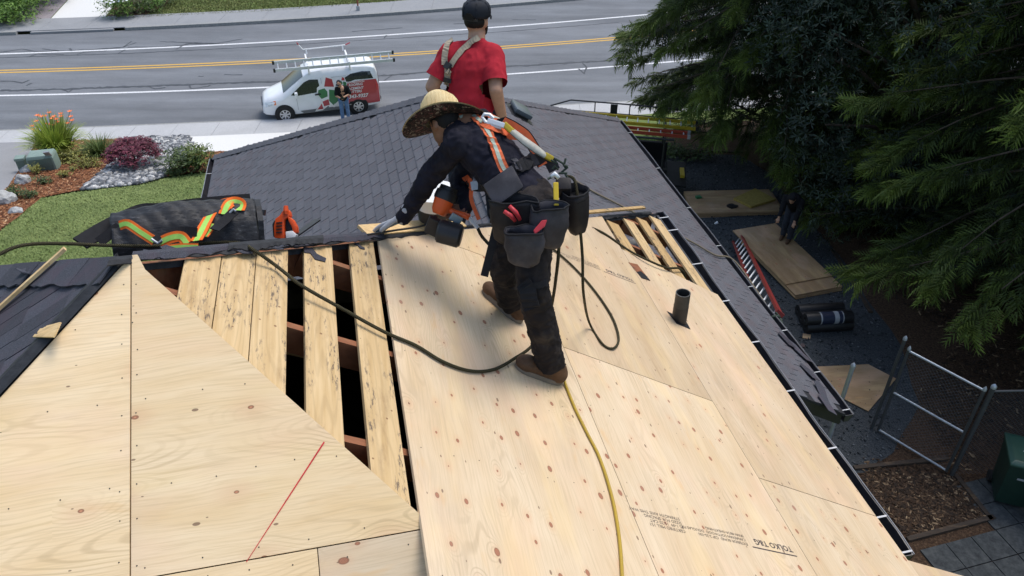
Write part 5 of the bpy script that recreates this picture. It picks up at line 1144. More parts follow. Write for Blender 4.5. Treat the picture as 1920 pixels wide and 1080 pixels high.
m.prism([c + V(x, y, 0) for x, y in q], (0, 0, .05)); m.bar(c + V(-.02, -.08, .02), c + V(0, -.20, -.15), .07, .012); tag(m.build('black_cloth', M['tarblack']), 'crumpled black cloth draped over the edge of the far plywood stack', 'cloth')
c = onz(1309, 371, z1t); m = MB(); M['green'] = plain('green_plastic', (.03, .16, .06), .5); m.box(c + ZZ * .03, V(.07, .02, 0), V(-.015, .05, 0), ZZ * .03); m.box(c + V(.06, -.02, .035), V(.03, -.03, 0), V(.02, .02, 0), ZZ * .015); tag(m.build('green_tool', M['green'], bevel=.01), 'small green tool on the left of the far plywood stack', 'tool')
# underlayment rolls
for i, (u, v, hgt, lab) in enumerate(((1493, 592, .14, 'black roofing roll touching the plywood stack'), (1499, 606, .14, 'middle black roofing roll behind the labelled one'), (1503, 622, .34, 'black roofing roll with white and blue label on top'), (1507, 622, .14, 'black roofing roll nearest the gutter'))):
    a = gnd(u, v); a.z = terr(a.x, a.y) + hgt; e_ = gnd(u + 118, v - 7); e_.z = terr(e_.x, e_.y) + hgt; d = (e_ - a).normalized(); e_ = a + d * 1.02
    rl = thing('roofing_roll', V(a.x, a.y, terr(a.x, a.y)), lab, 'roll', 'black roofing rolls'); m = MB(); m.lathe([(.04, .02), (.045, 0), (.130, 0), (.136, .015), (.136, 1.005), (.130, 1.02), (.045, 1.02), (.04, 1.0)], a, d, 26); m.build('roll', M['tarblack'], rl, smooth=40)
    if i == 2:
        for x0_, x1_, mt in ((.30, .33, 'label'), (.33, .60, 'label_b'), (.60, .70, 'label'), (.70, .78, 'label_b'), (.78, .80, 'label')): MB().lathe([(.1375, x0_), (.1375, x1_)], a, d, 26, cap=(False, False)).build('label_band', M[mt], rl, smooth=0)
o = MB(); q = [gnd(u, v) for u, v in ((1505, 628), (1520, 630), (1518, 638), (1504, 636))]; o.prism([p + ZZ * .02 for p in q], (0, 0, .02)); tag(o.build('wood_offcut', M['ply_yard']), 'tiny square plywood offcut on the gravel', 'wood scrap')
c = gnd(1503, 651); m = MB(); m.lathe([(.03, 0), (.05, 0), (.05, .05), (.03, .05)], c + ZZ * .02, V(.2, -.3, 1), 16); M['brownpl'] = plain('brown_tape', (.10, .07, .07), .5); tag(m.build('tape_roll', M['brownpl'], smooth=40), 'small dark tape roll lying on the gravel', 'tape roll')
c = gnd(1340, 421); m = MB(); m.lathe([(.028, 0), (.038, .09), (.033, .09)], c + ZZ * .02, V(.8, .2, .4), 12); tag(m.build('paper_cup', M['white_metal'], smooth=40), 'small white cup lying below the far plywood stack', 'cup')
q = [gnd(u, v) for u, v in ((1519, 691), (1627, 686), (1679, 713), (1627, 774), (1540, 730))]
zq = max(p.z for p in q) + .03; cq = sum(q, V(0, 0, 0)) / 5; Xq = (q[1] - q[0]); Xq.z = 0; Xq.normalize(); Yq = V(-Xq.y, Xq.x, 0); cq.z = zq
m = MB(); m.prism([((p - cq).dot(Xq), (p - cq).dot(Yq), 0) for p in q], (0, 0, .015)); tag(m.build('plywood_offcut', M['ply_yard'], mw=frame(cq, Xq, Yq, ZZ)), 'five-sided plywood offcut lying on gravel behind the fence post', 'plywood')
# red ladder leaning on the lower eave
lb0 = gnd(1382, 452); lb0.z = terr(lb0.x, lb0.y) + .08; lt = hh((onp(1440, 588, hh(rN, qR, lz), ZZ)).dot(ER), qR + .13, lz - .16)
ladder('red_ladder', lb0, lt, V(.11, .13, .05), 15, 'red ladder leaning from the gravel up to the lower gutter', (M['red_fg'], M['alu'], M['red_fg']), (.04, .10), .018)
# chain-link gate, fence and posts
M['wire'] = plain('dull_wire', (0.10, 0.105, 0.11), .5, .6); M['tube'] = plain('fence_tube', (0.42, 0.46, 0.50), .34, .5); M['tube_d'] = plain('weathered_tube', (0.085, 0.09, 0.095), .5, .4)
fp = [gnd(1645, 811), gnd(1772, 888), gnd(1783, 893)]
for p in fp: p.z = terr(p.x, p.y)
GH = 2.08
def chain(name, a, b, z0_, z1_, parent, cell=.075):
    d = (b - a); d.z = 0; L = d.length; d.normalize(); H_ = z1_ - z0_; m = MB(); n_ = V(-d.y, d.x, 0); s = -H_
    while s < L:
        for sg in (1, -1):
            x0_, x1_ = (s, s + H_) if sg > 0 else (s + H_, s); y0_, y1_ = 0.0, H_
            lo_, hi_ = max(0, min(x0_, x1_)), min(L, max(x0_, x1_))
            if hi_ - lo_ < .02: continue
            f_ = lambda x: (x - x0_) / (x1_ - x0_) * H_
            m.tube([a + d * lo_ + ZZ * (z0_ + f_(lo_)) + n_ * .003 * sg, a + d * hi_ + ZZ * (z0_ + f_(hi_)) + n_ * .003 * sg], .0022, 3, cap=False)
        s += cell
    return tag(m.build(name, M['wire'], parent, fix=False), None, None, None, 'stuff')
gate = thing('chain_link_gate', fp[0], 'open chain-link gate with three shiny rails on the gravel', 'gate')
def post(p, h, mat, parent, r_=.035, name='post'): 
    MB().tube([p, p + ZZ * h], r_, 12).build(name, mat, parent, smooth=40); MB().lathe([(r_ + .006, -.02), (r_ + .006, .02), (r_ * .6, .05), (.008, .065)], p + ZZ * h, ZZ, 12).build('post_cap', M['tube'], parent, smooth=40)
post(fp[0] + ZZ * .06, GH - .12, M['tube_d'], gate, .026, 'stile'); post(fp[1] + ZZ * .06, GH - .14, M['tube_d'], gate, .026, 'stile')
for z_ in (.08, 1.02, GH - .10): MB().tube([fp[0] + ZZ * z_, fp[1] + ZZ * z_], .022, 10).build('rail', M['tube'], gate, smooth=40)
chain('chain_mesh', fp[0], fp[1], .08, GH - .1, gate)
q0 = fp[0] + V(-.07, .10, 0); tag(None, None) if False else None
lp_ = thing('fence_post', q0, 'dark steel post beside the free end of the open gate', 'post', 'fence posts'); post(q0, GH + .08, M['tube_d'], lp_, .03)
p3 = V(5.61, 9.89, 0); p3.z = terr(p3.x, p3.y); t = thing('fence_post', p3, 'pale steel fence post standing at the house corner before the plywood offcut', 'post', 'fence posts'); post(p3, GH, M['tube'], t, .036)
fe = gnd(2250, 885); fe.z = terr(fe.x, fe.y); fs_ = thing('chain_link_fence', fp[2], 'chain-link fence running right from the gate behind the green bin', 'fence')
post(fp[2], GH + .03, M['tube_d'], fs_, .038); post(fe, GH, M['tube_d'], fs_, .038); MB().tube([fp[2] + ZZ * (GH - .06), fe + ZZ * (GH - .06)], .02, 8).build('rail', M['tube_d'], fs_, smooth=40); chain('chain_mesh', fp[2], fe, .05, GH - .06, fs_)
# bins
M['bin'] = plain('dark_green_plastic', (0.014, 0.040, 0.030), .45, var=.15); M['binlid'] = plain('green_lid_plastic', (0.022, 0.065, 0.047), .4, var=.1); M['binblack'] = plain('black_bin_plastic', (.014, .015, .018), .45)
def wheelie(base, az, label, mb, ml):
    t = thing('wheelie_bin', base, label, 'bin', 'rubbish bins'); X = V(math.cos(az), math.sin(az), 0); Y = V(-math.sin(az), math.cos(az), 0); m = MB(); P_ = []
    for z_, s in ((.06, .76), (.95, 1.0), (1.0, 1.04)): P_ += [base + X * (a_ * .29 * s) + Y * (b_ * .34 * s) + ZZ * z_ for a_, b_ in ((-1, -1), (1, -1), (1, 1), (-1, 1))]
    m.add(P_, [(0, 3, 2, 1), (8, 9, 10, 11)] + [(i * 4 + j, i * 4 + (j + 1) % 4, (i + 1) * 4 + (j + 1) % 4, (i + 1) * 4 + j) for i in range(2) for j in range(4)]); m.build('body', mb, t, bevel=.02, smooth=35)
    l_ = MB(); P_ = []
    for z_, s in ((1.005, 1.08), (1.05, 1.06), (1.09, .85)): P_ += [base + X * (a_ * .29 * s) + Y * (b_ * .35 * s) + ZZ * z_ for a_, b_ in ((-1, -1), (1, -1), (1, 1), (-1, 1))]
    l_.add(P_, [(0, 3, 2, 1), (8, 9, 10, 11)] + [(i * 4 + j, i * 4 + (j + 1) % 4, (i + 1) * 4 + (j + 1) % 4, (i + 1) * 4 + j) for i in range(2) for j in range(4)]); lid = l_.build('lid', ml, t, bevel=.015, smooth=35)
    MB().box(base + X * .02 - Y * .05 + ZZ * 1.095, X * .12, Y * .012, ZZ * .002).build('lid_print', M['label'], lid)
    MB().tube([base - X * .20 + Y * .40 + ZZ * .98, base + X * .20 + Y * .40 + ZZ * .98], .016, 8).build('handle', mb, t)
    MB().box(base - Y * .325 + ZZ * .72, X * .10, Y * .003, ZZ * .02).build('print', M['label'], t)
    for sg in (1, -1): MB().lathe([(.10, -.025), (.10, .025)], base + X * (sg * .24) + Y * .28 + ZZ * .10, X, 18).build('wheel', M['tyre'], t)
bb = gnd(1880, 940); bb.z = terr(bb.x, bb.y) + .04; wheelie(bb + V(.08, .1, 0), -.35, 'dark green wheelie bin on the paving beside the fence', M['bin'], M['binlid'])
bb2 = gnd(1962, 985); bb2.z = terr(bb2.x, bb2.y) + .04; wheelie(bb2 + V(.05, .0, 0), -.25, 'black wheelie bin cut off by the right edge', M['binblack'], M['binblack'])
# ================================================================== people
def capsule(m, a, b, ra, rb, n=14, k=5, flat=None):
    """tapered capsule; flat=(direction, factor) squashes it across"""
    a = V(a); b = V(b); d = b - a; L = d.length
    if L < 1e-5: d = V(0, 0, 1); L = 1e-5
    t = d.normalized(); u = t.orthogonal().normalized(); w_ = t.cross(u); rings = []
    for i in range(k): th = math.pi / 2 * (1 - i / k); rings.append((-ra * math.sin(th), ra * math.cos(th)))
    rings.append((0, ra)); rings.append((L, rb))
    for i in range(1, k + 1): th = math.pi / 2 * i / k; rings.append((L + rb * math.sin(th), rb * math.cos(th)))
    vs = []
    for x, r_ in rings:
        r_ = max(r_, 1e-4)
        for j in range(n):
            o = (u * math.cos(2 * math.pi * j / n) + w_ * math.sin(2 * math.pi * j / n)) * r_
            if flat: fd = V(flat[0]).normalized(); o = o - fd * o.dot(fd) * (1 - flat[1])
            vs.append(a + t * x + o)
    K_ = len(rings); m.add(vs, [(i * n + j, i * n + (j + 1) % n, (i + 1) * n + (j + 1) % n, (i + 1) * n + j) for i in range(K_ - 1) for j in range(n)] + [tuple(range(n))[::-1], tuple((K_ - 1) * n + j for j in range(n))])
def ellipsoid(m, c, ax, n=16):
    c = V(c); vs = []; K_ = n // 2
    for i in range(K_ + 1):
        th = math.pi * i / K_
        for j in range(n): ph = 2 * math.pi * j / n; vs.append(c + ax[0] * (math.sin(th) * math.cos(ph)) + ax[1] * (math.sin(th) * math.sin(ph)) + ax[2] * math.cos(th) + V(1e-5 * j, 0, 0))
    m.add(vs, [(i * n + j, i * n + (j + 1) % n, (i + 1) * n + (j + 1) % n, (i + 1) * n + j) for i in range(K_) for j in range(n)])
def blob(name, m, mat, parent, voxel=.010, smooth=6, wrinkle=0.0, wscale=.10, cut=None, stretch=None):
    me0 = m.mesh(name + '_raw'); bm = bmesh.new(); bm.from_mesh(me0); bmesh.ops.recalc_face_normals(bm, faces=bm.faces); bm.to_mesh(me0); bm.free()
    ob = bpy.data.objects.new('raw', me0); COL.objects.link(ob)
    md = ob.modifiers.new('r', 'REMESH'); md.mode = 'VOXEL'; md.voxel_size = voxel; md.use_smooth_shade = True
    if smooth: sm = ob.modifiers.new('s', 'SMOOTH'); sm.iterations = smooth; sm.factor = .5
    dg = bpy.context.evaluated_depsgraph_get(); dg.update(); me = bpy.data.meshes.new_from_object(ob.evaluated_get(dg)); me.name = name
    bpy.data.objects.remove(ob); bpy.data.meshes.remove(me0)
    if cut or wrinkle:
        bm = bmesh.new(); bm.from_mesh(me)
        if cut:
            for cc in cut:
                co, no = cc[0], cc[1]
                if len(cc) > 2: fs_l = [f for f in bm.faces if (f.calc_center_median() - co).length < cc[2]]; gm = list({v for f in fs_l for v in f.verts}) + list({e for f in fs_l for e in f.edges}) + fs_l
                else: gm = bm.verts[:] + bm.edges[:] + bm.faces[:]
                bmesh.ops.bisect_plane(bm, geom=gm, plane_co=co, plane_no=no, clear_outer=True)
        if wrinkle:
            bm.normal_update(); mv = []
            for v in bm.verts:
                p = v.co / wscale
                if stretch: p = p - V(stretch) * p.dot(V(stretch)) * .65
                q = mnoise.noise(p) ; q2 = 1 - 2 * abs(mnoise.noise(p * 1.9 + Vector((7, 3, 1))))
                mv.append(v.co + v.normal * wrinkle * (.7 * q + .6 * q2))
            for v, c_ in zip(bm.verts, mv): v.co = c_
        bm.to_mesh(me); bm.free()
    me.materials.clear(); me.materials.append(mat); smooth_mesh(me); o = bpy.data.objects.new(name, me); return link(o, parent)
def fabric(name, col, rough=.85, var=.2, scale=9, weave=350, dirt=0.0):
    t = NT(name); v = t.coord(); n = t.noise(v, scale, 4.0, .6); c = t.ramp(n, [(.3, c3(col, 1 - var)), (.7, c3(col, 1 + var))])
    if dirt: c = t.mix(t.math('MULTIPLY', t.step(t.noise(v, 5.0, 5.0, .7), .5, .75), dirt), c, (.16, .13, .10, 1))
    t.bump(t.math('ADD', t.noise(v, weave, 2.0), t.math('MULTIPLY', t.noise(v, 22.0, 3.0), .8)), .25, .004); m = t.done(c, rough, 0, .2); return m
def skin(name, col):
    t = NT(name); v = t.coord(); n = t.noise(v, 25, 4.0); m = t.done(t.ramp(n, [(.3, c3(col, .86)), (.7, c3(col, 1.08))]), .5, 0, .35); t.b.inputs['Subsurface Weight'].default_value = .08; t.b.inputs['Subsurface Radius'].default_value = (.02, .008, .004); return m
M['skin1'] = skin('skin_tan', (0.27, 0.135, 0.08)); M['skin2'] = skin('skin_light_tan', (0.42, 0.235, 0.15)); M['hair'] = fabric('black_hair', (0.012, 0.010, 0.009), .6)
M['navy'] = fabric('navy_shirt', (0.011, 0.011, 0.019), .9, .35, dirt=.10); M['pants'] = fabric('charcoal_work_trousers', (0.017, 0.014, 0.014), .9, .35, dirt=.28); M['redshirt'] = fabric('red_tshirt', (0.36, 0.018, 0.030), .9, .18)
M['boot'] = fabric('brown_boot_leather', (0.105, 0.058, 0.032), .7, .35, 14, 120, .25); M['sole'] = plain('boot_sole', (0.20, 0.165, 0.125), .8, dirt=.5); M['glove'] = fabric('pale_glove_knit', (0.42, 0.42, 0.43), .9, .15); M['glove_b'] = plain('blue_glove_rubber', (0.04, 0.10, 0.17), .55, var=.3)
M['leather'] = fabric('dark_pouch_leather', (0.018, 0.016, 0.018), .55, .35, 12, 150, .12); M['pouchgrey'] = fabric('grey_pouch_cloth', (0.042, 0.040, 0.047), .65, .35, 10, 200, .15); M['darkjeans'] = fabric('dark_jeans', (0.03, 0.034, 0.045), .9)
M['jeans'] = fabric('blue_jeans', (0.10, 0.17, 0.30), .9, .3); M['blackcloth'] = fabric('black_cloth', (0.012, 0.012, 0.014), .9); M['capblack'] = fabric('dark_cap', (0.012, 0.015, 0.022), .7, .3)
M['straporange'] = fabric('orange_webbing', (0.62, 0.13, 0.05), .8, .1, 30, 500); M['strapgrey'] = fabric('silver_green_tape', (0.36, 0.42, 0.34), .5, .1, 30, 500); M['straplime'] = fabric('lime_tape', (0.34, 0.62, 0.12), .6, .1, 30, 500); M['strapbeige'] = fabric('beige_webbing', (0.36, 0.30, 0.22), .85, .15, 30, 500); M['strapblack'] = fabric('black_webbing', (0.013, 0.013, 0.015), .8, .2, 30, 500); M['straporange_f'] = fabric('bright_orange_webbing', (0.80, 0.15, 0.02), .7, .1, 30, 500)
def straw_mat():
    t = NT('straw_weave'); v = t.coord(); wv = t.n('TexWave', {'Vector': v, 'Scale': 42.0, 'Distortion': 3.0, 'Detail': 2.0}).outputs[1]; n = t.noise(v, 16, 3.0)
    c = t.ramp(t.math('MULTIPLY_ADD', wv, .45, t.math('MULTIPLY', n, .55)), [(.2, (.46, .30, .12)), (.5, (.74, .56, .28)), (.8, (.86, .72, .42))]); t.bump(wv, .5, .004); return t.done(c, .7, 0, .3)
def camo_mat():
    t = NT('floral_camo_cloth'); v = t.coord(); a = t.noise(v, 26, 3.0, .6, 1.0); b = t.noise(t.n('Mapping', {'Vector': v, 'Location': (4, 2, 7)}).outputs[0], 34, 2.0, .5, 1.5)
    c = t.ramp(a, [(.40, (.012, .011, .010)), (.46, (.05, .025, .022)), (.54, (.010, .010, .010)), (.60, (.16, .06, .055)), (.66, (.03, .03, .022))], 'CONSTANT'); c = t.mix(t.step(b, .60, .64), c, (.22, .18, .14, 1)); return t.done(c, .85, 0, .2)
M['straw'] = straw_mat(); M['camo'] = camo_mat()
def hand(m, wrist, knuck, nrm, thumb_side, curl=.3, s=1.0, rad=.0088):
    """palm and five bent fingers; wrist -> knuckles, nrm: back-of-hand normal, thumb_side: +1/-1 along nrm x dir"""
    wrist = V(wrist); knuck = V(knuck); d = (knuck - wrist).normalized(); n_ = V(nrm); n_ = (n_ - d * n_.dot(d)).normalized(); sd = n_.cross(d) * thumb_side; L = (knuck - wrist).length
    for k, off in enumerate((.030, .010, -.010, -.029)):
        capsule(m, wrist + sd * off * .65 * s, knuck + sd * off * s - d * (.004 * k * s), .013 * s, .011 * s, 10, 3)
    for k, (off, ln) in enumerate(((.032, .070), (.011, .080), (-.011, .074), (-.031, .058))):
        p = knuck + sd * off * s - d * (.004 * k * s); an = curl * .5; spread = off * 2.2
        for seg, f_ in ((.45, 1.0), (.32, .92), (.25, .84)):
            q = p + (d * math.cos(an) - n_ * math.sin(an) + sd * spread).normalized() * (ln * seg * s); capsule(m, p, q, rad * f_ * s, rad * f_ * .93 * s, 9, 3); p = q; an += curl
    p = wrist.lerp(knuck, .28) + sd * .026 * s; an = .75
    for seg, f_ in ((.040, 1.15), (.032, 1.0), (.026, .92)):
        q = p + (d * math.cos(an) + sd * math.sin(an) - n_ * (.25 + curl * .4)).normalized() * seg * s; capsule(m, p, q, rad * f_ * 1.15 * s, rad * f_ * s, 9, 3); p = q; an -= .3
def head(m, c, face, up, s=1.0, beard=False):
    """cranium, jaw, nose, ears, brow; c: centre of the cranium"""
    f_ = V(face).normalized(); u = V(up); u = (u - f_ * u.dot(f_)).normalized(); sd = f_.cross(u)
    ellipsoid(m, c + f_ * -.006 * s, (f_ * .098 * s, sd * .076 * s, u * .105 * s)); ellipsoid(m, c + f_ * .022 * s - u * .062 * s, (f_ * .072 * s, sd * .060 * s, u * .070 * s))
    capsule(m, c + f_ * .088 * s + u * .0 * s, c + f_ * .106 * s - u * .036 * s, .011 * s, .015 * s, 8, 3)                      # nose
    capsule(m, c + f_ * .078 * s + sd * .030 * s + u * .018 * s, c + f_ * .078 * s - sd * .030 * s + u * .018 * s, .013 * s, .013 * s, 8, 3)   # brow
    capsule(m, c + f_ * .078 * s + sd * .018 * s - u * .066 * s, c + f_ * .078 * s - sd * .018 * s - u * .066 * s, .011 * s, .011 * s, 8, 3)   # lips
    ellipsoid(m, c + f_ * .07 * s - u * .108 * s, (f_ * .022 * s, sd * .024 * s, u * .018 * s), 10)                              # chin
    for k in (1, -1): ellipsoid(m, c + sd * .078 * s * k - u * .022 * s - f_ * .012 * s, (f_ * .020 * s, sd * .010 * s, u * .032 * s), 10)
    return f_, u, sd
def eyes(c, f_, u, sd, s, parent, iris):
    for k in (1, -1):
        e_ = MB(); e_.lathe([(.0, -.004), (.011 * s, -.002), (.013 * s, .003), (.006 * s, .006)], c + f_ * .080 * s + sd * .031 * s * k - u * .004 * s, f_, 12); e_.build('eye', iris, parent, smooth=0)
M['eye'] = plain('dark_eye', (.03, .02, .015), .2, spec=.6)
# ------------------------------------------------ the bent worker with the nail gun
Pd = atd
footL_h, footL_t = pr(3.24, 2.415, 0), pr(3.27, 2.12, 0)          # near boot
footR_h, footR_t = pr(3.73, 2.27, 0), pr(3.97, 2.06, 0)           # far boot
J = dict(ankL=footL_h.lerp(footL_t, .22) + ZZ * .11, ankR=footR_h.lerp(footR_t, .22) + ZZ * .11)
J['hipL'] = Pd(1000, 398, 4.20); J['hipR'] = Pd(988, 366, 4.45); J['pelvis'] = (J['hipL'] + J['hipR']) / 2
J['kneeL'] = Pd(1000, 545, 4.16); J['kneeR'] = Pd(946, 500, 4.52)
J['shL'] = Pd(860, 268, 4.33); J['shR'] = Pd(903, 232, 4.66); J['chest'] = (J['shL'] + J['shR']) / 2 + Pd(915, 290, 4.5) * 0
J['neck'] = Pd(858, 242, 4.48); J['head'] = Pd(832, 228, 4.46)
J['elL'] = Pd(803, 335, 4.56); J['wrL'] = Pd(757, 408, 4.76); J['knL'] = Pd(726, 422, 4.83)
J['elR'] = Pd(862, 345, 4.78); J['wrR'] = Pd(872, 392, 4.66); J['knR'] = Pd(848, 394, 4.63)
up_t = (J['chest'] - J['pelvis']).normalized()
w1_ = thing('person', (footL_h + footR_t) / 2, 'worker in straw hat and navy shirt bending over the plywood with a nail gun', 'person')
faceD = (V(-.62, .50, -.60)).normalized()
m = MB()
f_, u_, sd_ = head(m, J['head'], faceD, V(-.30, .66, .68), .98)
capsule(m, J['neck'], J['head'] - u_ * .05, .056, .052)
for a, b, ra, rb in (('shL', 'elL', .047, .040), ('elL', 'wrL', .040, .029), ('shR', 'elR', .047, .040), ('elR', 'wrR', .040, .029), ('hipL', 'kneeL', .078, .056), ('kneeL', 'ankL', .054, .038), ('hipR', 'kneeR', .078, .056), ('kneeR', 'ankR', .054, .038), ('hipL', 'hipR', .085, .085), ('shL', 'shR', .06, .06)): capsule(m, J[a], J[b], ra, rb)
side_v = (J['shR'] - J['shL']).normalized()
capsule(m, J['pelvis'], J['chest'], .12, .125); capsule(m, J['chest'], J['neck'], .07, .055)
for kn, hl in (('ankL', footL_t), ('ankR', footR_t)): capsule(m, J[kn] - ZZ * .04, J[kn].lerp(hl, .6) - ZZ * .02, .030, .022)
hand(m, J['wrL'], J['knL'], NR, 1, .12, 1.0); hand(m, J['wrR'], J['knR'], V(-.1, -.6, .8), 1, .85, 1.0)
b1 = blob('body', m, M['skin1'], w1_, .0075, 3); eyes(J['head'], f_, u_, sd_, .98, w1_, M['eye'])
# shirt
m = MB(); capsule(m, J['shL'], J['elL'], .070, .060); capsule(m, J['elL'], J['wrL'], .060, .043); capsule(m, J['shR'], J['elR'], .070, .058); capsule(m, J['elR'], J['wrR'] - (J['wrR'] - J['elR']) * .12, .056, .046)
bk = up_t.cross(side_v).normalized()                                  # out of the back
if bk.z < 0: bk = -bk
ellipsoid(m, J['pelvis'].lerp(J['chest'], .15), (side_v * .175, bk * .135, up_t * .16)); ellipsoid(m, J['pelvis'].lerp(J['chest'], .5), (side_v * .18, bk * .145, up_t * .22)); ellipsoid(m, J['pelvis'].lerp(J['chest'], .82) + bk * .01, (side_v * .205, bk * .145, up_t * .18)); capsule(m, J['shL'], J['shR'], .082, .082); capsule(m, J['chest'], J['neck'] + (J['neck'] - J['chest']) * .25, .10, .074); capsule(m, J['shL'], J['neck'], .075, .07)
shirt = blob('shirt', m, M['navy'], w1_, .009, 6, .014, .075)
m = MB()
ellipsoid(m, J['pelvis'] - up_t * .03, (side_v * .175, bk * .145, up_t * .15)); capsule(m, J['hipL'], J['hipR'], .118, .118)
capsule(m, J['hipL'], J['kneeL'], .108, .080); capsule(m, J['kneeL'], J['ankL'] - ZZ * .01, .080, .078); capsule(m, J['hipR'], J['kneeR'], .105, .078); capsule(m, J['kneeR'], J['ankR'] - ZZ * .01, .078, .076)
trous = blob('trousers', m, M['pants'], w1_, .009, 5, .016, .07, cut=[(J['ankL'] + ZZ * .005, (J['ankL'] - J['kneeL']).normalized(), .13), (J['ankR'] + ZZ * .005, (J['ankR'] - J['kneeR']).normalized(), .13)])
def boot(parent, heel, toe, ank):
    d = (toe - heel); d.normalize(); n_ = NR; m = MB(); L = (toe - heel).length; sd = n_.cross(d).normalized()
    capsule(m, heel + d * .05 + n_ * .055, ank + ZZ * .05, .058, .062); capsule(m, heel + d * .045 + n_ * .05, toe - d * .075 + n_ * .046, .054, .052, flat=(n_, .9)); ellipsoid(m, toe - d * .06 + n_ * .044, (d * .080, sd * .056, n_ * .050)); capsule(m, ank + n_ * .015, toe - d * .10 + n_ * .065, .052, .036)
    bo = blob('boot', m, M['boot'], parent, .007, 4, .003, .05, cut=[(heel + n_ * .016, -n_)])
    pts = []
    for k in range(22):
        a = 2 * math.pi * k / 22; x = math.cos(a); y = math.sin(a); lx = (L / 2 + .008) * (abs(x) ** .75) * (1 if x > 0 else -1); wd_ = .056 + .006 * (x if x > 0 else -.6 * x); pts.append((heel + toe) / 2 + d * lx + sd * y * wd_ * (1 if abs(x) > .3 else .93) + n_ * .002)
    MB().prism(pts, n_ * .028).build('sole', M['sole'], bo, smooth=40)
boot(w1_, footL_h, footL_t, J['ankL']); boot(w1_, footR_h, footR_t, J['ankR'])
# gloves over the left hand
m = MB(); hand(m, J['wrL'] + NR * .012, J['knL'] + NR * .012, NR, 1, .12, 1.2, .0118); capsule(m, J['wrL'].lerp(J['knL'], .1), J['wrL'] + (J['elL'] - J['wrL']).normalized() * .07, .040, .044)
gl = blob('glove', m, M['glove'], w1_, .005, 2)
m = MB(); dh = (J['knL'] - J['wrL']).normalized(); hand(m, J['wrL'] - NR * .012 + dh * .03, J['knL'] - NR * .010 + dh * .006, NR, 1, .14, .98, .0100); blob('glove_palm', m, M['glove_b'], gl, .005, 2)
# straw hat
hu = (V(-.30, .64, .70)).normalized(); hx = (V(.86, .15, .30)); hx = (hx - hu * hx.dot(hu)).normalized(); hy = hu.cross(hx); hc = J['head'] + hu * .012
def hat():
    n = 40; vs = []; prof = [(.102, .0, 0), (.102, .04, 0), (.098, .085, 0), (.089, .120, 0), (.069, .143, 0), (.038, .152, 0), (.0, .149, 0)]
    for r_, h_, _ in prof:
        for j in range(n): a = 2 * math.pi * j / n; dent = -.012 * math.cos(2 * a) * (h_ > .1); vs.append(hc + hx * math.cos(a) * r_ * 1.12 + hy * math.sin(a) * r_ * .96 + hu * (h_ + dent))
    m = MB(); m.add(vs, [(i * n + j, i * n + (j + 1) % n, (i + 1) * n + (j + 1) % n, (i + 1) * n + j) for i in range(len(prof) - 1) for j in range(n)]); h_ = m.build('straw_hat', M['straw'], w1_, smooth=0)
    for nm, mt, dz in (('brim', 'straw', .0), ('brim_lining', 'camo', -.005)):
        vs = []; rs = (.098, .13, .17, .205, .226)
        for i, r_ in enumerate(rs):
            for j in range(n):
                a = 2 * math.pi * j / n; q = (r_ - .094) / .128; curl = .055 * math.sin(a) ** 2 * q * q - .022 * math.cos(a) * q - .035 * q; vs.append(hc + hx * math.cos(a) * r_ * 1.06 + hy * math.sin(a) * r_ * .97 + hu * (curl + dz + (.004 if nm == 'brim' else 0)))
        m = MB(); m.add(vs, [(i * n + j, i * n + (j + 1) % n, (i + 1) * n + (j + 1) % n, (i + 1) * n + j) for i in range(len(rs) - 1) for j in range(n)]); m.build(nm, M[mt], h_, smooth=0)
hat()
m = MB(); ellipsoid(m, J['head'] - f_ * .014 + u_ * .01, (f_ * .094, sd_ * .079, u_ * .098)); blob('hair', m, M['hair'], w1_, .008, 2, .002, .02, cut=[(J['head'] + f_ * .03, f_)])
BV = {}
def bvh(objs):
    vs = []; ps = []
    for o in objs:
        b = len(vs); vs += [v.co.copy() for v in o.data.vertices]; ps += [[i + b for i in p.vertices] for p in o.data.polygons]
    return BVHTree.FromPolygons(vs, ps)
def on_bvh(t, u, v, off=.006, dflt=4.4):
    r_ = ray(u, v).normalized(); loc, n_, i, d = t.ray_cast(CAMP, r_)
    if loc is None: return atd(u, v, dflt), -r_
    if n_.dot(r_) > 0: n_ = -n_
    return loc + n_ * off, n_
def strap(name, tree, px, w, mat, parent, off=.006, t=.004, sub=6, dflt=4.4):
    P_ = []
    for (a, b) in zip(px[:-1], px[1:]):
        for k in range(sub): s = k / sub; P_.append((a[0] + (b[0] - a[0]) * s, a[1] + (b[1] - a[1]) * s))
    P_.append(px[-1]); q = [on_bvh(tree, u, v, off, dflt) for u, v in P_]
    pts = [x[0] for x in q]; nr = [x[1] for x in q]
    for _ in range(2):
        pts = [pts[0]] + [(pts[i - 1] + pts[i] * 2 + pts[i + 1]) / 4 for i in range(1, len(pts) - 1)] + [pts[-1]]
    return MB().ribbon(pts, nr, w, t).build(name, mat, parent)
T1 = bvh([shirt, trous])
har = w1_
for px in ([(862, 222), (885, 216), (908, 234), (925, 270), (942, 310), (952, 330)], [(905, 216), (935, 225), (960, 236), (985, 252), (1003, 280), (1018, 310)]):
    s_ = strap('harness_strap', T1, px, .052, M['straporange'], har, .005); strap('reflective_tape', T1, px, .020, M['strapgrey'], s_, .0105, .002); strap('strap_edge', T1, px, .064, M['strapblack'], s_, .002, .002)
strap('harness_strap', T1, [(905, 232), (930, 246), (955, 254), (985, 256)], .045, M['straporange'], har, .012); strap('harness_strap', T1, [(868, 335), (880, 350), (900, 352), (930, 345)], .045, M['strapblack'], har, .008)
strap('harness_strap', T1, [(872, 330), (876, 345), (890, 352)], .04, M['straporange'], har, .012)
strap('harness_buckle', T1, [(890, 340), (893, 356)], .05, M['galv'], har, .016, .010, 2)
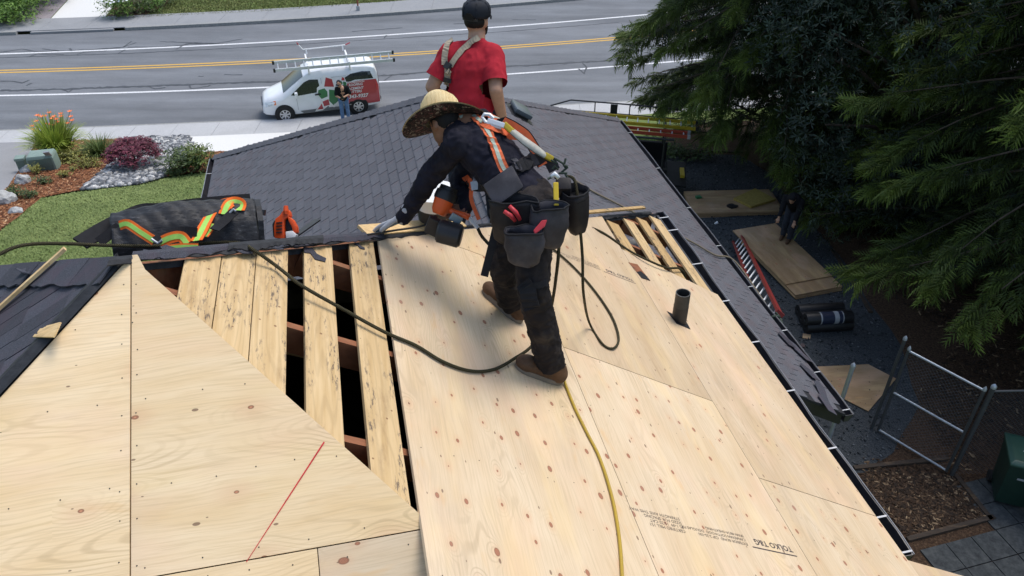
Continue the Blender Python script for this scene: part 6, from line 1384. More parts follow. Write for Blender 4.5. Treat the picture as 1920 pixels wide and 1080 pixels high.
# belt
strap('belt', T1, [(915, 352), (940, 345), (962, 322), (985, 305), (1010, 298), (1030, 300), (1040, 320)], .065, M['leather'], har, .008, .008)
strap('belt_loop', T1, [(958, 300), (968, 312), (974, 326)], .03, M['pouchgrey'], har, .02, .012); strap('belt_loop', T1, [(992, 288), (1002, 298), (1008, 310)], .03, M['pouchgrey'], har, .02, .012)
strap('belt_pad', T1, [(968, 318), (985, 310), (998, 302)], .06, M['strapblack'], har, .024, .012)
# snap hook, shock pack
def rigid(name, px, d, r_, mat, parent, n=10, sq=1.0): return MB().tube([atd(u, v, d + k) for (u, v), k in zip(px, (0, .0, .0, .0, 0, 0, 0))], r_, n, squash=sq).build(name, mat, parent, smooth=40)
dS = (on_bvh(T1, 935, 240)[0] - CAMP).dot(FW) - .04
hk = thing('snap_hook_lanyard', atd(930, 232, dS), 'silver snap hook and yellow and grey shock-pack lanyard on the worker\'s back', 'lanyard')
MB().tube([atd(u, v, dS) for u, v in ((926, 222), (918, 215), (908, 214), (904, 220), (910, 228), (925, 236), (940, 240))], .010, 8).build('hook', M['alu'], hk, smooth=40)
MB().bar(atd(914, 226, dS), atd(946, 236, dS - .01), .030, .020, FW).build('hook_gate', M['alu'], hk, bevel=.006); MB().bar(atd(944, 232, dS), atd(962, 248, dS), .034, .03, FW).build('yellow_end', M['yellow_fg'], hk, bevel=.008)
M['packgrey'] = fabric('clear_pack_sleeve', (.42, .40, .34), .35, .25, 14); MB().tube([atd(960, 246, dS), atd(985, 266, dS - .005), atd(1005, 280, dS), atd(1022, 292, dS + .02)], [.022, .027, .027, .020], 10, squash=.7).build('shock_pack', M['packgrey'], hk, smooth=40); MB().bar(atd(1020, 290, dS + .02), atd(1036, 299, dS + .04), .034, .03, FW).build('yellow_end', M['yellow_fg'], hk, bevel=.008)
# tool pouches
def pouch(name, px, d, w, h, dep, mat, parent, ax, lean=0.0, open_=True, n=16):
    """tapering open pouch hanging from (px) top middle; ax: its outward direction"""
    c = atd(*px, d); ax = V(ax).normalized(); dn = (-ZZ + ax * lean).normalized(); sd = dn.cross(ax).normalized(); prof = [(0, 1.0), (.12, 1.0), (.25, 1.04), (.45, 1.03), (.65, .97), (.88, .80), (1.0, .55)]; vs = []
    for q, s in prof:
        for j in range(n):
            a = 2 * math.pi * j / n; x = math.copysign(abs(math.cos(a)) ** .7, math.cos(a)); y = math.copysign(abs(math.sin(a)) ** .7, math.sin(a)); vs.append(c + dn * (h * q - (.10 * h * max(0, -y) if q == 0 else 0)) + sd * (x * w / 2 * s) + ax * (y * dep / 2 * s + dep / 2))
    vs = [v + V(mnoise.noise_vector(v * 16)) * .016 + V(mnoise.noise_vector(v * 40)) * .005 for v in vs]
    m = MB(); K_ = len(prof); m.add(vs, [(i * n + j, i * n + (j + 1) % n, (i + 1) * n + (j + 1) % n, (i + 1) * n + j) for i in range(K_ - 1) for j in range(n)] + [tuple((K_ - 1) * n + j for j in range(n))])
    o = m.build(name, mat, parent, smooth=60); md = o.modifiers.new('s', 'SOLIDIFY'); md.thickness = .006; md.offset = -1
    rim = MB(); rim.tube(vs[:n] + [vs[0]], .0055, 6, cap=False); rim.build('rim', M['strapblack'], o, smooth=0)
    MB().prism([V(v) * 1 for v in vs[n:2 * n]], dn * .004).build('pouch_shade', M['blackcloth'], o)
    return o
outv = V(-.05, -.92, .30)
dP = (on_bvh(T1, 990, 395)[0] - CAMP).dot(FW)
pk1 = pouch('tool_pouch', (965, 372), dP - .06, .24, .24, .10, M['leather'], w1_, outv, .1); pk2 = pouch('tool_pouch', (1024, 384), dP - .09, .19, .22, .12, M['pouchgrey'], w1_, outv + V(.25, 0, 0), .1); pk3 = pouch('tool_pouch', (984, 430), dP - .14, .19, .18, .11, M['pouchgrey'], w1_, outv, .1)
pouch('tool_pouch', (1060, 355), dP + .10, .14, .24, .12, M['leather'], w1_, V(.8, -.6, .1), .1); ph = MB()
ph.box(atd(944, 350, dP - .08), (atd(964, 336, dP - .08) - atd(944, 350, dP - .08)) * 1.35, (atd(944, 350, dP - .08) - atd(934, 332, dP - .07)) * 1.15, FW * .03); ph.build('phone_pouch', M['pouchgrey'], w1_, bevel=.012, smooth=35)
MB().box(atd(1056, 352, dP + .06), V(.04, 0, 0), V(0, .03, .02), V(0, -.02, .04)).build('tape_measure', M['leather'], w1_, bevel=.015, smooth=35)
# tools in the belt
M['toolred'] = plain('red_tool_grip', (.50, .035, .045), .45); M['handley'] = plain('yellow_tool_handle', (.68, .46, .03), .45)
t = thing('pliers', atd(958, 412, dP - .12), 'red-handled pliers sticking out of the left tool pouch', 'tool'); 
for a, b in (((945, 396), (966, 414)), ((955, 386), (975, 412))): MB().tube([atd(*a, dP - .16), atd((a[0] + b[0]) / 2 + 2, (a[1] + b[1]) / 2 - 1, dP - .16), atd(*b, dP - .13)], [.010, .012, .009], 8).build('grip', M['toolred'], t, smooth=0)
t = MB(); t.prism([atd(u, v, dP - .215) for u, v in ((1000, 432), (1016, 413), (1026, 412), (1022, 424), (1003, 440))], FW * .02); tag(t.build('red_marker', M['toolred'], bevel=.004), 'red plastic tool in the grey belt pouch', 'tool')
t = thing('hammer', atd(1042, 365, dP + .02), 'hammer with yellow handle hanging from the worker\'s belt', 'hammer'); MB().bar(atd(1042, 342, dP - .09), atd(1043, 386, dP - .09), .026, .022, FW).build('handle', M['handley'], t, bevel=.005); MB().tube([atd(1033, 332, dP - .09), atd(1040, 326, dP - .09), atd(1048, 334, dP - .09)], [.010, .014, .011], 8).build('claw', M['alu'], t, smooth=0)
m = MB()
for k in range(16): a, b = random.uniform(0, 6.28), random.uniform(0, 6.28); c = atd(1052 + 14 * math.cos(a), 318 + 12 * math.sin(a), dP + .05); m.tube([c, c + V(random.uniform(-.05, .05), random.uniform(-.02, .02), random.uniform(-.05, .03))], .006, 5)
M['ropegreen'] = fabric('rope_clutter', (.045, .06, .045), .9); tag(m.build('rope_bundle', M['ropegreen'], w1_), None)
# knee pads and hanging strap
strap('knee_strap', T1, [(958, 538), (985, 536), (1012, 534), (1024, 530)], .035, M['strapblack'], w1_, .008); strap('knee_pad', T1, [(985, 530), (992, 556), (998, 575)], .085, M['strapblack'], w1_, .008, .014)
MB().ribbon([atd(930, 428, 4.35), atd(922, 462, 4.33), atd(908, 518, 4.34)], -FW, .042, .006).build('hanging_strap', M['strapblack'], w1_); MB().ribbon([atd(1013, 532, 4.02), atd(1023, 530, 4.02)], -FW, .02, .004).build('strap_end', M['strapblack'], w1_)
# ------------------------------------------------ nail gun
ng = thing('nail_gun', atd(840, 430, 4.62), 'orange and black coil nail gun held by the bent worker', 'nail gun'); M['gunorange'] = plain('gun_orange', (.66, .10, .02), .4, var=.1)
def lt_(d, *px): return [atd(u, v, d) for u, v in px]
dg_ = 4.60
a, b = lt_(dg_, (822, 402), (842, 352)); ax = (b - a).normalized(); L = (b - a).length
MB().lathe([(.036, 0), (.050, L * .15), (.058, L * .5), (.062, L * .55)], a, ax, 20).build('body', M['gunorange'], ng, smooth=40); MB().lathe([(.062, L * .52), (.066, L * .62), (.062, L * .85), (.054, L * .87), (.052, L * 1.02), (.02, L * 1.03)], a, ax, 20).build('cylinder_cap', M['black'], ng, smooth=40)
MB().tube(lt_(dg_, (834, 390), (852, 398), (872, 404), (880, 408)), [.020, .018, .017, .020], 8).build('handle', M['gunorange'], ng, smooth=0)
MB().lathe([(.055, 0), (.068, .012), (.070, .13), (.055, .145)], atd(820, 432, dg_ - .03), (atd(866, 444, dg_ - .03) - atd(820, 432, dg_ - .03)), 18).build('magazine', M['black'], ng, smooth=40)
MB().box(atd(812, 424, dg_), V(.035, 0, -.02), V(0, .02, 0), V(.02, 0, .05)).build('nose_guard', M['black'], ng, bevel=.008); MB().bar(atd(818, 405, dg_), atd(800, 436, dg_ + .03), .028, .03, FW).build('nose', M['black'], ng, bevel=.005)
MB().tube(lt_(dg_, (880, 408), (888, 418), (896, 428)), .012, 8).build('air_fitting', M['alu'], ng); M['trig'] = plain('grey_trigger', (.28, .34, .36), .5); MB().box(atd(855, 410, dg_ - .02), V(.03, 0, -.02), V(0, .008, 0), V(.012, 0, .02)).build('rafter_hook', M['trig'], ng, bevel=.006)
# ------------------------------------------------ the man in red
D2 = 5.40; R2 = {}
def P2(u, v, d=0.0): return atd(u, v, D2 + d)
R2.update(head=P2(894, 34), neck=P2(893, 72), shL=P2(844, 100, .0), shR=P2(924, 103, .02), elL=P2(810, 163, .04), wrL=P2(838, 200, .22), knL=P2(858, 212, .28), elR=P2(930, 170, -.04), wrR=P2(944, 232, .12), knR=P2(950, 256, .2))
R2['pelvis'] = P2(886, 215, .14); ft = onp(880, 430, hp(erA, epA, APEX.z), ER * .543 + ZZ * .84) if False else None
def far_z(p): return APEX.z - (p.dot(ER) - erA) * .647
fl_, fr_ = R2['pelvis'] + V(-.14, .06, 0), R2['pelvis'] + V(.15, .12, 0)
for p in (fl_, fr_): p.z = far_z(p) + .02
w2_ = thing('person', (fl_ + fr_) / 2, 'worker in red T-shirt and dark cap standing with his back to the camera', 'person')
R2.update(hipL=R2['pelvis'] + V(-.09, 0, -.03), hipR=R2['pelvis'] + V(.09, .02, -.03)); 
for s, p in (('L', fl_), ('R', fr_)): R2['ank' + s] = p + ZZ * .10; R2['knee' + s] = (R2['hip' + s] + R2['ank' + s]) / 2 + V(0, .05, 0)
m = MB(); f_, u_, sd_ = head(m, R2['head'], V(.42, .9, -.06), ZZ, 1.0); capsule(m, R2['neck'] - ZZ * .05, R2['head'] - ZZ * .05, .062, .057)
for a, b, ra, rb in (('shL', 'elL', .056, .046), ('elL', 'wrL', .046, .031), ('shR', 'elR', .056, .046), ('elR', 'wrR', .047, .032), ('hipL', 'kneeL', .08, .058), ('kneeL', 'ankL', .056, .04), ('hipR', 'kneeR', .08, .058), ('kneeR', 'ankR', .056, .04), ('hipL', 'hipR', .10, .10), ('shL', 'shR', .05, .05)): capsule(m, R2[a], R2[b], ra, rb)
R2['chest'] = (R2['shL'] + R2['shR']) / 2 - ZZ * .06; capsule(m, R2['pelvis'], R2['chest'], .08, .07); capsule(m, R2['chest'], R2['neck'] - ZZ * .05, .06, .06); hand(m, R2['wrR'], R2['knR'], V(.7, -.6, .2), -1, .4); hand(m, R2['wrL'], R2['knL'], V(-.5, -.6, .4), 1, .5)
blob('body', m, M['skin2'], w2_, .009, 3); eyes(R2['head'], f_, u_, sd_, 1.0, w2_, M['eye'])
m = MB(); X = (R2['shR'] - R2['shL']).normalized(); upb = (R2['chest'] - R2['pelvis']).normalized(); Yb = upb.cross(X)
m.tube([R2['shL'], R2['shL'].lerp(R2['elL'], .4), R2['shL'].lerp(R2['elL'], 1.0)], [.074, .074, .080], 16); m.tube([R2['shR'], R2['shR'].lerp(R2['elR'], .4), R2['shR'].lerp(R2['elR'], 1.05)], [.076, .077, .084], 16); capsule(m, R2['shL'] - ZZ * .02, R2['shR'] - ZZ * .02, .072, .074); capsule(m, R2['neck'] - ZZ * .075, R2['shL'], .066, .072); capsule(m, R2['neck'] - ZZ * .075, R2['shR'], .066, .074); capsule(m, R2['neck'] - ZZ * .10, R2['neck'] - ZZ * .055, .095, .072)
for s, w_ in ((.0, .175), (.3, .178), (.55, .190), (.85, .20)): ellipsoid(m, R2['pelvis'].lerp(R2['chest'], s), (X * w_, Yb * .128, upb * .17))
dA, dB = (R2['elL'] - R2['shL']).normalized(), (R2['elR'] - R2['shR']).normalized()
red = blob('t_shirt', m, M['redshirt'], w2_, .009, 6, .009, .085, cut=[(R2['shL'].lerp(R2['elL'], .74), dA, .10), (R2['shR'].lerp(R2['elR'], .80), dB, .10)], stretch=(.3, 0, .95))
m = MB(); capsule(m, R2['hipL'], R2['hipR'], .12, .12); 
for s in 'LR': capsule(m, R2['hip' + s], R2['knee' + s], .105, .08); capsule(m, R2['knee' + s], R2['ank' + s], .078, .066)
blob('trousers', m, M['darkjeans'], w2_, .012, 6, .010, .08)
for s, p in (('L', fl_), ('R', fr_)): m = MB(); capsule(m, p + V(0, -.05, .05), p + V(.02, .14, .03), .05, .045); blob('boot', m, M['boot'], w2_, .010, 3)
# cap, hair, beard
hc2 = R2['head'] + u_ * .035; m = MB(); n = 30; vs = []
for r_, h_ in ((.099, -.022), (.102, .0), (.101, .03), (.090, .060), (.062, .080), (.0, .086)):
    for j in range(n): a = 2 * math.pi * j / n; vs.append(hc2 + f_ * (math.cos(a) * r_ * 1.08 - .008) + sd_ * math.sin(a) * r_ * .93 + u_ * (h_ + (.02 * max(0, -math.cos(a)) ** 6 if h_ < 0 else 0)))
m.add(vs, [(i * n + j, i * n + (j + 1) % n, (i + 1) * n + (j + 1) % n, (i + 1) * n + j) for i in range(5) for j in range(n)]); m.v = [tuple(V(q_) + V(mnoise.noise_vector(V(q_) * 25)) * .006) for q_ in m.v]; cap = m.build('cap', M['capblack'], w2_, smooth=0); md = cap.modifiers.new('s', 'SOLIDIFY'); md.thickness = .004
m = MB(); vs = []
for k in range(3):
    for j in range(9): a = (j - 4) / 4 * 1.1; r_ = .098 + .030 * k; vs.append(hc2 + f_ * (math.cos(a) * r_ * 1.06 - .008) + sd_ * math.sin(a) * .095 * (1 - .05 * k) + u_ * (-.018 - .008 * k - .012 * (a * a)))
m.add(vs, [(i * 9 + j, i * 9 + j + 1, (i + 1) * 9 + j + 1, (i + 1) * 9 + j) for i in range(2) for j in range(8)]); br_ = m.build('cap_visor', M['capblack'], cap, smooth=0); br_.modifiers.new('s', 'SOLIDIFY').thickness = .004
for k in range(6):
    a = k * 1.047 + .5; MB().tube([hc2 + f_ * (math.cos(a) * r_ * 1.09 - .008) + sd_ * math.sin(a) * r_ * .94 + u_ * h_ for r_, h_ in ((.102, -.015), (.103, .02), (.094, .05), (.07, .077), (.04, .085), (.01, .089))], .0025, 5).build('cap_seam', M['capblack'], cap)
MB().prism([hc2 - f_ * .121 + sd_ * x + u_ * y for x, y in ((-.035, -.022), (.035, -.022), (.030, .006), (.014, .022), (-.014, .022), (-.030, .006))], f_ * .03).build('cap_opening', M['hair'], cap)
MB().lathe([(.0, .086), (.010, .089), (.007, .094)], hc2, u_, 8).build('cap_button', M['capblack'], cap); MB().ribbon([hc2 - f_ * .115 * math.cos(a) + sd_ * .1 * math.sin(a) - u_ * .022 for a in (-.6, -.3, 0, .3, .6)], -f_, .016, .003).build('cap_strap', M['black'], cap)
m = MB(); ellipsoid(m, R2['head'] - f_ * .016 - u_ * .012, (f_ * .092, sd_ * .079, u_ * .062)); hr = blob('hair', m, M['hair'], w2_, .008, 2, .002, .02, cut=[(R2['head'] + f_ * .012, f_)])
m = MB()
for k in (1, -1): capsule(m, R2['head'] + sd_ * .060 * k - u_ * .055 + f_ * .015, R2['head'] + f_ * .070 - u_ * .105 + sd_ * .02 * k, .018, .024)
ellipsoid(m, R2['head'] + f_ * .072 - u_ * .10, (f_ * .026, sd_ * .034, u_ * .03)); blob('beard', m, M['hair'], w2_, .007, 2)
T2 = bvh([red])
strap('suspender', T2, [(848, 76), (840, 84), (835, 100), (833, 122)], .040, M['strapbeige'], w2_, .012, .004, 6, D2); strap('suspender', T2, [(896, 72), (880, 82), (862, 100), (846, 124)], .040, M['strapbeige'], w2_, .012, .004, 6, D2); strap('suspender', T2, [(838, 124), (838, 140), (836, 160)], .044, M['strapbeige'], w2_, .008, .004, 6, D2)
strap('suspender_buckle', T2, [(833, 120), (842, 126), (848, 128)], .045, M['black'], w2_, .012, .010, 3, D2); strap('suspender_buckle', T2, [(836, 132), (846, 137)], .035, M['strapbeige'], w2_, .014, .010, 3, D2); strap('suspender_buckle', T2, [(830, 148), (848, 152)], .03, M['black'], w2_, .012, .010, 3, D2)
# ------------------------------------------------ the man by the van
fv = onz(650, 224, ZS); b3 = vl(.62, 1.45, 0); w3_ = thing('person', b3, 'man in black shirt and blue jeans standing beside the van holding a controller', 'person')
q = lambda x, y, z: b3 + vx * x + vy * y + ZZ * z
m = MB(); f3, u3, s3 = head(m, q(.10, .08, 1.62), (vx * .5 + vy * .9 - ZZ * .55), ZZ, 1.05); capsule(m, q(.03, .0, 1.42), q(.06, .03, 1.55), .06, .055)
for a, b, ra, rb in (((.20, 0, 1.40), (.26, .06, 1.13), .052, .044), ((.26, .06, 1.13), (.14, .30, 1.12), .044, .032), ((-.20, 0, 1.40), (-.28, .05, 1.14), .052, .044), ((-.28, .05, 1.14), (.02, .30, 1.13), .044, .032), ((.10, 0, .92), (.11, .03, .50), .08, .058), ((.11, .03, .50), (.12, 0, .10), .056, .04), ((-.10, 0, .92), (-.11, .03, .5), .08, .058), ((-.11, .03, .5), (-.12, 0, .1), .056, .04), ((.2, 0, 1.40), (-.2, 0, 1.40), .07, .07), ((0, 0, .95), (0, 0, 1.35), .13, .14), ((.12, 0, .06), (.14, .14, .04), .04, .035), ((-.12, 0, .06), (-.12, .14, .04), .04, .035)): capsule(m, q(*a), q(*b), ra, rb)
hand(m, q(.14, .30, 1.12), q(.08, .36, 1.13), ZZ, 1, .7); hand(m, q(.02, .30, 1.13), q(.05, .36, 1.13), ZZ, -1, .7); blob('body', m, M['skin2'], w3_, .012, 2); eyes(q(.10, .08, 1.62), f3, u3, s3, 1.05, w3_, M['eye'])
m = MB(); capsule(m, q(.2, 0, 1.4), q(.245, .045, 1.19), .075, .08); capsule(m, q(-.2, 0, 1.4), q(-.265, .04, 1.19), .075, .08); capsule(m, q(.2, 0, 1.4), q(-.2, 0, 1.4), .08, .08)
for z_, w_ in ((.98, .18), (1.15, .18), (1.32, .2)): ellipsoid(m, q(0, 0, z_), (vx * w_, vy * .135, ZZ * .16))
blob('t_shirt', m, M['blackcloth'], w3_, .014, 4, .010, .1)
m = MB(); capsule(m, q(.1, 0, .92), q(-.1, 0, .92), .115, .115)
for s in (1, -1): capsule(m, q(.10 * s, 0, .9), q(.11 * s, .03, .5), .10, .078); capsule(m, q(.11 * s, .03, .5), q(.12 * s, 0, .08), .076, .07)
blob('jeans', m, M['jeans'], w3_, .014, 4, .008, .08)
for s in (1, -1): m = MB(); capsule(m, q(.12 * s, -.03, .05), q(.13 * s, .16, .04), .05, .045); blob('shoe', m, M['blackcloth'], w3_, .012, 2)
m = MB(); ellipsoid(m, q(.10, .06, 1.675), (f3 * .105, s3 * .09, u3 * .075)); cp = blob('cap', m, M['capblack'], w3_, .010, 2, cut=[(q(.1, .06, 1.655), -u3)]); MB().box(q(.10, .06, 1.665) + f3 * .13, f3 * .05, s3 * .07, u3 * .004).build('cap_visor', M['capblack'], cp)
t = thing('handheld_controller', q(.06, .40, 1.12), 'small black handheld controller held by the man beside the van', 'controller'); MB().box(q(.06, .37, 1.13), vx * .09, vy * .04, ZZ * .02).build('case', M['black'], t, bevel=.008); MB().box(q(.06, .385, 1.175), vx * .05, vy * .006, ZZ * .03).build('screen', M['glass'], t)
# ------------------------------------------------ the figure bending under the cedar, on the low stack
z2t = z2 - .22 + .09 + 7 * .0175 + .009
sa, sb_ = onz(1467, 445, z2t), onz(1479, 452, z2t); w4_ = thing('person', (sa + sb_) / 2, 'dark-clothed person bending over the low plywood stack under the cedar', 'person')
fwd = V(-.55, -.83, 0); sd4 = V(.83, -.55, 0)
hipc = (sa + sb_) / 2 - fwd * .18 + ZZ * .86; sh4 = hipc + fwd * .32 + ZZ * .34
m = MB(); head(m, sh4 + fwd * .18 + ZZ * .10, fwd - ZZ * .7, ZZ, 1.0); capsule(m, sh4, sh4 + fwd * .14 + ZZ * .06, .06, .055); capsule(m, hipc, sh4, .13, .13)
for s, ft_ in ((-1, sa), (1, sb_)):
    hp_ = hipc + sd4 * .09 * s; kn = (hp_ + ft_) / 2 + fwd * .10; capsule(m, hp_, kn, .085, .06); capsule(m, kn, ft_ + ZZ * .09, .058, .042); capsule(m, ft_ + ZZ * .05 - fwd * .04, ft_ + ZZ * .04 + fwd * .14, .04, .035)
    sh_ = sh4 + sd4 * .19 * s; el = sh_ + fwd * .12 - ZZ * .26; wr = el + fwd * .14 - ZZ * .18; capsule(m, sh_, el, .05, .04); capsule(m, el, wr, .04, .03); hand(m, wr, wr + fwd * .05 - ZZ * .07, fwd, s, .5)
blob('body', m, M['skin2'], w4_, .012, 2)
m = MB(); capsule(m, hipc, sh4, .165, .165); 
for s in (-1, 1): sh_ = sh4 + sd4 * .19 * s; el = sh_ + fwd * .12 - ZZ * .26; capsule(m, sh_, el, .075, .065); capsule(m, el, el + fwd * .10 - ZZ * .13, .06, .05)
blob('shirt', m, M['blackcloth'], w4_, .014, 4, .010, .1)
m = MB(); capsule(m, hipc + sd4 * .09, hipc - sd4 * .09, .12, .12)
for s, ft_ in ((-1, sa), (1, sb_)): hp_ = hipc + sd4 * .09 * s; kn = (hp_ + ft_) / 2 + fwd * .10; capsule(m, hp_, kn, .105, .08); capsule(m, kn, ft_ + ZZ * .09, .076, .066)
blob('trousers', m, M['darkjeans'], w4_, .014, 4, .008, .08)
for ft_ in (sa, sb_): m = MB(); capsule(m, ft_ + ZZ * .05 - fwd * .05, ft_ + ZZ * .04 + fwd * .17, .05, .045); blob('boot', m, M['boot'], w4_, .012, 2)
m = MB(); ellipsoid(m, sh4 + fwd * .17 + ZZ * .13, (fwd * .11, sd4 * .09, ZZ * .10)); blob('hood', m, M['blackcloth'], w4_, .012, 2)
# ================================================================== ropes, hoses, gear on the roof
def rope_mat(name, ca, cb, scale=60):
    t = NT(name); v = t.coord(); wv = t.n('TexWave', {'Vector': v, 'Scale': scale, 'Distortion': 2.0}, bands_direction='DIAGONAL').outputs[1]; t.bump(wv, .6, .004); return t.done(t.ramp(wv, [(.45, ca), (.75, ca), (.9, cb)]), .8, 0, .2)
M['rope'] = rope_mat('black_yellow_rope', (.010, .010, .009), (.13, .11, .045)); M['rope_t'] = rope_mat('tan_rope', (.16, .13, .09), (.30, .26, .19)); M['hose_y'] = plain('yellow_air_hose', (.42, .28, .03), .4, var=.12)
def spline(pts, sub=8):
    P_ = [pts[0]] + list(pts) + [pts[-1]]; out = []
    for i in range(1, len(P_) - 2):
        a, b, c, d = P_[i - 1:i + 3]
        for k in range(sub):
            t = k / sub; out.append(.5 * ((2 * b) + (c - a) * t + (2 * a - 5 * b + 4 * c - d) * t * t + (3 * b - a - 3 * c + d) * t ** 3))
    return out + [pts[-1]]
def onR(u, v, h=.014): return onp(u, v, PR0 + NR * h, NR)
def dep(p): return (p - CAMP).dot(FW)
def rope(name, pts, r_, mat, label, cat='rope'): return tag(MB().tube(spline(pts), r_, 8).build(name, mat, smooth=0), label, cat)
# life line across the ridge and down onto the plywood, up to the worker
dR_ = [atd(-40, 492, 3.7), atd(0, 476, 3.75), atd(30, 463, 3.8), atd(70, 457, 3.9), atd(130, 457, 4.0), atd(200, 460, 4.05), atd(300, 461, 4.12), atd(400, 455, 4.25), atd(445, 455, 4.30)]
dR_ += [onR(470, 465, .035), onR(520, 500, .01), onR(565, 535, .035), onR(640, 578, .02), onR(720, 622, .014), onR(780, 648), onR(830, 678), onR(880, 695), onR(925, 693), onR(965, 672, .03), onR(1000, 645, .06), atd(1030, 590, dep(onR(1030, 600)) - .35), atd(1045, 500, 4.25), atd(1049, 430, 4.2), atd(1050, 390, 4.25)]
rope('life_line', dR_, .0092, M['rope'], 'black and yellow life line running over the ridge and across the plywood')
rope('hanging_rope', [atd(1062, 330, 4.2), atd(1078, 340, 4.18), atd(1085, 400, 4.2), atd(1092, 480, 4.3), atd(1094, 550, 4.5), onR(1105, 605, .05), onR(1130, 645, .012), onR(1150, 653, .012), onR(1160, 635, .012), onR(1148, 595, .012), onR(1115, 545, .012), onR(1075, 500, .012), onR(1030, 460, .012), onR(1000, 430, .012), onR(950, 420, .012)], .0082, M['rope'], 'black rope hanging in a loop from the worker\'s belt')
rope('slack_rope', [atd(1070, 412, 4.6), onR(1090, 420, .05), onR(1130, 436, .012), onR(1180, 470, .012), onR(1215, 488, .03), onR(1250, 502, .03), onR(1272, 503, .02), onR(1283, 513, -.03), onR(1284, 530, -.12)], .010, M['rope'], 'dark rope lying across the open rafters at the far eave')
cb_ = onp(1085, 340, hh(rN, qR, lz), NLr)
rope('tan_rope', [onp(1072, 334, hh(rN, qR, lz) + NLr * .03, NLr), onp(1110, 358, hh(rN, qR, lz) + NLr * .03, NLr), onp(1165, 386, hh(rN, qR, lz) + NLr * .04, NLr), onp(1230, 420, hh(rN, qR, lz) + NLr * .03, NLr), onp(1300, 455, hh(rN, qR, lz) + NLr * .04, NLr), onp(1340, 478, hh(rN, qR, lz) + NLr * .04, NLr), onp(1380, 492, hh(rN, qR, lz) + NLr * .05, NLr), lt + V(-.02, -.05, .1)], .014, M['rope_t'], 'tan rope stretched over the far roof down to the red ladder')
m = MB(); c = lt + V(0, 0, .05)
for k in range(7): m.tube([c + V(random.uniform(-.12, .12), random.uniform(-.12, .12), random.uniform(-.05, .1)) for _ in range(3)], .02, 6)
tag(m.build('knotted_rope', M['ropegreen']), 'dark knotted rope at the top of the red ladder', 'rope')
rope('yellow_hose', [onR(1056, 706, .03), onR(1062, 725, .012), onR(1078, 765, .010), onR(1100, 810, .010), onR(1125, 860, .010), onR(1147, 930, .010), onR(1160, 1000, .010), onR(1166, 1070, .010), onR(1168, 1150, .010)], .0085, M['hose_y'], 'yellow air hose trailing from the worker\'s boot down the plywood', 'hose')
rope('air_hose', [atd(896, 428, 4.60), atd(905, 445, 4.6), atd(930, 470, 4.65), onR(945, 475, .03), onR(990, 470, .012)], .010, M['rope'], 'short dark hose from the nail gun to the plywood', 'hose')
rope('felt_cord', [onR(690, 440, .05), onR(740, 432, .06), onR(790, 424, .05), onR(820, 412, .08), onR(838, 404, .12)], .007, M['black'], 'thin black cord along the hip board under the glove', 'cord')
m = MB(); pts = spline([atd(898, 412, 4.5), atd(884, 375, 4.5), atd(884, 350, 4.48), atd(880, 335, 4.46)]); m.ribbon(pts, -FW, .022, .003); m.build('hanging_webbing', M['straporange'], w1_)
# white bucket behind the hip
bk_ = atd(818, 396, 5.25); t = thing('bucket', bk_, 'white bucket with dark base half hidden behind the worker\'s arm', 'bucket'); MB().lathe([(.12, -.04), (.125, .05)], bk_, ZZ, 24).build('base', M['black'], t, smooth=40); MB().lathe([(.125, .05), (.14, .14), (.148, .15), (.13, .152)], bk_, ZZ, 24).build('shell', M['white_metal'], t, smooth=40)
# black roll with the spare harness on the crest
def _roll():
    t = NT('ribbed_black_plastic'); v = t.coord((3.0, 55.0, 55.0)); n = t.noise(v, 1.0, 4.0, .7); n2 = t.noise(t.coord(), 30, 4.0, .7)
    c = t.ramp(t.math('MULTIPLY_ADD', n2, .4, t.math('MULTIPLY', n, .6)), [(.35, (.008, .008, .009)), (.55, (.022, .023, .026)), (.68, (.085, .088, .095))]); t.bump(n, .5, .006); return t.done(c, .55, 0, .3)
M['rollblack'] = _roll()
rl = thing('black_ridge_roll', atd(340, 440, 4.3), 'black ribbed roll lying along the roof crest under the spare harness', 'roll')
A_, B_ = atd(212, 438, 4.22), atd(478, 425, 4.50); ax = (B_ - A_); L = ax.length; ax.normalize(); sdv = ax.cross(ZZ).normalized(); upn = sdv.cross(ax)
base_p = [(-.17, -.07), (-.16, .0), (-.10, .085), (-.03, .13), (.05, .13), (.11, .07), (.16, -.01), (.165, -.07)]; prof = []
for (x0_, y0_), (x1_, y1_) in zip(base_p[:-1], base_p[1:]):
    for k_ in range(6): s = k_ / 6; prof.append((x0_ + (x1_ - x0_) * s, y0_ + (y1_ - y0_) * s + (.004 if k_ % 2 else 0)))
prof.append(base_p[-1])
vs = []; n = 60
for i in range(n + 1):
    s = i / n; taper = min(1, .55 + s * 1.1); rib = .004 * (i % 2)
    for x, y in prof: vs.append(A_ + ax * (L * s) - sdv * x * (.9 + .1 * s) + upn * (y * taper + .003 * math.sin(i * .9 + x * 40)))
k = len(prof); m = MB(); m.add(vs, [(i * k + j, i * k + j + 1, (i + 1) * k + j + 1, (i + 1) * k + j) for i in range(n) for j in range(k - 1)]); o = m.build('shell', M['rollblack'], rl, smooth=30, fix=False); md = o.modifiers.new('s', 'SOLIDIFY'); md.thickness = .022; md.offset = -1
MB().prism([B_ + ax * .004 - sdv * x * 1.04 + upn * y * 1.05 for x, y in ((-.17, -.07), (-.10, .09), (-.03, .138), (.05, .138), (.09, .10), (.03, .10), (-.01, .07), (-.07, -.07))], ax * .03).build('end_rim', M['rollblack'], rl); MB().bar(B_ - ax * .10 - sdv * .02 - upn * .02, B_ - ax * .10 + sdv * .015 + upn * .05, .004, .05, ax).build('inner_label', M['label'], rl)
T3 = bvh([o])
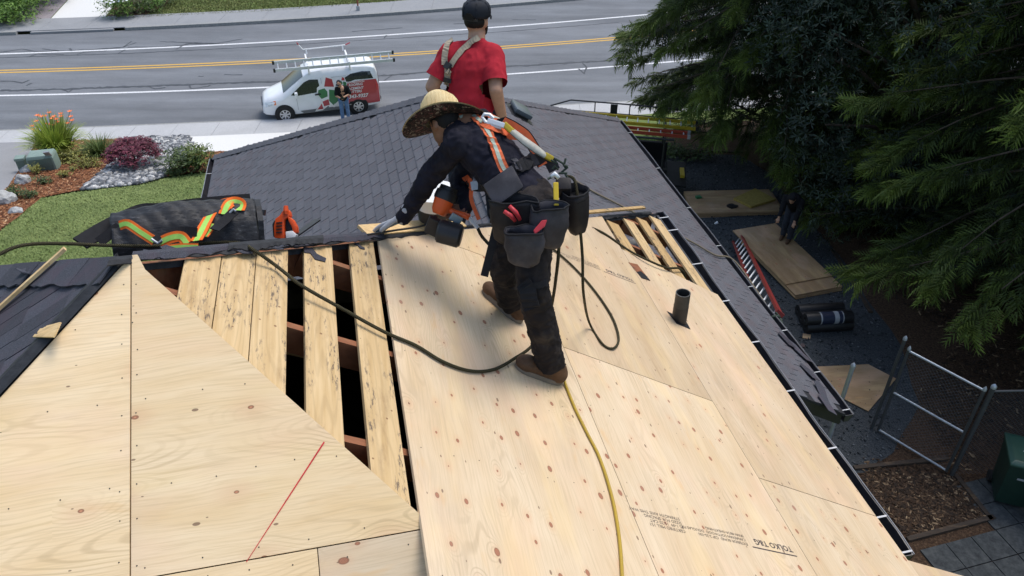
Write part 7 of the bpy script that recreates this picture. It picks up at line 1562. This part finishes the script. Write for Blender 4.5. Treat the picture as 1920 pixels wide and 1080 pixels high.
fb = MB(); P_ = [atd(u, v, d) for u, v, d in ((150, 458, 4.10), (205, 425, 4.25), (262, 399, 4.42), (300, 396, 4.46), (360, 388, 4.54), (420, 382, 4.60), (470, 378, 4.66))]; fb.ribbon(spline(P_, 5), [V(.05, -.7, .7)] * (len(spline(P_, 5))), .09, .012); fl = fb.build('felt_back_pad', M['strapblack'], rl)
hs = thing('spare_harness', atd(330, 420, 4.3), 'orange and lime reflective safety harness draped over the black roll', 'harness')
def hstrap(px, w, off=.012, ds=None):
    d_ = ds; nm = 'strap'
    if ds is None:
        s1 = strap(nm, T3, px, w, M['straporange_f'], hs, off, .004, 6, 4.3); strap('lime_tape', T3, px, w * .48, M['straplime'], s1, off + .0055, .002, 6, 4.3)
    else:
        pts = spline([atd(u, v, d) for (u, v), d in zip(px, ds)], 6); s1 = MB().ribbon(pts, -FW, w, .004).build(nm, M['straporange_f'], hs); MB().ribbon([p - FW * .005 for p in pts], -FW, w * .48, .002).build('lime_tape', M['straplime'], s1)
hstrap([(225, 423), (240, 420), (262, 434), (290, 452)], .048, ds=[4.12, 4.10, 4.05, 4.02]); hstrap([(410, 388), (400, 395), (385, 420), (375, 440), (368, 452)], .062, ds=[4.40, 4.34, 4.20, 4.12, 4.06]); hstrap([(382, 404), (398, 392), (420, 381), (438, 378)], .050, ds=[4.36, 4.38, 4.42, 4.45])
hstrap([(420, 402), (428, 384), (440, 379), (452, 383), (448, 395)], .060, ds=[4.30, 4.34, 4.38, 4.38, 4.34]); hstrap([(300, 455), (320, 446), (340, 444), (352, 458)], .055, ds=[4.02, 4.02, 4.02, 4.0]); hstrap([(312, 465), (340, 462), (372, 462)], .03, ds=[3.97, 3.97, 3.97]); hstrap([(400, 420), (396, 430), (385, 444)], .03, ds=[4.22, 4.2, 4.14])
for px, ds, w_ in (([(290, 452), (320, 440), (342, 433), (370, 436)], (4.0, 4.05, 4.08, 4.1), .045), ([(440, 396), (415, 420), (402, 432)], (4.3, 4.22, 4.16), .05), ([(185, 455), (205, 440), (225, 425)], (4.1, 4.12, 4.14), .055)): MB().ribbon(spline([atd(u, v, d) for (u, v), d in zip(px, ds)], 6), -FW, w_, .006).build('black_strap', M['strapblack'], hs)
for px, d in ((((284, 448), (296, 456), (304, 450)), 3.98), (((430, 400), (438, 392), (442, 396)), 4.28)): MB().tube([atd(u, v, d) for u, v in px], .006, 6).build('buckle', M['galv'], hs)
pd_ = MB(); q = [atd(u, v, d) for u, v, d in ((455, 398, 4.42), (456, 380, 4.50), (478, 374, 4.54), (486, 388, 4.48), (492, 398, 4.44), (475, 400, 4.42))]; pd_.prism(q, -FW * .014); pd_ = pd_.build('back_pad', M['strapblack'], hs)
for i in range(4):
    a = q[1].lerp(q[2], (i + .5) / 4); b = q[0].lerp(q[4], (i + .5) / 4)
    for e_ in (q[0].lerp(q[4], ((i + 1.5) % 4) / 4),): MB().tube([a - FW * .018, e_ - FW * .018], .0022, 5).build('netting', M['strapgrey'], pd_)
MB().bar(atd(470, 396, 4.42), atd(497, 399, 4.42), .03, .03, FW).build('pad_clip', M['black'], hs)
# orange blower
bl0 = atd(536, 432, 4.62); bw = thing('leaf_blower', bl0, 'orange and white leaf blower standing behind the stripped ridge', 'leaf blower'); db = 4.62
M['saworange'] = plain('blower_orange', (.72, .085, .015), .4, var=.08)
def poly_p(px, d, th, mat, name): return MB().prism([atd(u, v, d) for u, v in px], FW * th).build(name, mat, bw, bevel=.006, smooth=30)
poly_p(((514, 446), (513, 425), (516, 410), (524, 404), (532, 392), (536, 391), (541, 396), (543, 405), (538, 408), (533, 412), (532, 430), (534, 448)), db, .07, M['saworange'], 'housing'); poly_p(((538, 404), (549, 412), (556, 425), (557, 436), (550, 438), (547, 426), (541, 415)), db, .05, M['saworange'], 'handle'); poly_p(((533, 412), (541, 411), (548, 420), (549, 430), (536, 434)), db + .03, .03, M['black'], 'engine'); poly_p(((535, 434), (549, 433), (556, 440), (552, 448), (536, 448)), db - .005, .07, M['white_metal'], 'fuel_tank')
poly_p(((510, 420), (515, 412), (517, 446), (512, 444)), db + .02, .06, M['black'], 'back_plate'); MB().lathe([(.012, 0), (.016, .02), (.012, .05)], atd(536, 402, db), (atd(536, 392, db) - atd(536, 402, db)), 10).build('top_grip', M['saworange'], bw)
for k in range(4): MB().bar(atd(518, 418 + k * 6, db - .004), atd(529, 417 + k * 6, db - .004), .006, .006, FW).build('cooling_fin', M['black'], bw)
m = MB().bar(atd(556, 440, 4.66), atd(596, 412, 4.9), .035, .01, ZZ); tag(m.build('flat_bar', M['black']), 'black flat pry bar leaning beside the leaf blower', 'tool')
